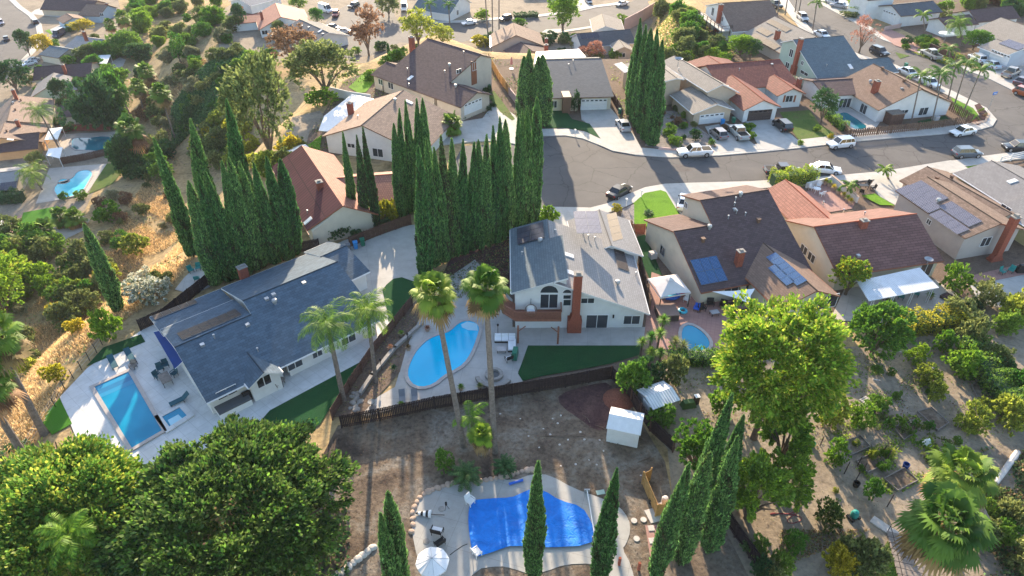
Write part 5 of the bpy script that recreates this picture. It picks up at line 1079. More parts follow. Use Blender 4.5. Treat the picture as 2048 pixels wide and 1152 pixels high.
H = House('flat_roof_house', 'pale low-pitched house at the top edge above the pink roof', (-87,228), zl, 'white_stucco', 'light_grey_shingle', 'white_paint', base=-4); H.wing((-87.6,231,.97), 0, 13, -5, 2.6, 0, 3.9, 6, 2.7); add(H)
H = House('brown_roof_house', 'brown-roofed house at the top edge beyond the white vans', (-45,262), zl, 'tan_stucco', 'brown_shingle'); H.wing((-50,262,-.2), 0, 16, -5, 2.6, 0, 4.4, 6, 2.7); add(H)
H = House('brown_roof_house', 'brown-roofed house at the top edge above the round street tree', (12,262), zl, 'tan_stucco', 'brown_shingle'); H.wing((3,255,.1), 0, 16, -5, 2.6, 0, 4.4, 6, 2.7); add(H)
# canyon houses (-25)
def cy(nm, lab, wall, roof, ws, trim='brown_trim'):
    H = House(nm, lab, ws[0][0], -25, wall, roof, trim, base=-1.5)
    for w_ in ws: H.wing(*w_[:9], roof=w_[9] if len(w_) > 9 else None)
    return H
q9 = lambda x, y: (x*.173611, y*.173611); qa_ = lambda x, y: (x*.295139, 160+y*.295139)
H = cy('canyon_house', 'pale blue-white house with brown and grey roof at the far upper left', 'pale_blue_stucco', 'brown_shingle', [((-164.17,276.47,-.15), 0, 9, -6.7, 2.56, 0, 5, 5, 2.7), ((-168,268,-.8), 0, 8, -4, 2.5, 0, 3.8, 4, 2.5)]); H.win(0, 'wA', *q9(1172,168), 1.5, 1.2); H.chimney(0, 'B', *q9(1240,90), .9, .8, 1.6); add(H)
H = cy('canyon_house', 'white-grey roofed house below the yellow shrub at the far left', 'cream_stucco', 'light_grey_shingle', [((-147.28,236.27,-.387), 0, 12, -7.12, 2.56, 0, 5, 6, 2.7), ((-153,229,-.387), 0, 9, -5, 2.4, 0, 3.9, 4, 2.5, 'slate_blue_shingle')]); H.chimney(0, 'B', *q9(985,430), .9, .8, 1.8); add(H)
H = cy('canyon_house', 'long low purple-brown roofed house with white rear awning at left', 'cream_stucco', 'purple_brown_shingle', [((-144.36,205.03,.2543), 0, 16, -4.8, 2.56, 0, 4.96, 7.5, 2.73, 'purple_brown_shingle')]); add(H)
H = cy('canyon_house', 'grey-roofed pale green gabled house with solar water strips at left', 'sage_siding', 'grey_shingle', [((-136.34,200.95,-1.2188), 0, 13.28, -4.83, 2.42, 0, 4.7, 4.44, 2.95), ((-131,196,.30), 0, 9, -4, 2.3, 0, 3.6, 3.6, 2.4, 'warm_grey_shingle')]); H.chimney(0, 'B', *q9(755,830), .9, .8, 2.2); H.solar(0, 'A', q9(450,960), q9(560,850), q9(500,960), 1, 3, 'solar_black') if 0 else None; add(H)
H = cy('canyon_house', 'large mauve-brown roofed canyon house behind the leaning palm', 'cream_stucco', 'tan_brown_shingle', [((-136.41,181.18,-1.1161), 0, 19.28, -4.4, 2.35, 0, 5.33, 9, 2.81, 'tan_brown_shingle'), ((-122,177,.35), 0, 8, -4.5, 2.4, 0, 4.0, 4.5, 2.4, 'purple_brown_shingle')]); H.chimney(0, 'A', *qa_(105,110), .9, .8, 1.8)
for x, y, k in [(143,140,'dark'),(105,205,'dark'),(92,160,'turbine')]: H.vent(0, 'B', *qa_(x, y), k)
add(H)
H = cy('canyon_house', 'mauve-brown roofed house with orange walls beside the dark teal pool', 'orange_stucco', 'tan_brown_shingle', [((-128.31,163.36,-1.1643), 0, 10.01, -5, 2.7, 0, 5.2, 8.46, 2.5), ((-128,156,.28), 0, 11, -5, 2.3, 0, 4.4, 5, 2.4, 'purple_brown_shingle')]); H.chimney(0, 'B', *qa_(130,315), .9, .8, 1.7); H.vent(0, 'B', *qa_(47,350), 'dark'); H.vent(0, 'B', *qa_(70,405), 'sky'); add(H)
H = cy('canyon_house', 'house with pale front roof and dark solar sheet at the left edge', 'beige_stucco', 'light_grey_shingle', [((-117,137,.30), -6, 6.5, -5.5, 2.5, 0, 4.2, 6, 2.6)]); H.solar(0, 'A', qa_(5,755), qa_(110,735), qa_(5,700), 3, 2, 'solar_black'); add(H)
H = cy('canyon_house', 'blue-grey walled canyon house corner beside the lime green lawn', 'pale_blue_stucco', 'charcoal_shingle', [((-107.5,120,-1.2), 0, 14, -5, 2.7, -1, 4.2, 3, 2.7)], 'white_paint'); add(H)
H = cy('canyon_house', 'brown-roofed house with brick wall at the top left edge', 'tan_stucco', 'purple_brown_shingle', [((-184,284,-.14), 0, 22, -5, 2.3, 0, 5.2, 6, 2.7)]); add(H)
for s_, lab in [([(1090,730),(1140,635),(1275,630),(1230,730)], 'white awning behind the long purple-brown canyon roof')]:
    cs = [P(*q9(*c), -25+2.7) for c in s_]; O = cs[0]; root = thing('patio_cover', lab, 'patio cover', (O[0], O[1], -25)); b = MB(); b.prism([(c[0]-O[0], c[1]-O[1]) for c in cs], 2.6, 2.7); b.build('cover_roof', 'white_metal', root); 
    for c in cs: q_ = MB(); q_.box(((c[0]-O[0])*.96, (c[1]-O[1])*.96, -.3), (.12, .12, 2.9)); q_.build('post', 'white_paint', root)
for s_, lab in [([(300,405),(335,330),(425,318),(390,400)], 'white awning beside the dark teal canyon pool'), ([(310,510),(330,465),(425,455),(405,530)], 'cream shade roof behind the leaning canyon palm')]:
    cs = [P(*qa_(*c), -25+2.7) for c in s_]; O = cs[0]; root = thing('patio_cover', lab, 'patio cover', (O[0], O[1], -25)); b = MB(); b.prism([(c[0]-O[0], c[1]-O[1]) for c in cs], 2.6, 2.7); b.build('cover_roof', 'white_metal', root); 
    for c in cs: q_ = MB(); q_.box(((c[0]-O[0])*.96, (c[1]-O[1])*.96, -.3), (.12, .12, 2.9)); q_.build('post', 'white_paint', root)
# ================================================================ placing plants
def ppm(p): return FX/(p[1]*cP-(p[2]-CH)*sP)
SH = dict(  # R, Rz, hc, n, leaf, lumps, trunk, lr, low
    round=(3.0, 2.5, 3.4, 9000, .26, 26, .2, .40, -.5), airy=(3.0, 2.8, 3.8, 5200, .26, 24, .2, .34, -.6), bush=(1.2, 1.0, .80, 3600, .19, 16, .04, .46, -.95), dome=(1.2, 1.05, .80, 4200, .15, 22, .04, .5, -.95),
    mass=(4.0, 2.9, 2.2, 13000, .36, 34, .2, .36, -.8), column=(1.3, 3.0, 3.2, 4500, .2, 18, .1, .42, -.9), bare=(2.5, 2.8, 3.8, 3600, .14, 30, .16, .30, -.6), tuft=(.6, .45, .35, 420, .16, 5, 0, .5, -.2))
PR = {}
def proto(shape, mat, seed=0):
    k = (shape, mat, seed)
    if k in PR: return PR[k]
    R, Rz, hc, n, leaf, lumps, tr, lr, low = SH[shape]
    base = next((v for q_, v in PR.items() if q_[0] == shape and q_[2] == seed), None)
    nm, cat = ('shrub', 'shrub') if shape in ('bush', 'dome', 'tuft') else ('tree', 'tree')
    if base is None: r = tree_proto(R, Rz, hc, n, leaf, lumps, mat, hash(shape) % 7+seed*13 if 0 else len(shape)*3+seed*13, tr, lr, low, nm, cat=cat, limbs=5 if tr > .1 else 0)
    else:
        r = base.copy(); C.objects.link(r)
        for k_ in ('group',):
            if k_ in r: del r[k_]
        for ch in base.children:
            c = ch.copy(); C.objects.link(c); c.parent = r
            if c.name.startswith('crown'): c.data = c.data.copy(); c.data.materials[0] = M(mat)
    PR[k] = r; return r
seedc = [0]
def plant(shape, mat, base, wpx, ty, lab, group=None, z=None, name=None, cat=None, seeds=2, var=None):
    b = G(*base) if z is None else P(base[0], base[1], z)
    R, Rz, hc = SH[shape][:3]; H0 = hc+Rz*.95; r = wpx/2/ppm((b[0], b[1], b[2]+2)); h = max(.3, height(b, ty)-b[2]) if ty is not None else r/R*H0
    seedc[0] += 1; sd_ = seedc[0] % seeds
    o = inst(proto(shape, mat, sd_), b, seedc[0]*1.7, lab, group, (r/R, r/R, h/H0))
    if name: o.name = name
    if cat: o['category'] = cat
    elif shape in ('bush', 'dome', 'tuft'): o['category'] = 'shrub'
    return o
# ---------------------------------------------------------------- cypresses
CY = [cypress_proto(s_, te=a_, tp=b_) for s_, a_, b_ in ((1, 2.0, .85), (2, 3.0, .8), (3, 1.6, .8), (4, 2.4, 1.0))]; CYD = [cypress_proto(5, 'cypress_dry', mat2='cypress_leaf', frac=.4)]
for i, c in enumerate(CY+CYD): c.name = 'cypress_tree'
cyi = [0]
def cyp(base, top, wpx, lab, group, dry=False, z=None):
    b = G(*base) if z is None else P(base[0], base[1], z)
    h = height(b, top[1]); tp = P(top[0], top[1], h); b = (b[0]*.6+tp[0]*.4, b[1], b[2]); tp = (tp[0], b[1]*.7+tp[1]*.3, h); wpx *= 1.04 if base[1] > 900 else .95
    R = wpx/2/ppm((b[0], b[1], b[2]+(h-b[2])*.4)); cyi[0] += 1
    pr = (CYD if dry else CY)[cyi[0] % (1 if dry else 4)]
    o = inst(pr, b, cyi[0]*2.1, lab, group, (R/1.25, R/1.25, (h-b[2])/16.0)); tilt_to(o, b, tp)
def cyrow(lst, text, group, dry=()):
    lst = sorted(lst, key=lambda a: a[1][0]); n = len(lst)
    for i, (b_, t_, w_) in enumerate(lst): cyp(b_, t_, w_, 'slim dark cypress, '+rank(i, n)+' '+text, group, i in dry)
cyp((237,622), (165,445), 34, 'lone slender cypress standing apart on the dry slope at left', None)
cyrow([((387,512),(306,275),36), ((432,470),(377,237),40), ((500,440),(450,197),38)], 'of the three tall rear ones at left', 'tall rear cypresses on the left slope')
cyrow([((428,568),(375,363),38), ((455,562),(397,347),36), ((472,555),(412,343),38), ((490,548),(442,323),36), ((507,540),(460,314),36), ((522,532),(478,322),36), ((545,528),(507,323),36), ((565,520),(535,311),36), ((590,508),(557,316),38)], 'in the clump behind the blue-roofed ranch house', 'cypress clump behind the ranch house')
cyrow([((706,445),(685,263),22), ((731,456),(711,270),22), ((752,458),(727,254),22)], 'of three thin ones by the red-roofed house', 'three thin cypresses', (1, 2))
cyrow([((800,440),(787,247),24), ((808,432),(799,216),26), ((822,425),(812,200),26), ((836,422),(833,197),26), ((858,420),(847,196),26)], 'of the five behind the front row', 'five rear cypresses')
cyrow([((847,552),(835,291),42), ((868,535),(853,274),32), ((886,526),(870,293),30), ((900,515),(884,270),30), ((912,512),(903,276),34), ((928,508),(924,278),30), ((944,502),(946,283),30), ((958,497),(957,280),28), ((975,492),(974,268),32), ((990,486),(988,251),30), ((1004,480),(1000,234),30), ((1018,474),(1013,238),30), ((1033,466),(1036,232),32), ((1046,460),(1045,220),30), ((1058,452),(1056,211),30), ((1072,444),(1071,194),32)], 'in the long row beside the cul-de-sac', 'long cypress row', (3,))
cyrow([((1050,242),(1048,112),36), ((1062,246),(1056,99),40), ((1080,250),(1074,112),40), ((1091,250),(1086,110),38)], 'in the fat clump by the grey-roofed house', 'fat cypress clump')
cyrow([((1262,232),(1277,60),30), ((1268,245),(1283,36),30), ((1276,255),(1293,49),30), ((1284,268),(1304,56),32), ((1296,282),(1314,56),34), ((1312,292),(1324,78),36)], 'in the tallest clump beside the silver car', 'tallest cypress clump')
cyrow([((800,1215),(771,981),46), ((785,1245),(764,1022),44)], 'of the pair beside the striped parasol', 'cypress pair by the pool')
cyrow([((1066,1150),(1077,922),44), ((1200,1160),(1232,938),44)], 'of the two standing in front of the blue pool cover', 'cypresses before the covered pool')
cyrow([((1312,1150),(1375,925),44), ((1352,1118),(1424,908),46), ((1412,1096),(1480,872),48), ((1385,1020),(1466,786),44), ((1425,1010),(1490,832),40)], 'in the leaning clump at the garden fence', 'leaning cypress clump at lower right')
cyp((602,117), (600,95), 6, 'x', None) if 0 else cyp((777,112), (776,85), 7, 'tiny dark cypress beside the low brown roof at top', None)
# ---------------------------------------------------------------- palms
def pp(base, top, lab, kind, tr, sc, seed, z=None, **k):
    b = G(*base) if z is None else P(base[0], base[1], z); h = height(b, top[1]); t_ = P(top[0], top[1], h); return palm((b[0], b[1], b[2]), (t_[0], b[1]+(t_[1]-b[1])*.5, h), lab, kind, tr, sc, seed, **k)
pp((928,893), (868,585), 'tall fan palm, left of the pair rising before the cyan pool', 'fan', .26, 1.0, 3)
pp((990,905), (971,572), 'tall fan palm, right of the pair rising before the cyan pool', 'fan', .27, 1.0, 4)
pp((688,802), (655,650), 'feather palm with thick trunk, nearest the blue ranch roof', 'feather', .26, 1.12, 5, mat='palm_leaf_dark'); pp((752,764), (735,622), 'feather palm with bright crown beside the brown fence', 'feather', .22, 1.05, 6)
pp((88,868), (-15,668), 'rough leaning palm trunk, upper of two at the left edge', 'fan', .33, 1.3, 7); pp((48,910), (-40,770), 'rough leaning palm trunk, lower of two at the left edge', 'fan', .33, 1.3, 8)
pp((1990,1075), (1925,945), 'large fan palm, upper of two overlapping at the lower right', 'fan', .32, 1.3, 9, nf=44); pp((1930,1190), (1895,1045), 'large fan palm, lower of two overlapping at the lower right', 'fan', .32, 1.5, 10, nf=48)
pp((152,1200), (140,1072), 'bright feather palm poking out of the dark tree at lower left', 'feather', .2, .85, 11, mat='bright_leaf')
pp((908,268), (902,248), 'small fan palm on the brown house driveway', 'fan', .25, 1.3, 12)
for i, (b_, t_, l, sc, k) in enumerate([((268,245),(240,188),'leaning feather palm left of the canyon palm trio',1.5,'feather'), ((290,235),(275,172),'yellowish palm between the leaning palm and the thick one',1.3,'fan'), ((300,190),(290,142),'short fan palm highest on the bare canyon slope',1.5,'fan'), ((352,282),(320,185),'tall fan palm with two trunks beside the ivy slope',1.5,'fan'), ((290,335),(258,258),'fat fan palm beside the dark teal pool',1.9,'fan'), ((120,300),(78,222),'slim leaning palm above the mauve-brown roof',1.5,'feather'),
    ((85,380),(62,345),'arching feather palm left of the pale blue pool',1.4,'feather'), ((135,450),(120,432),'low fan palm above the lime lawn corner',1.2,'fan'), ((158,452),(147,434),'low fan palm right of the lime lawn',1.2,'fan'), ((100,480),(88,457),'low fan palm below the lime lawn',1.3,'fan'), ((88,505),(73,482),'low fan palm at the foot of the slope shrubs',1.2,'fan'), ((50,510),(37,493),'spreading low palm at the left margin',1.5,'feather'), ((268,80),(244,35),'pale fan palm highest among the far canyon trees',1.5,'fan'), ((228,85),(219,48),'small fan palm left of the pale one in the far canyon',1.2,'fan')]):
    pp(b_, t_, l, k, .2, sc, 20+i)
for i, (b_, t_, l) in enumerate([((866,50),(859,8),'street palm left of the white house at top'), ((900,55),(897,10),'street palm right of the white house at top'), ((976,72),(970,-15),'first bare palm trunk beside the black car at top'), ((985,65),(984,-20),'second bare palm trunk beside the black car at top'), ((998,60),(998,-25),'third bare palm trunk beside the black car at top')]):
    pp(b_, t_, l, 'king', .2, 1.25, 40+i, z=-11)
lst = [((1555,28),(1563,-30)), ((1570,30),(1580,-32)), ((1590,25),(1596,-20)), ((1598,22),(1606,-22)), ((1625,62),(1634,5))]
for i, (b_, t_) in enumerate(lst): pp(b_, t_, 'slim palm, '+rank(i, 5)+' in the top street row past the deck house', 'king', .15, 1.2, 50+i, z=0, group='palms along the top street')
lst = [((1822,246),(1843,150)), ((1864,243),(1886,150)), ((1874,183),(1880,145)), ((1896,198),(1912,132)), ((1910,206),(1935,126)), ((1926,226),(1962,140))]
for i, (b_, t_) in enumerate(lst): pp(b_, t_, 'slim feather palm, '+rank(i, 6)+' in the corner house group', 'king', .13, 1.25, 60+i, z=0, group='palms at the corner house')
for i, (b_, t_, l) in enumerate([((1852,75),(1846,30),'grey-green palm left of the white patio parasol'), ((1925,92),(1918,46),'full palm right of the white patio parasol'), ((1900,125),(1898,98),'short palm beside the silver pickup'), ((1778,360),(1770,340),'palm with drooping fronds in the front yard planter'), ((1706,392),(1698,372),'small potted palm in the paved front courtyard')]): pp(b_, t_, l, 'king' if i != 1 else 'feather', .15, 1.2 if i < 3 else .8, 70+i, z=0, mat='palm_leaf')
def low(name, cat, kind, at, L, lab, seed, mat, h=0, nb=60, z=0):
    p = P(at[0], at[1], z); root = thing(name, lab, cat, p)
    if kind == 'sago': V, F = feather_crown(seed, 34, L, L*.22, 26, .9, -.1, .05)
    else: V, F = rosette(0, L, seed, .09, -.5 if kind == 'yucca' else -.1, nb)
    part('leaves', np_mesh('leaves', V, F, [mat]), root, (0, 0, h)); b = MB(); b.tube([(0, 0, -.3), (0, 0, h+.05)], .12, 6); b.build('trunk', 'trunk_brown', root); return root
low('sago_palm', 'shrub', 'sago', (932,960), 1.75, 'large dark sago palm at the pool deck edge', 1, 'dark_leaf', .5); low('sago_palm', 'shrub', 'sago', (1009,940), 1.4, 'smaller sago palm right of the palm trunks', 2, 'dark_leaf', .4); low('sago_palm', 'shrub', 'sago', (1297,432), .9, 'sago palm on the bright green front lawn', 3, 'dark_leaf', .3)
pp((962,912), (962,868), 'bushy low fan palm at the foot of the tall pair', 'fan', .15, .65, 81, mat='bright_leaf'); pp((948,880), (940,835), 'broad-leaved banana-like plant left of the palm trunks', 'feather', .1, .8, 82, mat='bright_leaf', nf=9, name='banana_plant', cat='plant')
for i, (x, y, h, L, l) in enumerate([(1312,712,3.2,1.0,'top'), (1296,716,3.0,.9,'left of top'), (1280,715,2.2,.85,'far left'), (1298,732,2.0,.9,'lower middle'), (1322,672,2.3,1.0,'rear'), (1318,728,1.6,.85,'lower right')]): low('yucca_plant', 'yucca', 'yucca', (x, y), L, 'spiky green yucca head, '+l+' one beside the artificial turf', 10+i, 'green_leaf', h, 90)
for i, (x, y, l) in enumerate([(1347,704,'left'), (1362,712,'right')]): low('spiky_dracaena', 'plant', 'yucca', (x, y), 1.0, 'pale spiky plant beside the small pool, '+l+' of two', 20+i, 'olive_leaf', 1.5, 70)
# ---------------------------------------------------------------- the big foreground trees
def big(base, R, Rz, hc, n, leaf, lumps, mat, seed, lab, mats2, f2, lr=.3, tr=.4, low=-.3, name='broadleaf_tree', shell=.75, clu=26, csz=.035):
    r = tree_proto(R, Rz, hc, n, leaf, lumps, mat, seed, tr, lr, low, name, mats2=mats2, frac2=f2, limbs=9, shell=shell, clu=clu, csz=csz); r.location = P(base[0], base[1], 0) if len(base) == 2 else base; r['label'] = lab; r['category'] = 'tree'; return r
def bigc(cx, cy, z, hw, Rz, *a, **k):
    p = P(cx, cy, z); R = hw/ppm(p); return big((p[0], p[1], 0), R, Rz, z, *a, **k)
bigc(450, 1045, 6.0, 292, 4.9, 120000, .36, 130, 'oak_leaf', 21, 'huge dark green broadleaf tree filling the lower left', 'green_leaf', .25, .17, .5, clu=46, csz=.03, shell=.6)
bigc(120, 1035, 6.0, 205, 4.6, 68000, .34, 70, 'green_leaf', 22, 'yellow-green tree left of the huge dark tree', 'yellow_leaf', .36, .21, .4, clu=36, csz=.04)
bigc(10, 1165, 4.0, 170, 4, 26000, .36, 50, 'dark_leaf', 24, 'dark green tree in the bottom left corner', 'oak_leaf', .4, .26, .3)
bigc(1556, 722, 10.0, 150, 6.6, 50000, .36, 64, 'bright_leaf', 23, 'tall bright yellow-green tree at centre right', 'yellow_leaf', .3, .23, .3, -.9, clu=40, csz=.04, shell=.6)
bigc(1580, 868, 4.6, 62, 3.0, 9000, .32, 24, 'bright_leaf', 33, 'lower yellow-green tree just below the tallest bright one', 'green_leaf', .4, .27, .25, -.7, clu=36, csz=.045)
bigc(1510, 985, 3.6, 72, 3.4, 14000, .32, 30, 'bright_leaf', 25, 'mid green tree behind the leaning cypress clump', 'green_leaf', .5, .28, .25, clu=36, csz=.045)
big((1385,935), 2.7, 2.0, 2.6, 11000, .24, 26, 'bright_leaf', 26, 'bright green leafy tree beside the dark fence and white shed', 'green_leaf', .4, .34, .2)
big((1548,1000), 2.8, 2.6, 3.0, 11000, .26, 26, 'bright_leaf', 27, 'rounded green tree under the tall yellow-green tree', 'green_leaf', .5, .34, .2)
big((1742,710), 3.2, 3.0, 3.4, 17000, .28, 34, 'bright_leaf', 28, 'round dark-skirted tree between yellow tree and yellow hedge', 'green_leaf', .6, .32, .25, -.8)
big((1690,590), 2.4, 2.2, 2.8, 11000, .24, 26, 'bright_leaf', 29, 'golden-green tree against the russet tile roof', 'golden_leaf', .3, .34, .2)
A_ = [('airy','olive_leaf',(548,330),150,112,'large airy grey-green tree beside the red-roofed house'), ('round','olive_leaf',(655,195),135,88,'rounded willow-green tree at upper left of the brown house'), ('airy','brown_leaf',(590,135),110,52,'brown-olive tree behind the willow-green one'),
 ('airy','brown_leaf',(738,112),72,12,'tall brownish tree at the top street bulb'), ('airy','yellow_leaf',(838,95),75,20,'airy yellow-green tree left of the brown ridge'), ('airy','yellow_leaf',(885,92),60,45,'low yellow-green tree right of the brown chimney'),
 ('round','bright_leaf',(1126,62),80,-12,'round bright street tree at top centre'), ('bare','red_leaf',(1718,106),60,28,'reddish nearly bare tree on the right street'), ('airy','dark_leaf',(1640,248),62,180,'dark glossy tree in front of the corner house pool'),
 ('round','bright_leaf',(1480,112),62,72,'lime green round tree behind the clay-tile house'), ('round','dark_leaf',(1500,118),40,80,'darker green tree touching the lime round one'), ('round','bright_leaf',(1716,28),56,-5,'round green tree by the upper right driveway'), ('round','bright_leaf',(1888,28),28,2,'clipped yellow-green ball tree at upper right'),
 ('round','green_leaf',(1945,100),55,62,'bushy green tree left of the pale blue house'), ('round','green_leaf',(598,20),38,-4,'bright green tree right of the pink roof'), ('round','green_leaf',(635,50),32,18,'small green tree by the red car at top'), ('round','olive_leaf',(778,35),46,-8,'dark round tree at the top edge by the vans'),
 ('airy','red_leaf',(1180,120),58,82,'rusty orange flowering tree beside the blue-grey roof'), ('round','dark_leaf',(36,185),70,125,'rounded dark tree at the left edge by the valley road'), ('round','dark_leaf',(60,112),34,62,'dark round tree beside the valley street'), ('round','golden_leaf',(90,108),40,70,'yellowish tree right of the dark valley street tree'),
 ('mass','dark_leaf',(205,258),110,150,'massive dark green tree in the canyon garden'), ('mass','green_leaf',(235,245),80,148,'lighter green tree overlapping the massive canyon tree'), ('round','dark_leaf',(135,215),40,160,'dark tree beside the pale green gabled canyon house'), ('round','golden_leaf',(168,65),44,40,'yellow flowering shrub tree by the far canyon house'),
 ('mass','green_leaf',(255,110),70,62,'round green tree beside the far canyon pool'), ('mass','bright_leaf',(288,65),50,25,'bright green tree at the top of the canyon'), ('mass','green_leaf',(215,115),60,78,'green tree behind the white-grey canyon roof'), ('mass','dark_leaf',(280,120),60,85,'dark green tree on the canyon side'),
 ('column','green_leaf',(362,125),36,70,'upright olive tree alone on the bare canyon ridge'), ('round','bright_leaf',(18,640),140,520,'bright green tree at the left edge halfway down'), ('mass','dark_leaf',(265,345),70,265,'green trees beside the dark teal canyon pool'), ('round','bright_leaf',(250,352),34,332,'bright round shrub above the canyon lawn'),
 ('round','dark_leaf',(482,60),30,10,'dark shrubby tree left of the pink roof house'), ('round','red_leaf',(478,35),28,10,'rusty red shrub beside the pale roof at top left'), ('round','olive_leaf',(562,75),30,42,'shrubby tree against the pink roof house wall'), ('mass','olive_leaf',(180,120),48,88,'green bushes beside the low canyon roofs')]
for s_, m_, b_, w_, t_, l in A_: plant(s_, m_, b_, w_, t_, l)
B_ = [('dome','green_leaf',(890,938),38,902,'round blue-green bush left of the sago palm'), ('bush','bright_leaf',(1885,702),44,664,'leafy green citrus tree highest in the dirt garden'), ('dome','bright_leaf',(1827,725),40,690,'round green bush in the middle of the dirt garden'), ('bush','bright_leaf',(1915,750),72,702,'wide pale green bush beside the garden hedge'),
 ('bush','yellow_leaf',(1850,768),52,732,'yellow-green bush below the white letters on the soil'), ('bush','yellow_leaf',(1866,800),38,762,'small yellow-green bush just under the other'), ('bush','yellow_leaf',(1658,850),54,792,'golden-green bush left of the vegetable beds'), ('dome','bright_leaf',(1718,850),56,812,'bright round bush right of the golden-green one'), ('bush','green_leaf',(1644,790),26,765,'small green bush near the tall yellow tree'),
 ('bush','yellow_leaf',(2010,850),70,798,'broad yellow-green bush at the right garden edge'), ('bush','yellow_leaf',(1935,860),60,812,'yellow-green bush left of the broad one'), ('bush','yellow_leaf',(1960,825),34,800,'little yellow-green bush above the other at right'), ('dome','oak_leaf',(1652,1048),60,1004,'dark round clipped bush beside the red hose'), ('dome','green_leaf',(1583,1105),44,1066,'round green bush near the bottom right centre'),
 ('dome','bright_leaf',(1667,925),46,885,'round green bush beside the garden posts'), ('bush','green_leaf',(1738,1000),32,962,'green bush at the corner of the raised beds'), ('bush','green_leaf',(1755,820),40,790,'leafy plant with pallet beside it'), ('bush','green_leaf',(1750,748),22,730,'low green plant in the upper garden'), ('bush','green_leaf',(1780,750),16,736,'tiny green plant in the upper garden'), ('bush','olive_leaf',(1712,1145),90,1092,'orange-green bush at the bottom of the garden'),
 ('bush','green_leaf',(1790,800),16,780,'young sapling on the garden path'), ('bush','green_leaf',(1260,790),62,722,'green shrub in the corner behind the dark fence'), ('bush','dark_leaf',(1290,770),66,720,'dark green shrub under the yucca heads'), ('bush','olive_leaf',(1345,770),56,715,'olive shrub beside the grey shed'), ('bush','green_leaf',(1320,850),56,812,'green shrub between the two sheds and fence'), ('bush','bright_leaf',(1440,830),60,780,'yellow-green shrub beneath the tall bright tree'),
 ('dome','bright_leaf',(1905,580),52,530,'rounded lime bush by the taupe house corner'), ('dome','olive_leaf',(1962,608),66,565,'rounded pale bush beside the chain-link fence'), ('bush','yellow_leaf',(2030,640),70,578,'yellow-green shrub at the right edge by the alley'), ('bush','olive_leaf',(1935,690),60,635,'wispy olive bush at the hedge end'), ('bush','dark_leaf',(1945,620),30,598,'small green shrub under the pale bush'),
 ('bush','bright_leaf',(1600,290),14,280,'small pale shrub in the clay-tile front bed'), ('bush','green_leaf',(1633,262),16,250,'small round green shrub by the dark glossy tree'), ('bush','golden_leaf',(1660,278),14,268,'small yellow shrub near the slatted fence'), ('bush','red_leaf',(1450,262),20,248,'reddish shrub left of the white garage door'), ('bush','dark_leaf',(1390,278),26,258,'dark green shrub in the gravel front yard'),
 ('bush','green_leaf',(1338,272),28,248,'green shrub at the foot of the tallest cypresses'), ('bush','red_leaf',(1355,250),22,235,'rusty succulent shrub in the gravel yard'), ('bush','green_leaf',(1350,290),30,270,'low green shrub near the white pickup'), ('column','dark_leaf',(1150,225),22,182,'dark climbing shrub beside the grey house entry'), ('bush','golden_leaf',(1232,422),20,408,'golden shrub behind the grey roof'), ('bush','bright_leaf',(1098,445),40,415,'yellow-green shrub at the end of the cypress row'),
 ('bush','white_flower_leaf',(300,600),80,555,'white flowering shrub beside the ranch fence'), ('bush','golden_leaf',(778,445),40,398,'golden shrub glowing between the thin cypresses'), ('bush','white_flower_leaf',(1580,175),30,150,'white flowering shrub between clay and slate roofs'), ('bush','bright_leaf',(222,680),60,625,'bright green shrub at the terrace fence corner'), ('bush','golden_leaf',(240,850),10,840,'tiny golden shrub') if 0 else ('bush','golden_leaf',(115,760),44,728,'yellow-green succulent clump on the bare slope'),
 ('bush','dark_leaf',(985,215),14,205,'dark round shrub beside the brown house wall'), ('bush','dark_leaf',(925,238),14,228,'small clipped shrub left of the wood-panelled garage'), ('dome','dark_leaf',(978,222),12,212,'clipped shrub right of the wood-panelled garage'), ('bush','dark_leaf',(975,190),18,170,'dark bush beside the curved side lawn'), ('bush','bright_leaf',(640,210),60,180,'pale green shrub behind the flat patio roof'), ('bush','golden_leaf',(60,358),10,350,'x') if 0 else ('bush','green_leaf',(105,250),30,235,'green shrub between two brown canyon roofs'),
 ('bush','green_leaf',(76,256),26,244,'low green shrub between the canyon roofs'), ('bush','dark_leaf',(140,262),26,245,'dark shrub beside the canyon pool fence'), ('bush','green_leaf',(128,400),18,385,'small green plant at the lower rim of the pale blue pool'), ('bush','green_leaf',(163,398),24,380,'bushy plant at the pale blue pool corner'), ('round','olive_leaf',(80,338),34,305,'airy grey tree before the orange canyon wall'), ('bush','bright_leaf',(220,440),50,405,'yellow-green shrub beside the canyon lower yard'),
 ('bush','dark_leaf',(1350,800),30,780,'x') if 0 else ('bush','bright_leaf',(965,40),34,20,'bright green plant by the top palms'), ('bush','golden_leaf',(962,92),36,68,'golden shrub left of the white side awning'), ('bush','bright_leaf',(1040,52),30,36,'lime shrub behind the grey-brown gable'), ('bush','green_leaf',(1242,50),26,28,'green shrub at the top street wall'), ('bush','green_leaf',(1130,84),26,66,'shrub beside the street tree trunk'), ('bush','olive_leaf',(1700,34),36,22,'low dark shrub bed by the upper right driveway')]
for s_, m_, b_, w_, t_, l in B_: plant(s_, m_, b_, w_, t_, l)
pp((935,575), (930,548), 'x', 'fan', .1, .5, 99) if 0 else None
h3 = lambda pts, z=0: [P(a, b_, z) for a, b_ in pts]
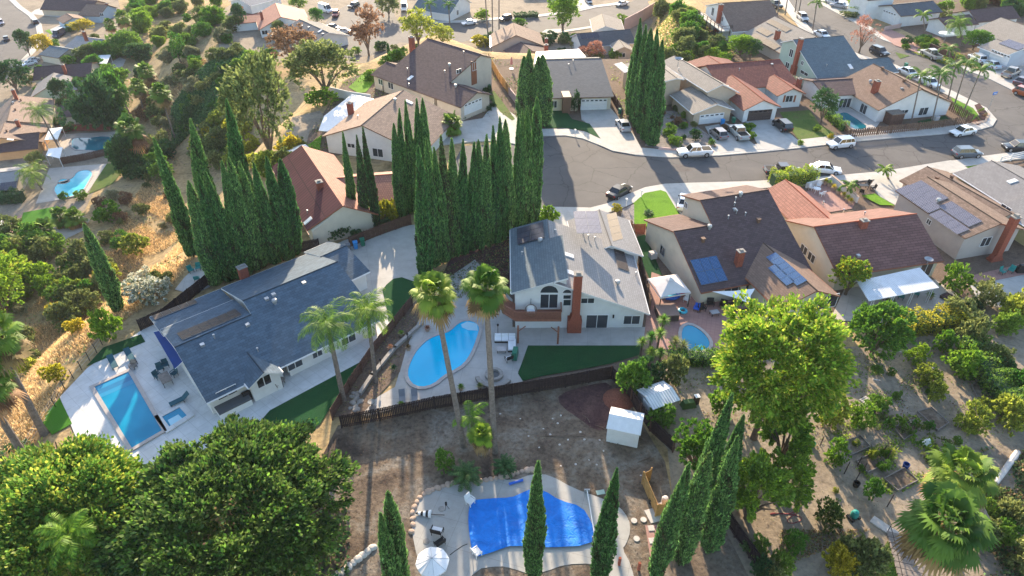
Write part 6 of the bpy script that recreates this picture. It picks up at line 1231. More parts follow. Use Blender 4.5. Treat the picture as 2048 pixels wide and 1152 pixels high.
# scattered hillside shrubs: nothing tells them apart inside one zone
def zone(px, n, shape, mats, w, lab, group, seed, asp=.75):
    nm = 'vegetable_plant' if seed == 21 else ('scrub_bush' if seed in (2, 4, 5, 6, 7, 8, 31, 33, 34, 41) else None)
    rng = random.Random(seed); pl = [tuple(p) for p in px]; k = 0; x0 = min(p[0] for p in pl); x1 = max(p[0] for p in pl); y0 = min(p[1] for p in pl); y1 = max(p[1] for p in pl); t_ = 0
    while k < n and t_ < 4000:
        t_ += 1; x = rng.uniform(x0, x1); y = rng.uniform(y0, y1)
        if sdist(np.array([x]), np.array([y]), pl)[0] > 0: continue
        ww = rng.uniform(*w); plant(shape, mats[k % len(mats)], (x, y), ww, y-ww*asp, lab, group, name=nm if shape != 'mass' else None); k += 1
zone([(300,0),(430,0),(480,40),(470,110),(400,140),(340,150),(310,110),(290,60)], 34, 'mass', ['olive_leaf','green_leaf','grey_leaf','olive_leaf'], (22,46), 'grey-green chaparral bush on the far canyon ridge', 'chaparral on the canyon ridge', 1)
zone([(345,150),(400,140),(400,175),(370,200),(345,180)], 8, 'bush', ['olive_leaf','grey_leaf'], (20,36), 'pale olive bush along the bare canyon ridge edge', 'ridge edge bushes', 2)
zone([(480,120),(540,100),(560,170),(500,200),(440,330),(420,300)], 16, 'mass', ['green_leaf','olive_leaf'], (30,56), 'green bush around the large airy tree', 'bushes around the airy tree', 3)
zone([(395,290),(450,250),(540,330),(600,300),(560,360),(480,330),(420,350),(390,330)], 22, 'bush', ['golden_leaf','yellow_leaf','olive_leaf'], (30,56), 'glowing yellow-green bush behind the left cypresses', 'yellow bushes behind the left cypresses', 4)
zone([(285,280),(340,300),(360,330),(330,360),(270,360),(240,330)], 14, 'bush', ['green_leaf','dark_leaf','olive_leaf'], (26,46), 'leafy bush on the slope beside the canyon lawn', 'bushes beside the canyon lawn', 5)
zone([(160,420),(240,390),(330,340),(370,430),(330,480),(270,500),(180,470)], 16, 'bush', ['olive_leaf','grey_leaf','olive_leaf','brown_leaf'], (14,28), 'low dry scrub tuft on the slope above the lone cypress', 'dry scrub tufts', 31)
zone([(270,0),(440,0),(440,60),(380,90),(300,100),(265,50)], 18, 'mass', ['green_leaf','olive_leaf','bright_leaf'], (26,50), 'green tree on the upper canyon side', 'trees on the upper canyon side', 32)
zone([(300,170),(345,150),(350,260),(300,290),(270,230)], 14, 'bush', ['olive_leaf','brown_leaf','grey_leaf'], (20,40), 'scrubby bush between the canyon palms and ivy', 'scrub by the canyon palms', 33)
zone([(0,560),(80,600),(110,680),(60,760),(0,780)], 6, 'bush', ['olive_leaf','grey_leaf','yellow_leaf'], (24,44), 'scrub bush on the lower left slope behind the palm trunks', 'scrub behind the palm trunks', 34)
zone([(1480,720),(1760,860),(1900,660),(2000,760),(1980,880),(1700,1000),(1600,960)], 14, 'bush', ['bright_leaf','green_leaf','yellow_leaf'], (12,24), 'small garden shrub scattered on the dirt garden', 'small garden shrubs', 35)
zone([(1655,1100),(1720,1100),(1740,1152),(1640,1152)], 4, 'bush', ['golden_leaf','olive_leaf'], (44,66), 'orange-tinged bush along the garden bottom', 'orange-tinged bushes', 36)
zone([(600,125),(760,118),(800,100),(960,98),(1080,98),(1230,128),(1240,95),(1100,75),(900,78),(780,92)], 24, 'bush', ['green_leaf','olive_leaf','bright_leaf','dark_leaf'], (14,30), 'garden shrub between the top centre houses', 'shrubs between the top centre houses', 51)
zone([(1690,25),(1760,55),(1890,15),(2048,55),(2048,95),(1900,62)], 12, 'bush', ['green_leaf','bright_leaf','olive_leaf'], (14,30), 'garden shrub among the upper right houses', 'shrubs among the upper right houses', 52)
zone([(150,130),(260,100),(300,180),(265,250),(165,240)], 9, 'mass', ['green_leaf','dark_leaf','bright_leaf'], (30,56), 'leafy garden tree in the green canyon pocket', 'trees in the canyon pocket', 54)
zone([(0,480),(60,470),(150,500),(110,600),(60,600),(0,560)], 12, 'bush', ['green_leaf','bright_leaf','olive_leaf'], (34,60), 'green bush at the foot of the slope near the left edge', 'bushes at the slope foot', 8)
zone([(50,160),(130,60),(210,60),(240,150),(170,240),(110,235),(60,220)], 26, 'bush', ['green_leaf','olive_leaf','dark_leaf','bright_leaf'], (14,30), 'garden shrub between the canyon houses', 'shrubs between the canyon houses', 33)
zone([(110,500),(175,470),(260,480),(300,430),(330,470),(240,540),(215,600),(150,610),(130,640),(110,600)], 20, 'bush', ['olive_leaf','yellow_leaf','green_leaf','olive_leaf'], (30,56), 'olive-green bush on the golden slope below the cypresses', 'bushes on the golden slope', 6)
zone([(120,590),(200,600),(215,660),(150,680),(115,640)], 9, 'bush', ['olive_leaf','golden_leaf','olive_leaf'], (34,58), 'rust-tinged bush beside the terrace fence', 'rust-tinged bushes', 7)
zone([(0,500),(40,520),(60,600),(20,680),(-20,640)], 8, 'mass', ['green_leaf','yellow_leaf'], (50,90), 'bright bush at the left margin of the slope', 'bushes at the left margin', 8)
zone([(1322,25),(1350,25),(1390,50),(1440,80),(1460,105),(1400,120),(1350,100),(1325,70)], 26, 'mass', ['olive_leaf','green_leaf','olive_leaf'], (28,46), 'rounded bush on the bank below the timber deck', 'bushes on the bank below the deck', 9, .9)
zone([(1328,100),(1400,118),(1450,118),(1470,130),(1400,135),(1330,130)], 12, 'bush', ['bright_leaf','olive_leaf'], (18,34), 'low bush behind the tan house roof', 'low bushes behind the tan house', 10)
zone([(1320,225),(1360,215),(1420,268),(1425,292),(1340,290)], 12, 'bush', ['green_leaf','red_leaf','dark_leaf','olive_leaf'], (8,18), 'small garden shrub in the gravel front yard', 'shrubs in the gravel yard', 11)
zone([(1480,262),(1500,252),(1515,285),(1500,292)], 7, 'bush', ['bright_leaf','green_leaf'], (12,18), 'low leafy plant between the two driveways', 'plants between driveways', 12)
zone([(725,165),(790,110),(820,110),(760,140),(735,185)], 10, 'bush', ['bright_leaf','green_leaf'], (16,30), 'hedge-like shrub curving beside the oval back lawn', 'shrubs beside the oval lawn', 13)
zone([(1800,90),(1850,80),(1900,110),(1870,120),(1810,100)], 14, 'bush', ['green_leaf','bright_leaf','dark_leaf'], (12,24), 'garden shrub in the pink courtyard front bed', 'shrubs in the courtyard bed', 14)
zone([(1942,248),(1955,212),(1972,228),(1970,243)], 9, 'tuft', ['red_leaf','green_leaf','olive_leaf'], (6,11), 'small flowering plant in the round corner bed', 'plants in the corner bed', 15)
zone([(2000,10),(2048,5),(2048,45),(2010,40)], 7, 'mass', ['dark_leaf','green_leaf'], (30,46), 'dark tree mass at the top right corner', 'trees at the top right corner', 16)
zone([(1905,5),(2000,5),(1990,20),(1920,18)], 7, 'mass', ['olive_leaf','green_leaf','red_leaf'], (22,34), 'tree behind the white gabled house', 'trees behind the gabled house', 17)
zone([(610,380),(700,420),(720,480),(640,500),(620,480)], 9, 'bush', ['dark_leaf','green_leaf'], (26,40), 'green creeper bush along the fence by the bins', 'creepers by the bins', 18)
zone([(700,495),(820,440),(830,430),(700,480)], 4, 'bush', ['dark_leaf'], (18,26), 'dark shrub at the foot of the brown rear fence', 'shrubs at the rear fence', 19)
hedge('hedge', h3([(1935,700),(1975,770),(2040,850)]), 2.4, 2.0, 'dark diagonal hedge along the right garden edge', 'green_leaf', .24, 80, mats2='dark_leaf')
zone([(1940,640),(1990,720),(2048,790),(2048,850),(2000,780),(1950,720),(1920,690)], 10, 'bush', ['green_leaf','olive_leaf','dark_leaf'], (34,54), 'green bush in the diagonal hedge at the garden edge', 'bushes in the diagonal garden hedge', 20)
zone([(1700,860),(1790,860),(1870,950),(1900,900),(1840,850),(1760,840)], 44, 'tuft', ['green_leaf','bright_leaf','olive_leaf'], (12,24), 'leafy vegetable plant in the raised garden beds', 'vegetable plants', 21)
zone([(1540,1110),(1700,1130),(1640,1160),(1540,1160)], 2, 'bush', ['olive_leaf','green_leaf'], (40,60), 'shrub along the bottom garden edge', 'bottom garden shrubs', 22)
zone([(1955,960),(2048,880),(2048,1150),(1950,1150)], 9, 'bush', ['olive_leaf','green_leaf','olive_leaf'], (36,66), 'dry bush in the shaded lower right corner', 'bushes in the lower right corner', 23)
zone([(1890,640),(2048,610),(2048,660),(1980,680)], 4, 'bush', ['green_leaf','olive_leaf'], (40,66), 'scrubby bush below the alley', 'scrub below the alley', 24)
zone([(260,560),(330,545),(350,530),(400,560),(330,590)], 6, 'bush', ['olive_leaf','white_flower_leaf'], (20,34), 'bush around the small shaded rear patio', 'bushes around the rear patio', 25)
zone([(1440,1040),(1470,1050),(1560,1160),(1500,1160)], 5, 'bush', ['dark_leaf','green_leaf'], (26,44), 'green bush beyond the lower dark fence', 'bushes beyond the lower fence', 26)
# hedges
hedge('hedge', h3([(1775,672),(1830,660),(1880,655),(1925,650)]), 2.2, 2.0, 'long golden-yellow hedge above the dirt garden', 'golden_leaf', .22, 90, mats2='yellow_leaf')
hedge('hedge', h3([(1335,722),(1400,728),(1460,722)]), 1.6, 1.4, 'green hedge below the small turquoise pool', 'green_leaf', .2, 90, mats2='dark_leaf')
hedge('hedge', h3([(1542,372),(1580,368),(1625,362)]), 1.9, 2.1, 'bright green clipped hedge beside the parked white sedan', 'bright_leaf', .18, 130, mats2='yellow_leaf')
hedge('hedge', h3([(1652,232),(1690,264)]), 1.3, 1.3, 'clipped hedge between lawn and corner house pool', 'green_leaf', .18, 90)
hedge('hedge', h3([(0,405),(50,402)], -25), 2.5, 2.5, 'dark hedge below the dark solar sheet at the left edge', 'dark_leaf', .25, 60)
hedge('hedge', h3([(1028,36),(1075,33)], -11), 3, 1.2, 'low clipped hedge beyond the top street', 'dark_leaf', .25, 60)
hedge('hedge', h3([(1645,545),(1610,490)]), .8, 1.0, 'narrow hedge between the cream houses', 'green_leaf', .18, 80)
# ground covers (uncountable)
SL = [(330,300),(370,330),(330,360),(390,520),(330,590),(250,640),(190,680),(85,850),(20,990),(0,1000),(0,700),(60,620),(150,520),(240,440)]
cover('dry_grass', SL, ['dry_grass'], 60000, .7, .15, 1, up=.7, asp=.12, clump=.42, thr=.34)
cover('dry_brush', SL, ['brown_leaf', 'grey_leaf', 'olive_leaf'], 7000, .4, .35, 2, up=.4, clump=.30, thr=.56)
cover('dry_grass', [(280,170),(340,130),(420,120),(360,200),(330,300),(300,290),(330,200)], ['dry_grass', 'brown_leaf'], 6000, .8, .1, 3, up=.7, asp=.2, clump=.4, thr=.5)
zone([(350,250),(420,140),(480,100),(500,150),(440,230),(370,280)], 30, 'bush', ['green_leaf','olive_leaf','dark_leaf'], (16,34), 'leafy mound in the ivy on the green canyon bank', 'mounds on the ivy bank', 41)
cover('ivy_cover', [(345,215),(380,170),(420,130),(480,95),(500,110),(500,160),(450,200),(420,240),(400,250),(360,290),(345,300)], ['ivy_leaf', 'dark_leaf'], 42000, .6, .9, 4, up=.4)
cover('ivy_cover', [(400,245),(450,190),(520,180),(470,260),(440,330),(400,300)], ['green_leaf', 'yellow_leaf'], 14000, .5, .5, 5, up=.5, clump=.3, thr=.45)
cover('leaf_litter', [(700,860),(1100,790),(1230,780),(1330,940),(1300,1152),(700,1152)], ['bark_mulch', 'brown_leaf'], 5200, .12, .0, 6, z=.05, up=.15)
cover('leaf_litter', [(1340,760),(2040,650),(2040,1150),(1520,1150),(1345,900)], ['brown_leaf', 'olive_leaf'], 5000, .13, .0, 7, z=.05, up=.15)
cover('weeds', [(1560,1060),(1620,1060),(1740,1060),(1560,1140)], ['brown_leaf', 'olive_leaf'], 1500, .2, .1, 8, z=.05, up=.3)
cover('ivy_cover', [(1060,445),(1085,425),(1110,440),(1080,470)], ['green_leaf'], 700, .3, .3, 9, z=.1, up=.5)
cover('lawn_grass', [(1755,1120),(1790,1065),(1830,1095),(1815,1152),(1765,1180)], ['dark_leaf', 'green_leaf'], 4000, .12, .05, 10, z=.06, up=.7)
cover('undergrowth', [(1960,900),(2100,880),(2100,1200),(1940,1200)], ['brown_leaf', 'olive_leaf', 'dark_leaf'], 7000, .3, .3, 11, z=.05, up=.4, clump=.8, thr=.45)
cover('undergrowth', [(0,900),(60,880),(150,1000),(700,1000),(700,1200),(0,1200)], ['dark_leaf', 'oak_leaf'], 7000, .4, .4, 12, z=.05, up=.4)
cover('plant_bed', [(1820,105),(1870,90),(1920,110),(1960,130),(1900,135)], ['green_leaf', 'olive_leaf', 'golden_leaf'], 2200, .3, .3, 13, z=.05, up=.5, clump=.8, thr=.4)
cover('leaf_litter', [(845,560),(1075,445),(1020,520),(1015,590),(880,600)], ['brown_leaf', 'dark_leaf', 'olive_leaf'], 2600, .22, .12, 14, z=.1, up=.3)
cover('leaf_litter', [(664,838),(745,700),(862,575),(868,600),(812,700),(755,795)], ['brown_leaf', 'olive_leaf'], 900, .14, .03, 15, z=.1, up=.2)
cover('street_litter', [(1255,395),(1500,366),(1900,325),(1900,318),(1500,358),(1255,388)], ['brown_leaf', 'dead_frond'], 260, .12, 0, 16, z=.05, up=.1)
cover('weeds', [(690,160),(800,118),(960,105),(1080,150),(1090,250),(1000,230),(800,300),(650,315),(605,290)], ['green_leaf', 'olive_leaf', 'brown_leaf'], 5000, .3, .15, 17, up=.5, clump=.5, thr=.5)
cover('weeds', [(1215,130),(1330,118),(1480,120),(1560,60),(1700,110),(1600,170),(1400,240),(1240,240)], ['green_leaf', 'olive_leaf'], 4500, .3, .15, 18, up=.5, clump=.5, thr=.5)
cover('grass_tufts', [(1300,-5),(1400,40),(1480,110),(1400,130),(1320,110),(1310,40)], ['olive_leaf', 'green_leaf', 'dry_grass'], 7000, .5, .2, 19, up=.6)
cover('weeds', [(1240,770),(1335,745),(1880,650),(2040,700),(2040,900),(1900,850),(1700,900),(1500,900),(1345,900)], ['green_leaf', 'olive_leaf', 'brown_leaf'], 3500, .2, .08, 20, z=.05, up=.5, clump=.9, thr=.55)
cover('low_planting', [(1660,860),(1740,830),(1830,830),(1880,900),(1850,960),(1780,1000),(1700,930)], ['green_leaf', 'bright_leaf', 'olive_leaf'], 2600, .22, .18, 21, z=.05, up=.5, clump=1.3, thr=.55)
cover('low_planting', [(1700,700),(1860,680),(1900,800),(1760,830),(1690,780)], ['green_leaf', 'olive_leaf'], 900, .2, .12, 22, z=.05, up=.5, clump=1.2, thr=.62)
# ================================================================ fences and walls
fence([(684,856),(760,842),(870,818),(1024,792),(1130,775),(1222,757)], 1.75, 'dark_fence_wood', 'long black-stained board fence behind the middle pool', 'board_fence')
fence([(1222,757),(1262,805),(1300,862),(1346,905)], 1.75, 'dark_fence_wood', 'dark fence turning down beside the white shed', 'board_fence', post='brown_fence_wood')
fence([(1436,1020),(1470,1075),(1530,1160)], 1.75, 'dark_fence_wood', 'dark fence running off the bottom beside the leaning cypresses', 'board_fence')
fence([(664,840),(700,780),(745,712),(790,655),(824,612)], 1.5, 'brown_fence_wood', 'purple-brown fence between the ranch house and the middle yard', 'board_fence')
fence([(700,496),(760,472),(822,450)], 1.7, 'brown_fence_wood', 'brown rear fence beside the three wheelie bins', 'board_fence')
fence([(1262,462),(1278,530),(1300,622)], 1.7, 'old_fence_wood', 'weathered fence beside the grey-roofed house and gazebo', 'board_fence'); fence([(1262,468),(1288,468)], 1.6, 'red_wood', 'short red gate between the two front yards', 'wooden_gate', cat='gate')
fence([(1697,276),(1780,268),(1860,259),(1930,249),(1940,246)], 1.6, 'old_fence_wood', 'slatted timber fence along the corner sidewalk', 'slatted_fence', gap=.42, bw=.26); fence([(1940,246),(1915,230),(1897,220)], 1.6, 'old_fence_wood', 'short slatted fence return beside the corner lawn', 'slatted_fence', gap=.42, bw=.26); fence([(1686,262),(1697,276)], 1.6, 'old_fence_wood', 'short slatted fence end beside the corner pool', 'slatted_fence', gap=.42, bw=.26)
fence([(1218,190),(1245,235)], 1.7, 'brown_fence_wood', 'dark gate fence beside the slate-grey house garage', 'board_fence'); fence([(1470,1050),(1472,1052)], 1, 'old_fence_wood', 'x') if 0 else None
fence([(124,329),(170,321),(214,311),(272,303)], 1.8, 'brown_fence_wood', 'brown fence between the two canyon pools', 'board_fence', z=-25); fence([(122,266),(150,262),(200,262),(250,258)], 1.8, 'red_wood', 'red fence behind the dark teal canyon pool', 'board_fence', z=-25)
fence([(1614,262),(1625,240)], 1.7, 'dark_fence_wood', 'x') if 0 else None
fence([(978,125),(1000,165),(1020,192)], 1.9, 'new_wood', 'new timber fence beside the wood-panelled house', 'board_fence'); wall_line([(1018,190),(1030,205),(1046,222)], 1.6, .2, 'pink_stucco', 'pink garden wall beside the curved lawn')
wall_line([(659,190),(700,200),(742,206)], 1.7, .2, 'white_stucco', 'white boundary wall behind the flat patio roof'); wall_line([(1249,50),(1280,34),(1312,14)], 1.8, .25, 'pink_stucco', 'tan retaining wall beside the top street', z=-9, base=-4)
wall_line([(1318,300),(1345,302),(1420,298)], .5, .25, 'pink_stucco', 'low pink wall with house number along the sidewalk'); wall_line([(1778,98),(1820,112),(1850,122)], .3, .2, 'pink_stucco', 'x') if 0 else wall_line([(1768,62),(1800,55)], 1.0, .2, 'pink_stucco', 'low pink wall at the pink driveway'); wall_line([(1858,100),(1905,122)], 1.5, .2, 'brown_fence_wood', 'dark panel wall behind the silver pickup')
wall_line([(1660,362),(1712,405)], 1.0, .25, 'white_stucco', 'white courtyard wall along the front planter', cap='stone_tan'); wall_line([(1612,376),(1660,364)], .9, .2, 'white_stucco', 'white courtyard wall behind the clipped hedge')
wall_line([(722,790),(745,755),(790,700),(845,650)], .45, .3, 'stone_grey', 'low grey planter wall along the middle yard fence', cap='stone_grey')
wall_line([(300,640),(350,622),(385,600)], .5, .3, 'stone_grey', 'x') if 0 else None
fence([(282,662),(330,640),(380,600),(430,560),(560,510),(640,498)], 1.6, 'dark_fence_wood', 'dark fence along the rear of the ranch house', 'board_fence')
# wire fence along the terrace edge
pts = [(55,905),(88,852),(112,815),(130,778),(147,757),(164,740),(180,722),(194,706),(205,690)]
o_ = P(*pts[0]); root = thing('wire_fence', 'thin wire fence with dark posts along the pale terrace edge', 'fence', o_); prev = None
for p in pts:
    w_ = P(*p); a = (w_[0]-o_[0], w_[1]-o_[1]); b = MB(); b.box((a[0], a[1], -.6), (.06, .06, 1.9)); b.build('post', 'black_metal', root)
    if prev:
        for z_ in (.45, .9, 1.22): b = MB(); b.tube([(prev[0], prev[1], z_), (a[0], a[1], z_)], .012, 3); b.build('wire', 'grey_metal', root)
    prev = a
pts = [(1914,618),(1945,608),(1972,600)]; o_ = P(*pts[0]); root = thing('chain_link_fence', 'chain-link fence beside the rounded pale bush', 'fence', o_); prev = None
for p in pts:
    w_ = P(*p); a = (w_[0]-o_[0], w_[1]-o_[1]); b = MB(); b.tube([(a[0], a[1], -.3), (a[0], a[1], 1.6)], .035, 6); b.build('post', 'galvanised', root)
    if prev:
        b = MB()
        for k in range(9): b.tube([(prev[0], prev[1], .1+k*.18), (a[0], a[1], .1+k*.18)], .012, 3)
        b.build('mesh_panel', 'galvanised', root)
    prev = a
# white rail fence, right edge
pts = [(1998,328),(2020,322),(2060,312)]; o_ = P(*pts[0]); root = thing('rail_fence', 'white rail fence at the right edge beside the lawn', 'fence', o_); prev = None
for p in pts:
    w_ = P(*p); a = (w_[0]-o_[0], w_[1]-o_[1]); b = MB(); b.box((a[0], a[1], -.1), (.16, .16, 1.4)); b.build('post', 'white_paint', root)
    if prev:
        for z_ in (.35, .75, 1.1):
            L = math.hypot(a[0]-prev[0], a[1]-prev[1]); b = MB(); b.box(((a[0]+prev[0])/2, (a[1]+prev[1])/2, z_), (L, .06, .14), math.atan2(a[1]-prev[1], a[0]-prev[0])); b.build('rail', 'white_paint', root)
    prev = a
# timber enclosure with pool equipment
cs = [P(1289,968), P(1283,990), P(1311,1034), P(1345,1028)]
fence([(1300,962),(1285,970),(1312,1034),(1346,1028)], 1.65, 'new_wood', 'new honey-coloured timber enclosure beside the pool deck', 'timber_enclosure', ragged=.01, cat='enclosure')
p = P(1328,1010); root = thing('pool_filter', 'pool filter tank and pump inside the timber enclosure', 'pool filter', p); b = MB(); b.lathe((0, 0, 0), [(.28, 0), (.3, .3), (.3, .9), (.2, 1.08), (0, 1.12)], 14); b.build('tank', 'pale_fabric', root); b = MB(); b.tube([(-.3, 0, .2), (-.8, .1, .2), (-.8, .5, .3)], .06, 6); b.tube([(-.3, -.2, .5), (-1.0, -.2, .5)], .05, 6); b.build('pipe', 'white_paint', root); b = MB(); b.box((-1.0, .2, 0), (.5, .35, .45)); b.build('pump', 'black_metal', root)
# ================================================================ vehicles
WH = (.78,.79,.80); SV = (.42,.43,.45); BK = (.012,.012,.014); GY = (.10,.11,.12); DK = (.03,.035,.045)
V_ = [('pickup',WH,(1388,311),(1340,313),'white pickup truck parked along the far kerb of the main street'), ('sedan',BK,(1238,389),(1262,374),'black sedan parked at the cul-de-sac kerb'), ('sedan',SV,(1246,256),(1236,241),'silver sedan on the driveway beside the tallest cypresses'), ('hatch',(.22,.21,.22),(1436,273),(1422,261),'grey hatchback left of the pickup before the white garage door'), ('pickup',(.33,.36,.36),(1475,272),(1458,255),'grey-green pickup before the white garage door'),
 ('suv',BK,(1563,257),(1548,245),'black boxy off-roader on the brown garage driveway'), ('suv',WH,(1679,294),(1650,297),'white crossover on the far side of the main street'), ('sedan',WH,(1923,269),(1893,274),'white sedan beside the slatted corner fence'), ('suv',(.09,.11,.14),(1931,313),(1960,312),'dark blue-grey crossover at the near kerb on the right'), ('suv',BK,(2032,301),(2005,300),'black car at the right edge of the main street'),
 ('sedan',WH,(1649,344),(1680,347),'white sedan parked behind the clipped green hedge'), ('pickup',(.05,.05,.06),(1563,350),(1590,350),'dark pickup half hidden by the clipped hedge'), ('sedan',WH,(1368,410),(1372,392),'white car half hidden behind the purple-brown house'), ('suv',DK,(1757,109),(1775,116),'dark crossover beside the slate-blue roof'), ('pickup',(.36,.35,.33),(1860,115),(1843,106),'silver pickup parked on the right street'),
 ('suv',WH,(1952,122),(1938,114),'white crossover on the pale blue house driveway'), ('sedan',(.55,.65,.72),(1980,134),(1965,127),'pale blue-white sedan on the pale blue house driveway'), ('pickup',(.35,.34,.33),(2020,152),(2040,142),'grey pickup on the driveway at the right edge'), ('sedan',(.07,.03,.04),(2042,168),(2060,160),'dark maroon car at the right edge driveway'), ('suv',(.42,.10,.03),(2050,193),(2072,200),'orange car cut by the right edge'),
 ('sedan',WH,(1815,150),(1828,156),'white sedan behind the corner house ridge, upper'), ('sedan',WH,(1857,170),(1872,177),'white sedan behind the corner house ridge, lower'), ('sedan',(.6,.65,.7),(1643,74),(1658,81),'pale car behind the slate-blue ridge'), ('suv',SV,(1604,40),(1614,48),'silver SUV near the top street palms'), ('pickup',DK,(1548,14),(1562,20),'dark pickup at the top edge by the palms'), ('sedan',SV,(1664,8),(1648,2),'silver sedan, upper of two on the top right driveway'), ('sedan',(.30,.31,.34),(1677,15),(1660,12),'grey sedan, lower of two on the top right driveway')]
for v_ in V_: car(*v_, z=.14 if v_[2][1] in (256,273,272,257,410,122,134,152,168,8,15) else .03)
for v_ in [('sedan',WH,(938,49),(918,52),'white sedan driving on the top street'), ('suv',BK,(1011,41),(992,46),'black SUV parked on the top street'), ('sedan',WH,(1243,11),(1225,15),'white sedan at the top street kerb'), ('hatch',SV,(1177,6),(1183,12),'small silver car on a driveway at the top edge'), ('van',WH,(652,24),(668,29),'white van at the top left street bulb'), ('suv',(.35,.08,.06),(672,32),(668,40),'red car beside the white van'), ('suv',BK,(708,15),(695,20),'black SUV at the top left street bulb'), ('sedan',DK,(667,58),(680,60),'dark car behind the slate-grey ridge at top left'), ('van',WH,(809,20),(808,32),'white camper van at the top edge'), ('sedan',SV,(690,66),(704,66),'silver car right of the slate-grey ridge at top left')]: car(*v_, z=-10.95)
for v_ in [('suv',(.6,.5,.5),(3,48),(10,56),'pale car cut by the left edge on the valley street'), ('sedan',DK,(14,80),(12,70),'dark car at the left kerb of the valley street'), ('suv',BK,(71,47),(60,38),'black SUV at the right kerb of the valley street'), ('van',(.05,.05,.10),(119,73),(108,79),'dark van on a valley driveway'), ('sedan',SV,(66,124),(54,127),'silver sedan, upper of two by the valley street trees'), ('sedan',(.55,.58,.62),(60,130),(48,133),'pale sedan, lower of two by the valley street trees')]: car(*v_, z=-24.95)
# ================================================================ yard objects
def wbin(at, mat, lab, z=0, rz=.3):
    p = P(at[0], at[1], z); root = thing('wheelie_bin', lab, 'bin', p, rz); b = MB(); b.box((0, 0, .06), (.5, .55, .95), top=None); 
    b = MB(); k = [(-.24, -.26), (.24, -.26), (.24, .26), (-.24, .26)]; b.solid([(x*1.15, y*1.15, 1.0) for x, y in k], [(x, y, .06) for x, y in k]); b.build('bin_body', mat, root); b = MB(); b.box((0, 0, 1.0), (.62, .68, .07)); b.box((0, .33, .93), (.5, .07, .07)); b.build('lid', mat, root)
    for s_ in (-1, 1): b = MB(); b.tube([(s_*.26, .24, .12), (s_*.31, .24, .12)], .12, 10); b.build('wheel', 'tyre', root)
for at, m_, l, z_ in [((698,502),'grey_bin_plastic','grey wheelie bin beside the brown rear fence',.16), ((712,497),'blue_bin_plastic','blue wheelie bin between the grey and green bins',.16), ((726,491),'green_bin_plastic','green wheelie bin beside the rear fence',.16), ((1240,228),'green_bin_plastic','green wheelie bin behind the silver sedan',.16), ((1444,250),'blue_bin_plastic','blue bin beside the white garage door',.16), ((1466,246),'green_bin_plastic','green bin beside the grey-green pickup',.14), ((1810,136),'green_bin_plastic','green bin standing in the right street gutter',.03), ((1863,162),'green_bin_plastic','green bin at the kerb by the corner palms',.03), ((979,180),'green_bin_plastic','green bin beside the wood-panelled house wall',.02)]: wbin(at, m_, l, z_)
def lounger(at, to, mat, lab, z=.06):
    p = P(at[0], at[1], z); q_ = P(to[0], to[1], z); rz = math.atan2(q_[1]-p[1], q_[0]-p[0]); root = thing('sun_lounger', lab, 'lounger', p, rz); b = MB(); b.box((-.25, 0, .30), (1.35, .62, .07)); b.build('seat', mat, root)
    b = MB(); b.box(None, (.75, .62, .07), mtx=Matrix.Translation((.42, 0, .32)) @ Matrix.Rotation(-.6, 4, 'Y') @ Matrix.Translation((.36, 0, 0))); b.build('backrest', mat, root)
    for x in (-.85, .35):
        for y in (-.27, .27): b = MB(); b.box((x, y, 0), (.05, .05, .3)); b.build('leg', 'black_metal', root)
def chair(at, to, mat, lab, z=.06, cush=None, w_=.58, name='patio_chair', sc=1, arm=True, leg='black_metal', group=None):
    p = P(at[0], at[1], z); q_ = P(to[0], to[1], z); rz = math.atan2(q_[1]-p[1], q_[0]-p[0]); root = thing(name, lab, 'chair', p, rz, group); root.scale = (sc,)*3
    b = MB(); b.box((0, 0, .38), (.54, w_, .07)); b.build('seat', cush or mat, root); b = MB(); b.box(None, (.06, w_, .55), mtx=Matrix.Translation((-.26, 0, .42)) @ Matrix.Rotation(-.18, 4, 'Y')); b.build('backrest', mat, root)
    if arm:
        for y in (-1, 1): b = MB(); b.box((0, y*w_*.52, .58), (.5, .06, .05)); b.box((.22, y*w_*.52, .3), (.05, .05, .3)); b.build('armrest', mat, root)
    for x in (-.23, .23):
        for y in (-w_/2+.04, w_/2-.04): b = MB(); b.box((x, y, 0), (.045, .045, .38)); b.build('leg', leg, root)
def table(at, to, L, W_, H_, mat, lab, z=.06, rnd=False, legm='black_metal'):
    p = P(at[0], at[1], z); q_ = P(to[0], to[1], z); rz = math.atan2(q_[1]-p[1], q_[0]-p[0]); root = thing('patio_table', lab, 'table', p, rz); b = MB()
    if rnd: b.lathe((0, 0, H_-.05), [(0, 0), (L/2, 0), (L/2, .05), (0, .05)], 18)
    else: b.box((0, 0, H_-.05), (L, W_, .05))
    b.build('tabletop', mat, root); k = .3 if rnd else .42
    for x in (-1, 1):
        for y in (-1, 1): b = MB(); b.box((x*L*k, y*W_*k, 0), (.05, .05, H_-.05)); b.build('leg', legm, root)
lounger((228,730),(217,708),'teal_fabric','teal sun lounger on the pale terrace, left of the two'); lounger((262,716),(247,692),'teal_fabric','teal sun lounger on the pale terrace, right of the two'); lounger((360,805),(385,793),'teal_fabric','dark sun lounger beside the square spa')
table((334,765),(322,745),1.7,1.0,.74,'grey_wood','slatted brown dining table on the pale terrace')
for i, (a_, t_, l) in enumerate([((322,742),(330,760),'dark patio chair at the upper left of the slatted table'), ((333,735),(338,752),'dark patio chair above the slatted table'), ((350,752),(336,762),'dark patio chair right of the slatted table'), ((317,757),(332,764),'teal patio chair left of the slatted table')]): chair(a_, t_, 'teal_fabric', l)
table((270,731),(280,731),.5,.5,.45,'black_metal','small side table at the pool step corner'); chair((268,737),(262,745),'grey_wood','small folding seat beside the side table')
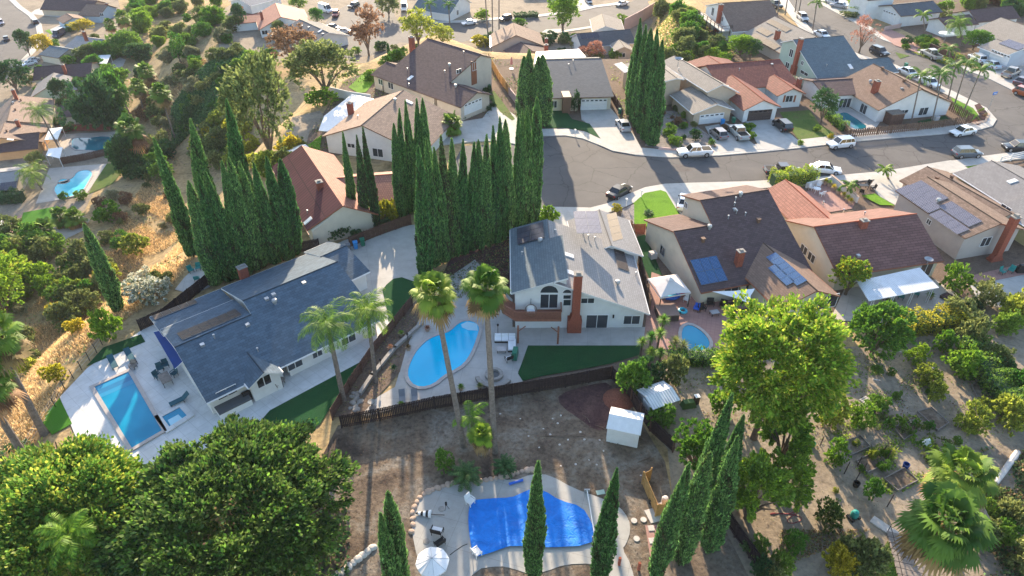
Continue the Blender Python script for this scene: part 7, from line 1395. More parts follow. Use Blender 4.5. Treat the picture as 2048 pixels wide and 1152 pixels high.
# navy awning
A0 = [P(307,664,2.2), P(322,660,2.6), P(367,722,2.6), P(350,738,2.1)]; O = A0[0]; root = thing('retractable_awning', 'navy blue awning along the end wall of the ranch house', 'awning', (O[0], O[1], 0)); b = MB(); L_ = [(a[0]-O[0], a[1]-O[1], a[2]) for a in A0]; b.solid(L_[::-1], [(x, y, z_-.05) for x, y, z_ in L_[::-1]]); b.build('canopy', 'navy_fabric', root)
for i in (0, 3): b = MB(); b.tube([L_[i], L_[1 if i == 0 else 2]], .03, 5); b.build('arm', 'white_paint', root)
# covered spa, barbecue, bistro set at the ranch side wall
p = P(468,815); root = thing('covered_spa', 'dark rectangular covered spa against the ranch house wall', 'spa', p, fA[2]); b = MB(); b.box((0, 0, 0), (3.2, 1.9, .8)); b.build('cabinet', 'white_paint', root); b = MB(); b.box((0, 0, .8), (3.25, 1.95, .12)); b.build('cover', 'spa_cover', root)
p = P(497,800); root = thing('barbecue', 'black barbecue grill beside the covered spa', 'barbecue', p, fA[2]); b = MB(); b.box((0, 0, 0), (1.1, .55, .85)); b.build('cabinet', 'black_metal', root); b = MB(); b.tube([(-.45, 0, .95), (.45, 0, .95)], .27, 10); b.build('hood', 'black_metal', root)
table((563,770),(573,770),.95,.95,.72,'grey_wood','round bistro table beside the small gable',rnd=True); chair((556,776),(563,770),'grey_wood','bistro chair left of the round table'); chair((562,758),(563,770),'white_paint','pale bistro chair behind the round table')
# middle yard
def box_part(root, nm, c, d, mat, top=None): b = MB(); b.box(c, d, top=top); return b.build(nm, mat, root)
p = P(1010,682); root = thing('corner_sofa', 'white-cushioned corner sofa on the middle yard paving', 'sofa', p, 0); box_part(root, 'base', (0, 0, 0), (2.3, .85, .3), 'wicker_dark')
for i in range(3): box_part(root, 'cushion', (-.77+i*.77, -.02, .3), (.74, .75, .16), 'white_fabric'); box_part(root, 'back_cushion', (-.77+i*.77, .33, .44), (.72, .18, .34), 'white_fabric')
box_part(root, 'side_base', (.75, -1.2, 0), (.85, 1.5, .3), 'wicker_dark'); box_part(root, 'side_cushion', (.75, -1.2, .3), (.8, 1.45, .16), 'white_fabric'); box_part(root, 'side_back', (1.1, -1.2, .4), (.18, 1.4, .36), 'white_fabric')
table((1003,703),(1015,703),1.0,.7,.42,'grey_metal','low grey coffee table before the white corner sofa'); chair((1018,722),(1010,710),'wicker_dark','dark wicker armchair with white cushion below the corner sofa',cush='white_fabric',w_=.75)
p = P(1030,715,.06); root = thing('covered_grill', 'grill under a dark green cover beside the turf corner', 'grill', p, 1.4); box_part(root, 'cover', (0, 0, .15), (1.3, .6, .95), 'green_bin_plastic', .85); box_part(root, 'base', (0, 0, 0), (1.1, .5, .15), 'black_metal')
p = P(988,752,.05); root = thing('fire_pit', 'round stone fire pit with curved bench in the middle yard', 'fire pit', p); b = MB(); b.lathe((0, 0, 0), [(.95, 0), (.95, .38), (.62, .38), (.6, .1), (0, .1)], 22); b.build('ring', 'stone_grey', root); b = MB(); b.lathe((0, 0, .1), [(0, .06), (.6, .02)], 18); b.build('ash_bed', 'spa_cover', root); b = MB()
K = 12
for k in range(K): a = -2.9+2.4*k/K; a2 = -2.9+2.4*(k+1)/K; b.prism([(math.cos(a)*1.55, math.sin(a)*1.55), (math.cos(a2)*1.55, math.sin(a2)*1.55), (math.cos(a2)*2.0, math.sin(a2)*2.0), (math.cos(a)*2.0, math.sin(a)*2.0)], 0, .4)
b.build('bench', 'stone_grey', root)
for i, (a_, l) in enumerate([((805,803),'left'), ((830,802),'right')]): lounger(a_, (a_[0]-1, a_[1]-18), 'grey_fabric', 'grey sun lounger by the dark fence, '+l+' of two')
def pot(at, lab, mat='green_leaf', pm='stone_tan', s_=1, z=.06):
    p = P(at[0], at[1], z); root = thing('potted_plant', lab, 'plant', p); root.scale = (s_,)*3; b = MB(); b.lathe((0, 0, 0), [(.16, 0), (.24, .38), (.2, .38), (0, .34)], 12); b.build('pot', pm, root); V, F = rosette(0, .42, int(at[0]), .1, -.2, 34); part('leaves', np_mesh('leaves', V, F, [mat]), root, (0, 0, .38))
for at, l, m_ in [((855,662),'potted red plant at the upper planter end','red_leaf'), ((817,700),'potted plant below the lamp post on the planter','brown_leaf'), ((788,742),'small spiky potted plant near the cyan pool','dark_leaf'), ((782,700),'reddish potted plant by the brown fence','red_leaf'), ((803,672),'leafy potted plant in the planter bed','green_leaf'), ((803,815),'leafy pot against the dark fence','green_leaf'), ((922,780),'green plant at the fence under the left tall palm','green_leaf'), ((960,778),'little plant at the fence under the right tall palm','olive_leaf')]: pot(at, l, m_, s_=1.2)
for at, l in [((817,690),'upper'), ((764,742),'lower'), ((996,672),'sofa-side')]:
    p = P(at[0], at[1], .06); root = thing('garden_lantern', 'slim garden lantern post, '+l+' one in the middle yard', 'lantern', p); b = MB(); b.tube([(0, 0, 0), (0, 0, 1.5)], .03, 6); b.build('pole', 'black_metal', root); b = MB(); b.lathe((0, 0, 1.45), [(.05, 0), (.12, .05), (.12, .25), (0, .36)], 8); b.build('lamp', 'black_metal', root)
p = P(745,815,.06); root = thing('garden_fountain', 'small stone fountain by the dark fence corner', 'fountain', p); b = MB(); b.lathe((0, 0, 0), [(.35, 0), (.3, .2), (.12, .3), (.12, .7), (.4, .8), (.38, .86), (0, .8)], 14); b.build('basin', 'stone_grey', root)
rr = random.Random(3)
def rocks(name, lab, pts_, size, mat, group, z=.05, flat=.6):
    proto_ = None
    for i, (x, y) in enumerate(pts_):
        p = P(x, y, z); s_ = size*rr.uniform(.8, 1.25)
        if proto_ is None:
            b = MB(); k = 9; b.lathe((0, 0, -.1), [(.42, 0), (.5, .12), (.46, .34), (.25, .46), (0, .48)], k); proto_ = b.build(name, mat, None); o = proto_
        else: o = proto_.copy(); C.objects.link(o)
        o.location = p; o.rotation_euler = (0, 0, rr.uniform(0, 6)); o.scale = (s_, s_*rr.uniform(.7, 1), s_*flat); tag(o, lab, 'stone', group)
rocks('river_stone', 'grey stone in the dry stone pile by the brown fence', [(700+rr.uniform(0,22), 785+rr.uniform(0,38)) for _ in range(26)], .55, 'stone_grey', 'stones in the dry pile')
bd = [(823,1064),(826,1050),(826,1038),(825,1026),(829,1015),(834,1005),(840,996),(848,989),(857,984),(866,980),(876,977),(886,973),(896,970),(906,967),(952,966),(962,963),(972,961),(982,959),(992,957),(1004,954),(1014,951),(1024,949),(1034,946),(1044,943),(1055,941),(1064,940)]
rocks('border_stone', 'pinkish border stone edging the covered pool deck', bd, .62, 'stone_tan', 'border stones', flat=.9)
rocks('border_stone', 'pale border stone in the line at bottom left of the cypress pair', [(745-i*9.5, 1096+i*7.5) for i in range(9)], .7, 'slab_pale', 'lower border stones', flat=.8)
rocks('broken_rock', 'white rock scattered in the bare lower yard', [(rr.uniform(1000,1320), rr.uniform(820,960)) for _ in range(26)], .22, 'slab_pale', 'scattered white rocks')
# mulch pile, debris
p = P(1237,800); b = MB(); b.lathe((0, 0, 0), [(1.7, 0), (1.3, .35), (.7, .7), (0, .8)], 14); o = b.build('mulch_pile', 'bark_mulch', smooth=True); o.location = p; tag(o, 'reddish bark mulch pile behind the white shed', 'mulch pile')
for i, (x, y, x2, y2) in enumerate([(1165,830,1180,845), (1190,850,1215,862), (1240,880,1225,900), (1275,925,1300,915), (1080,872,1170,872), (1290,880,1262,868), (1250,930,1268,945)]):
    a = P(x, y, .08); c = P(x2, y2, .1); b = MB(); b.tube([(0, 0, 0), ((c[0]-a[0])*.5+.1, (c[1]-a[1])*.5, .12), (c[0]-a[0], c[1]-a[1], 0)], .035, 5); o = b.build('fallen_branch', 'trunk_brown'); o.location = a; tag(o, 'thin fallen branch lying in the bare lower yard', 'branch', 'fallen branches')
# sheds
def shed(at, rz, L, W_, H_, ridge, wall, roof, lab, z=.04, door=True):
    p = P(at[0], at[1], z); root = thing('garden_shed', lab, 'shed', p, rz); b = MB(); l, w_ = L/2, W_/2
    prof = [(-w_, 0), (-w_, H_), (0, H_+ridge), (w_, H_), (w_, 0)]
    b.poly([(l, y, z_) for y, z_ in prof]); b.poly([(-l, y, z_) for y, z_ in prof][::-1])
    for i in range(4): a, c = prof[i], prof[i+1]; b.poly([(-l, a[0], a[1]), (l, a[0], a[1]), (l, c[0], c[1]), (-l, c[0], c[1])])
    b.build('wall', wall, root); b = MB()
    for s_ in (-1, 1):
        t4 = [(-l-.12, s_*(w_+.15), H_-.02), (l+.12, s_*(w_+.15), H_-.02), (l+.12, 0, H_+ridge+.04), (-l-.12, 0, H_+ridge+.04)]; 
        if s_ > 0: t4 = t4[::-1]
        b.solid(t4, [(x, y, z_-.05) for x, y, z_ in t4], roof, roof, [(0, 0), (L*1.2, 0), (L*1.2, 2), (0, 2)])
    b.build('roof', None, root)
    if door: b = MB(); b.box((-l-.03, -W_*.12, .02), (.05, W_*.5, H_*.92)); b.build('door', 'white_metal', root)
    return root
shed((1247,870), -.28+1.57*0, 2.9, 2.5, 2.0, .45, 'white_metal', 'white_metal', 'white metal garden shed in the bare lower yard'); shed((1312,815), .42, 2.9, 2.6, 1.8, .35, 'galvanised', 'corrugated_white', 'grey corrugated shed beyond the dark fence')
shed((600,322), .9, 3.0, 3.0, 1.8, .5, 'pale_fabric', 'white_metal', 'small white pitched garden shed beside the red-roofed house')
for a_, t_, l in [((383,545),(392,552),'left'), ((398,540),(396,552),'upper'), ((395,562),(396,552),'lower')]: chair(a_, t_, 'teal_plastic', 'teal chair, '+l+' one on the shaded rear patio')
# gazebo
p = P(1333,600,.05); root = thing('gazebo', 'pale fabric gazebo beside the purple-brown house', 'gazebo', p, .25); b = MB(); s_ = 1.9
for k in range(4):
    a = [(-s_, -s_), (s_, -s_), (s_, s_), (-s_, s_)]; x0, y0 = a[k]; x1, y1 = a[(k+1) % 4]; m_ = ((x0+x1)/2*.93, (y0+y1)/2*.93)
    b.poly([(x0, y0, 2.15), (m_[0], m_[1], 2.28), (x0*.18, y0*.18, 3.05)]); b.poly([(m_[0], m_[1], 2.28), (x1, y1, 2.15), (x1*.18, y1*.18, 3.05)]); b.poly([(m_[0], m_[1], 2.28), (x1*.18, y1*.18, 3.05), (x0*.18, y0*.18, 3.05)])
    b.poly([(x0*.22, y0*.22, 3.12), (x1*.22, y1*.22, 3.12), (0, 0, 3.4)]); b.poly([(x0, y0, 2.15), (x0, y0, 1.95), (x1, y1, 1.95), (x1, y1, 2.15)])
b.build('canopy', 'pale_fabric', root)
for x, y in a: b = MB(); b.box((x*.97, y*.97, 0), (.09, .09, 2.15)); b.build('post', 'dark_trim', root)
p = P(1340,592,.05); root = thing('paddling_pool', 'blue inflatable paddling pool under the gazebo', 'paddling pool', p); b = MB(); b.tube([(math.cos(6.2832*k/20)*1.0, math.sin(6.2832*k/20)*.8, .25) for k in range(21)], .24, 8); b.build('ring', 'blue_toy', root); b = MB(); b.prism([(math.cos(6.2832*k/20)*.85, math.sin(6.2832*k/20)*.65) for k in range(20)], 0, .2); b.build('water', 'pool_pale', root)
p = P(1332,632,.05); root = thing('hot_tub', 'hot tub with tan cover beside the gazebo', 'hot tub', p, .1); box_part(root, 'cabinet', (0, 0, 0), (2.3, 2.2, .85), 'dark_trim'); box_part(root, 'cover', (0, 0, .85), (2.36, 2.26, .12), 'tan_cover')
p = P(1365,623,.1); root = thing('swim_ring', 'light blue swim ring on the red-brick patio', 'swim ring', p); b = MB(); b.tube([(math.cos(6.2832*k/20)*.42, math.sin(6.2832*k/20)*.42, .14) for k in range(21)], .15, 8, cap=False); b.build('ring', 'cyan_toy', root)
p = P(1360,588,.05); b = MB(); b.tube([(math.cos(6.2832*k/16)*.4, math.sin(6.2832*k/16)*.4, .25) for k in range(17)], .2, 7); o = b.build('swim_ring', 'red_toy'); o.location = p; tag(o, 'crimson inflatable ring at the gazebo corner', 'swim ring')
chair((1372,604),(1365,612),'white_paint','white garden chair beside the crimson ring',leg='white_paint'); chair((1392,622),(1388,630),'blue_toy','small blue folding chair by the cream house wall')
chair((1403,622),(1412,632),'wicker_dark','black wicker armchair left of the glass table',w_=.8); chair((1420,612),(1424,625),'wicker_dark','black wicker armchair behind the glass table',w_=.8); table((1428,630),(1440,628),1.0,.7,.5,'grey_metal','glass-topped table with magazines on the brick patio'); chair((1445,615),(1440,628),'wicker_dark','black wicker armchair right of the glass table',w_=.8)
p = P(1475,618,.05); root = thing('outdoor_sofa', 'black wicker sofa with beige cushions under the shade sail', 'sofa', p, .12); box_part(root, 'base', (0, 0, 0), (3.6, .85, .32), 'wicker_dark'); box_part(root, 'cushion', (0, -.05, .32), (3.4, .7, .14), 'tan_cover'); box_part(root, 'backrest', (0, .38, .3), (3.6, .15, .42), 'wicker_dark')
p = [P(1424,583,2.6), P(1510,577,2.7), P(1502,608,1.9)]; O = p[0]; b = MB(); K = 8; q_ = [Vector((a[0]-O[0], a[1]-O[1], a[2])) for a in p]; g = {}
for i in range(K+1):
    for j in range(K+1-i):
        u, v_ = i/K, j/K; w_ = 1-u-v_; pt = q_[0]*w_+q_[1]*u+q_[2]*v_; cen = (q_[0]+q_[1]+q_[2])/3; e_ = min(u, v_, w_); pull = .18*(1-abs(max(u, v_, w_)*2-1.0)) if e_ < .02 else 0
        pt = pt.lerp(cen, pull); g[i, j] = len(b.v); b.v.append(tuple(pt))
for i in range(K):
    for j in range(K-i):
        b.f.append([g[i, j], g[i+1, j], g[i, j+1]]); b.m.append(0)
        if i+j < K-1: b.f.append([g[i+1, j], g[i+1, j+1], g[i, j+1]]); b.m.append(0)
o = b.build('shade_sail', 'white_fabric'); o.location = (O[0], O[1], 0); tag(o, 'white triangular shade sail over the brick patio', 'shade sail')
# items under the patio cover and on the patio right
for i, (a_, t_, l) in enumerate([((1770,602),(1770,610),'leftmost'), ((1800,598),(1800,606),'middle'), ((1830,592),(1830,600),'rightmost')]): chair(a_, t_, 'teal_plastic' if i else 'wicker_dark', 'patio chair beneath the corrugated cover, '+l+' of three')
p = P(1893,597,.06); root = thing('fire_bowl', 'square dark fire bowl on the patio right of the corrugated cover', 'fire bowl', p, .5); box_part(root, 'bowl', (0, 0, 0), (1.2, 1.0, .4), 'dark_trim', 1.1); box_part(root, 'embers', (0, 0, .4), (.9, .7, .06), 'reddish_dirt')
for a_, l in [((1858,598),'left'), ((1780,612),'cover-side')]: pot(a_, 'green potted plant on the rear patio, '+l+' one', s_=1.6)
chair((2003,540),(2010,545),'teal_plastic','turquoise garden chair, left of two beside the red chimney',z=-.9) if 0 else chair((2003,548),(2010,552),'teal_plastic','turquoise garden chair, left of two beside the red chimney'); chair((2020,545),(2012,552),'teal_plastic','turquoise garden chair, right of two beside the red chimney')
p = P(2040,545); root = thing('barbecue', 'black barbecue at the right edge patio', 'barbecue', p); box_part(root, 'cabinet', (0, 0, 0), (1.2, .6, .9), 'black_metal'); box_part(root, 'hood', (0, 0, .9), (1.0, .5, .3), 'black_metal', .8)
# air conditioners
for at, l in [((1305,515),'tan air conditioner on the narrow side turf'), ((1870,240),'air conditioner beside the white corner house wall')]:
    p = P(at[0], at[1], .06); root = thing('air_conditioner', l, 'air conditioner', p, .3); box_part(root, 'cabinet', (0, 0, 0), (.9, .9, .8), 'pale_fabric'); b = MB(); b.lathe((0, 0, .8), [(.38, 0), (.38, .05), (.1, .06), (0, .03)], 14); b.build('fan_grille', 'grey_metal', root)
p = P(1784,246); root = thing('garden_shed', 'small dark lean-to shed against the corner house', 'shed', p, .23); box_part(root, 'wall', (0, 0, 0), (2.6, 1.8, 2.0), 'brown_fence_wood'); box_part(root, 'roof', (0, 0, 2.0), (2.8, 2.0, .1), 'grey_wood')
# front courtyard
table((1632,385),(1640,385),1.1,1.1,.72,'white_paint','white round patio table in the paved courtyard',rnd=True,legm='white_paint')
for a_, t_, l in [((1622,380),(1632,385),'left of'), ((1636,375),(1632,385),'behind'), ((1643,392),(1632,385),'right of')]: chair(a_, t_, 'white_paint', 'white courtyard chair '+l+' the round white table', leg='white_paint')
for i, (x, y) in enumerate([(1650,368),(1658,372),(1666,380),(1676,388),(1686,396),(1694,402),(1700,408)]): pot((x, y), 'potted plant along the courtyard wall, '+rank(i, 7), 'green_leaf' if i % 2 else 'golden_leaf', s_=1.5)
table((1725,378),(1735,378),1.4,.8,.7,'black_metal','dark metal table in the front planter yard')
for a_, t_, l in [((1715,374),(1725,378),'left'), ((1735,372),(1725,378),'upper'), ((1745,380),(1735,380),'right'), ((1722,388),(1725,378),'lower')]: chair(a_, t_, 'black_metal', 'dark metal chair, '+l+' one around the planter yard table')
# covered-pool deck
def parasol(at, R_c, H_, mat, lab, z=.08, n=8):
    p = P(at[0], at[1], z); root = thing('parasol', lab, 'parasol', p); b = MB(); b.tube([(0, 0, 0), (0, 0, H_+.1)], .03, 8); b.build('pole', 'grey_metal', root); b = MB(); k0 = 0
    for k in range(n):
        a = 6.2832*k/n+.2; a2 = 6.2832*(k+1)/n+.2; am = (a+a2)/2; e = .95
        for A, B in ((a, am), (am, a2)):
            ra = R_c*(1 if A != am else e); rb = R_c*(1 if B != am else e); b.poly([(math.cos(A)*ra, math.sin(A)*ra, H_-.5), (math.cos(B)*rb, math.sin(B)*rb, H_-.5+(.04 if B == am else 0)), (0, 0, H_)])
            b.poly([(math.cos(A)*ra, math.sin(A)*ra, H_-.5), (math.cos(A)*ra, math.sin(A)*ra, H_-.62), (math.cos(B)*rb, math.sin(B)*rb, H_-.6), (math.cos(B)*rb, math.sin(B)*rb, H_-.5)])
    b.build('canopy', mat, root); b = MB()
    for k in range(n): a = 6.2832*k/n+.2; b.tube([(0, 0, H_+.012), (math.cos(a)*R_c, math.sin(a)*R_c, H_-.488)], .008, 4)
    b.build('ribs', 'grey_fabric', root); b = MB(); b.lathe((0, 0, 0), [(.3, 0), (.3, .06), (.05, .12)], 12); b.build('base', 'black_metal', root)
parasol((868,1150), 1.30, 2.35, 'white_fabric', 'open white octagonal parasol at the bottom of the covered pool deck'); parasol((1888,84), 1.8, 2.5, 'white_fabric', 'open white parasol among the upper right palms', .03)
p = P(1023,138); root = thing('closed_parasol', 'closed salmon-pink parasol by the top centre garden', 'parasol', p); b = MB(); b.tube([(0, 0, 0), (0, 0, 2.6)], .03, 6); b.build('pole', 'grey_metal', root); b = MB(); b.lathe((0, 0, 0), [(.05, 2.6), (.2, 2.0), (.28, 1.0), (.1, .95)], 10); b.build('canopy', 'salmon_fabric', root); b = MB(); b.lathe((0, 0, 0), [(.5, 0), (.5, .1), (0, .12)], 14); b.build('base', 'white_paint', root)
p = P(831,1027,.2); q_ = P(889,1030,.2); d = Vector(q_)-Vector(p); root = thing('folded_parasol', 'folded black and white striped parasol lying on the deck', 'parasol', p, math.atan2(d.y, d.x)); L = d.length; b = MB(); b.tube([(L*.45, 0, 0), (L, 0, 0)], .03, 6); b.build('pole', 'black_metal', root)
for k in range(6): b = MB(); r0 = .06+.05*k; r1 = .06+.05*(k+1); b.tube([(L*.09*k, 0, .05), (L*.09*(k+1), 0, .05)], [r0, r1], 10); b.build('canopy_stripe', 'white_fabric' if k % 2 else 'black_metal', root)
chair((875,1068),(880,1055),'wicker_dark','black wicker armchair with white cushion near the white parasol',cush='white_fabric',w_=.8,sc=1.15); chair((880,1090),(872,1080),'wicker_dark','black wicker seat half under the white parasol',w_=.8)
for a_, t_, l in [((941,1008),(955,1018),'white plastic chair at the upper corner of the pool cover'), ((954,1110),(968,1100),'white plastic chair at the lower corner of the pool cover')]: chair(a_, t_, 'white_paint', l, z=.2, leg='white_paint', name='plastic_chair', sc=1.1)
for a_, r_, l in [((883,1018),.28,'dark round skimmer lid on the pool deck'), ((853,1083),.28,'dark round table top beside the wicker chairs')]:
    p = P(a_[0], a_[1], .09); b = MB(); b.lathe((0, 0, 0), [(r_, 0), (r_, .05), (r_*.6, .06), (0, .07)], 16); o = b.build('round_lid', 'stone_grey'); o.location = p; tag(o, l, 'lid')
p = P(893,1018,.08); root = thing('torch_stand', 'small black tripod torch on the pool deck', 'torch', p); b = MB(); b.lathe((0, 0, .5), [(.05, 0), (.1, .1), (.1, .4), (0, .45)], 8); b.build('lamp', 'black_metal', root)
for k in range(3): b = MB(); b.tube([(0, 0, .55), (math.cos(k*2.1)*.25, math.sin(k*2.1)*.25, 0)], .018, 4); b.build('leg', 'black_metal', root)
a = P(1174,980,.35); c = P(1190,1075,.3); b = MB(); b.tube([(0, 0, 0), (c[0]-a[0], c[1]-a[1], 0)], .05, 8); root = thing('cover_reel', 'long white pool cover reel pole beside the tarpaulin', 'pool reel', a); b.build('roller', 'white_paint', root)
for pt in ((0, 0), (c[0]-a[0], c[1]-a[1])): b = MB(); b.box((pt[0], pt[1], -.3), (.5, .08, .42)); b.build('stand', 'grey_metal', root)
a = P(1018,968,.2); c = P(1046,960,.2); b = MB(); b.tube([(0, 0, 0), (c[0]-a[0], c[1]-a[1], 0)], .12, 8); o = b.build('foam_roll', 'blue_toy'); o.location = a; tag(o, 'blue foam roll at the upper edge of the pool deck', 'foam roll')
p = P(1201,985,.06); b = MB(); b.box((0, 0, 0), (.75, .45, .06), .2); o = b.build('skimmer_box', 'sage_siding'); o.location = p; tag(o, 'pale green plastic slab beside the pool deck', 'slab')
for a_, sq, l in [((1268,1042),0,'round stepping stone, left of the upper two'), ((1287,1040),0,'round stepping stone, right of the upper two'), ((1273,1078),0,'round stepping stone, lowest one alone'), ((1302,1057),1,'square pale stepping slab, upper'), ((1304,1082),1,'square pale stepping slab, lower')]:
    p = P(a_[0], a_[1], .06); b = MB()
    if sq: b.box((0, 0, 0), (.5, .5, .09), .1)
    else: b.lathe((0, 0, 0), [(.26, 0), (.26, .08), (0, .085)], 16)
    o = b.build('stepping_stone', 'slab_pale'); o.location = p; tag(o, l, 'stepping stone')
a = P(935,1085,.1); b = MB(); pts_ = [P(*s_, .1) for s_ in [(935,1088),(925,1092),(910,1102),(900,1110)]]; b.tube([(p_[0]-a[0], p_[1]-a[1], 0) for p_ in pts_], .035, 6); o = b.build('pool_hose', 'black_metal'); o.location = a; tag(o, 'black hose from the pool cover to the parasol', 'hose')
p = P(1311,1030,.06); b = MB(); b.box((0, 0, 0), (1.5, 1.3, .08), .3); o = b.build('concrete_pad', 'slab_pale'); o.location = p; tag(o, 'pale concrete pad below the timber enclosure', 'concrete pad')
for a_, l in [((1238,1130),'left'), ((1277,1140),'right')]:
    p = P(a_[0], a_[1], .06); b = MB(); b.box((0, 0, 0), (.2, .2, 1.0)); o = b.build('brick_post', 'red_brick_paint'); o.location = p; tag(o, 'short red brick post, '+l+' of two beside the deck path', 'post')
# ================================================================ vegetable garden
def bed(px, lab):
    w_ = [P(*p, .05) for p in px]; O = w_[0]; root = thing('raised_bed', lab, 'garden bed', O); L_ = [(p[0]-O[0], p[1]-O[1]) for p in w_]
    for i in range(4): a, c = Vector(L_[i]), Vector(L_[(i+1) % 4]); b = MB(); m_ = (a+c)/2; b.box((m_.x, m_.y, 0), ((c-a).length, .06, .32), math.atan2((c-a).y, (c-a).x)); b.build('side_board', 'grey_wood', root)
    b = MB(); b.prism(L_, 0, .22); b.build('soil', 'yard_dirt', root)
for px, l in [(T(3,3,[(580,100),(730,40),(810,130),(650,200)]),'raised bed nearest the golden bush, top left of the garden beds'), (T(3,3,[(700,240),(860,170),(950,260),(790,335)]),'raised bed with leafy plants in the middle of the garden'), (T(3,3,[(920,385),(1080,300),(1190,400),(1030,480)]),'raised bed of bare soil beside the fan palms'), (T(3,2,[(1000,1130),(1100,1080),(1200,1130),(1080,1230)]),'raised bed beneath the small sapling'), (T(3,2,[(1190,1000),(1300,970),(1440,1090),(1350,1150)]),'long raised bed at the top right of the garden'), (T(3,2,[(1620,790),(1740,710),(1820,850),(1700,960)]),'dark netted bed beside the diagonal hedge')]: bed(px, l)
for i, (b_, t_) in enumerate([((608,335),(650,245)), ((700,390),(735,330)), ((755,320),(800,250)), ((905,190),(935,110)), ((940,235),(985,150)), ((950,600),(1010,500)), ((715,270),(755,205)), ((415,110),(455,40))]):
    q0 = T(3,3,[b_, t_]); p = P(*q0[0], .05); b = MB(); h = max(1.2, min(2.4, height(p, q0[1][1]))); b.tube([(0, 0, -.2), (.05, 0, h)], .05, 6); o = b.build('garden_post', 'dark_trim'); o.location = p; tag(o, 'dark timber post standing among the raised beds', 'post', 'garden posts')
p = P(1706,1036,.05); root = thing('garden_cart', 'small cart carrying a round green tank on the garden path', 'cart', p, .4); b = MB(); b.lathe((0, 0, .25), [(.3, 0), (.34, .3), (.25, .62), (0, .7)], 14); b.build('tank', 'teal_plastic', root); box_part(root, 'tray', (0, 0, .15), (1.0, .6, .1), 'black_metal')
for x in (-.35, .35):
    for y in (-.33, .33): b = MB(); b.tube([(x, y-.03, .14), (x, y+.03, .14)], .14, 10); b.build('wheel', 'tyre', root)
b = MB(); O = P(1560,1035,.08); seg = [(1545,1025),(1575,1030),(1600,1018),(1605,1005),(1596,1000),(1590,1010),(1600,1022),(1585,1032),(1572,1040),(1580,1048),(1598,1044),(1606,1036),(1590,1030),(1560,1026),(1538,1030)]
b.tube([(P(*s_, .08)[0]-O[0], P(*s_, .08)[1]-O[1], .02*(i % 3)) for i, s_ in enumerate(smooth_loop(seg, 2))], .035, 5); o = b.build('garden_hose', 'hose_red'); o.location = O; tag(o, 'tangled red garden hose on the soil', 'hose')
for at, mat, r_, l in [((1560,990),'black_metal',.45,'black round tub beside the shaded trees'), ((1603,976),'black_metal',.22,'black bucket by the red hose'), ((1597,985),'cyan_toy',.2,'pale blue bucket by the red hose'), ((1711,972),'wicker_dark',.3,'dark barrel between garden beds'), ((1623,893),'green_bin_plastic',.3,'green tub under the tree edge'), ((1810,935),'navy_fabric',.3,'dark blue basin beside the fan palms'), ((1745,825),'black_metal',.28,'dark pot beside the leafy plant'), ((18,945),'black_metal',.4,'grey tub on the path at left edge')]:
    p = P(at[0], at[1], .06); b = MB(); b.lathe((0, 0, 0), [(r_*.8, 0), (r_, .5), (r_*.85, .5), (r_*.7, .1), (0, .1)], 14); o = b.build('garden_tub', mat); o.location = p; tag(o, l, 'tub')
p = P(1732,803,.06); root = thing('wooden_pallet', 'pale wooden pallet lying in the garden', 'pallet', p, .5)
for k in range(5): box_part(root, 'slat', (0, -.4+k*.2, .1), (1.0, .12, .03), 'slab_pale')
box_part(root, 'bearer', (-.4, 0, 0), (.1, .95, .1), 'slab_pale'); box_part(root, 'bearer', (.4, 0, 0), (.1, .95, .1), 'slab_pale')
for i, (a_, c_, l) in enumerate([((1863,735),(1870,742),'E'), ((1860,722),(1868,728),'a')]): pass
a = P(1864,742,.07); root = thing('garden_rack', 'white plastic rack pieces lying on the soil like a letter', 'rack', a, .3); box_part(root, 'bar', (0, 0, 0), (.9, .08, .06), 'white_paint'); [box_part(root, 'prong', (x, .25, 0), (.08, .5, .06), 'white_paint') for x in (-.4, 0, .4)]
for x, y, x2, y2, l in [(1752,705,1766,706,'upper'), (1798,703,1808,706,'right'), (1753,760,1768,763,'lower')]:
    a = P(x, y, .08); c = P(x2, y2, .08); b = MB(); L = math.hypot(c[0]-a[0], c[1]-a[1]); b.box((0, 0, 0), (L, .12, .05), math.atan2(c[1]-a[1], c[0]-a[0])); o = b.build('loose_board', 'slab_pale'); o.location = a; tag(o, 'pale loose board on the garden soil, '+l+' one', 'board')
p = P(1768,1055,.08); b = MB(); b.box((0, 0, 0), (.8, 2.1, .12), .72); o = b.build('stone_bench', 'slab_pale'); o.location = p; tag(o, 'pale plank bench at the top of the garden steps', 'bench')
p = P(1852,890,.06); b = MB(); b.lathe((0, 0, 0), [(.3, 0), (.45, .25), (.3, .5), (.15, .8), (0, .9)], 10); o = b.build('plastic_sack', 'white_fabric'); o.location = p; tag(o, 'crumpled white sack near the fan palms', 'sack')
p = P(1376,812,.06); root = thing('covered_heap', 'dark green tarpaulin heap with white bin beside grey shed', 'heap', p, .2); box_part(root, 'heap', (0, 0, 0), (1.5, .8, .7), 'dark_leaf', .7); box_part(root, 'bin', (.9, .2, 0), (.45, .45, 1.0), 'black_metal'); box_part(root, 'bin_lid', (.9, .2, 1.0), (.5, .5, .05), 'white_paint')
root = thing('garden_steps', 'timber garden steps descending at the bottom right', 'steps', P(1800,1075,.1), -.3)
for k in range(8): box_part(root, 'tread', (k*.0+.05*k, -.55*k, 0), (2.0, .5, .14), 'grey_wood')
b = MB(); b.tube([(-.9, .3, .8), (-.6, -4.2, .8)], .03, 6); b.tube([(-.9, .3, 0), (-.9, .3, .8)], .03, 6); b.tube([(-.6, -4.2, 0), (-.6, -4.2, .8)], .03, 6); b.build('handrail', 'black_metal', root)
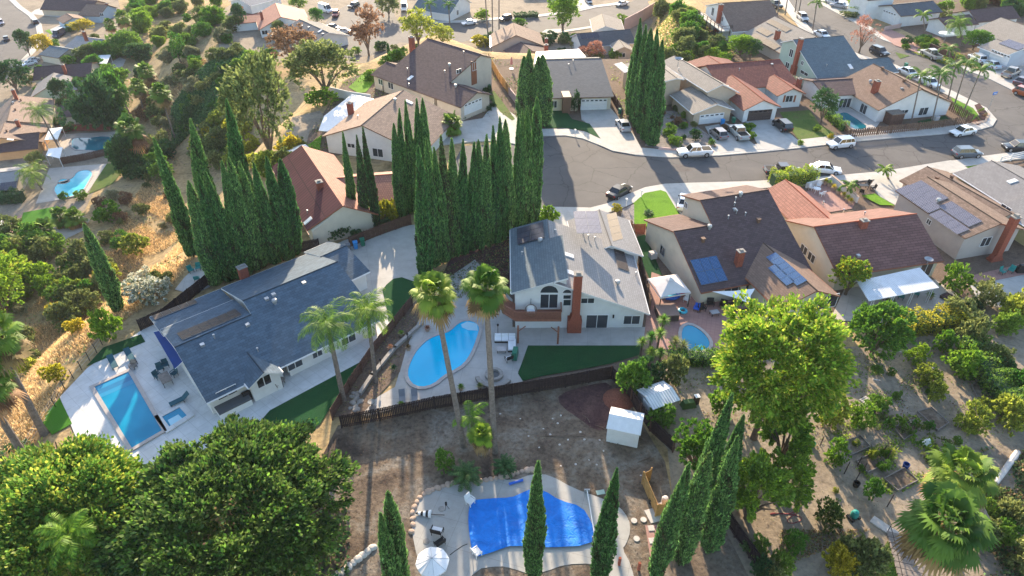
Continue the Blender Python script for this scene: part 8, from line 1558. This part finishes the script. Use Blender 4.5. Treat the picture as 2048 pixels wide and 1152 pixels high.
a = P(2035,905,.2); c = P(1990,968,.2); b = MB(); b.tube([(0, 0, 0), (c[0]-a[0], c[1]-a[1], .1)], [.3, .22], 8); o = b.build('fallen_log', 'slab_pale'); o.location = a; tag(o, 'pale fallen log at the right edge beside the fan palm', 'log')
# ================================================================ street furniture, deck house balcony
p = P(1975,222,.14); root = thing('street_sign', 'small blue street sign on a slim pole at the corner', 'sign', p, .4); b = MB(); b.tube([(0, 0, 0), (0, 0, 3.6)], .045, 8); b.build('pole', 'grey_metal', root); b = MB(); b.box((0, 0, 3.15), (1.1, .05, .5)); sg = b.build('plate', 'blue_sign', root); b = MB(); b.box((-.25, -.035, 3.32), (.2, .01, .14)); b.box((.15, -.035, 3.28), (.34, .01, .2)); b.build('marking', 'white_paint', sg)
for at, l in [((1252,412),'white letterbox post on the kerb beside the bright lawn'), ((1282,395),'pale letterbox on the bright lawn edge'), ((1150,272),'small letterbox on the far cul-de-sac kerb')]:
    p = P(at[0], at[1], .14); root = thing('letterbox', l, 'letterbox', p, .2); box_part(root, 'post', (0, 0, 0), (.1, .1, 1.0), 'white_paint'); box_part(root, 'box', (0, 0, 1.0), (.22, .42, .22), 'white_paint')
cs = [P(*q5(*s_), 2.6) for s_ in [(355,110),(345,150),(625,345),(740,335),(730,290)]]; O = cs[0]; root = thing('timber_deck', 'raised brown timber deck with railing around the deck house', 'deck', (O[0], O[1], 0)); L_ = [(c[0]-O[0], c[1]-O[1]) for c in cs]; b = MB(); b.prism(L_+[(L_[4][0]-2, L_[4][1]+6)], 2.4, 2.6); b.build('deck_floor', 'slab_pale', root)
for i in (1, 2, 3):
    a, c = Vector(L_[i]), Vector(L_[i+1]) if i < 4 else None; L = (c-a).length; an = math.atan2((c-a).y, (c-a).x); b = MB(); m_ = (a+c)/2; b.box((m_.x, m_.y, 3.6), (L, .1, .1), an); b.box((m_.x, m_.y, 3.15), (L, .06, .06), an)
    for k in range(int(L/2.2)+1): e_ = a.lerp(c, min(1, k*2.2/L)); b.box((e_.x, e_.y, -.2), (.14, .14, 3.85), an)
    b.build('railing', 'dark_trim', root)
# ================================================================ haze: one even volume round the whole place
b = MB(); b.box((0, 150, -30), (900, 700, 86)); hz = b.build('haze'); hz['kind'] = 'stuff'; hm = bpy.data.materials.new('haze'); hm.use_nodes = True; t = hm.node_tree; t.nodes.remove(t.nodes['Principled BSDF'])
vp = t.nodes.new('ShaderNodeVolumePrincipled'); vp.inputs['Color'].default_value = (.86, .90, 1, 1); vp.inputs['Density'].default_value = .0001; vp.inputs['Anisotropy'].default_value = .0; t.links.new(vp.outputs[0], t.nodes['Material Output'].inputs['Volume']); hz.data.materials.append(hm)
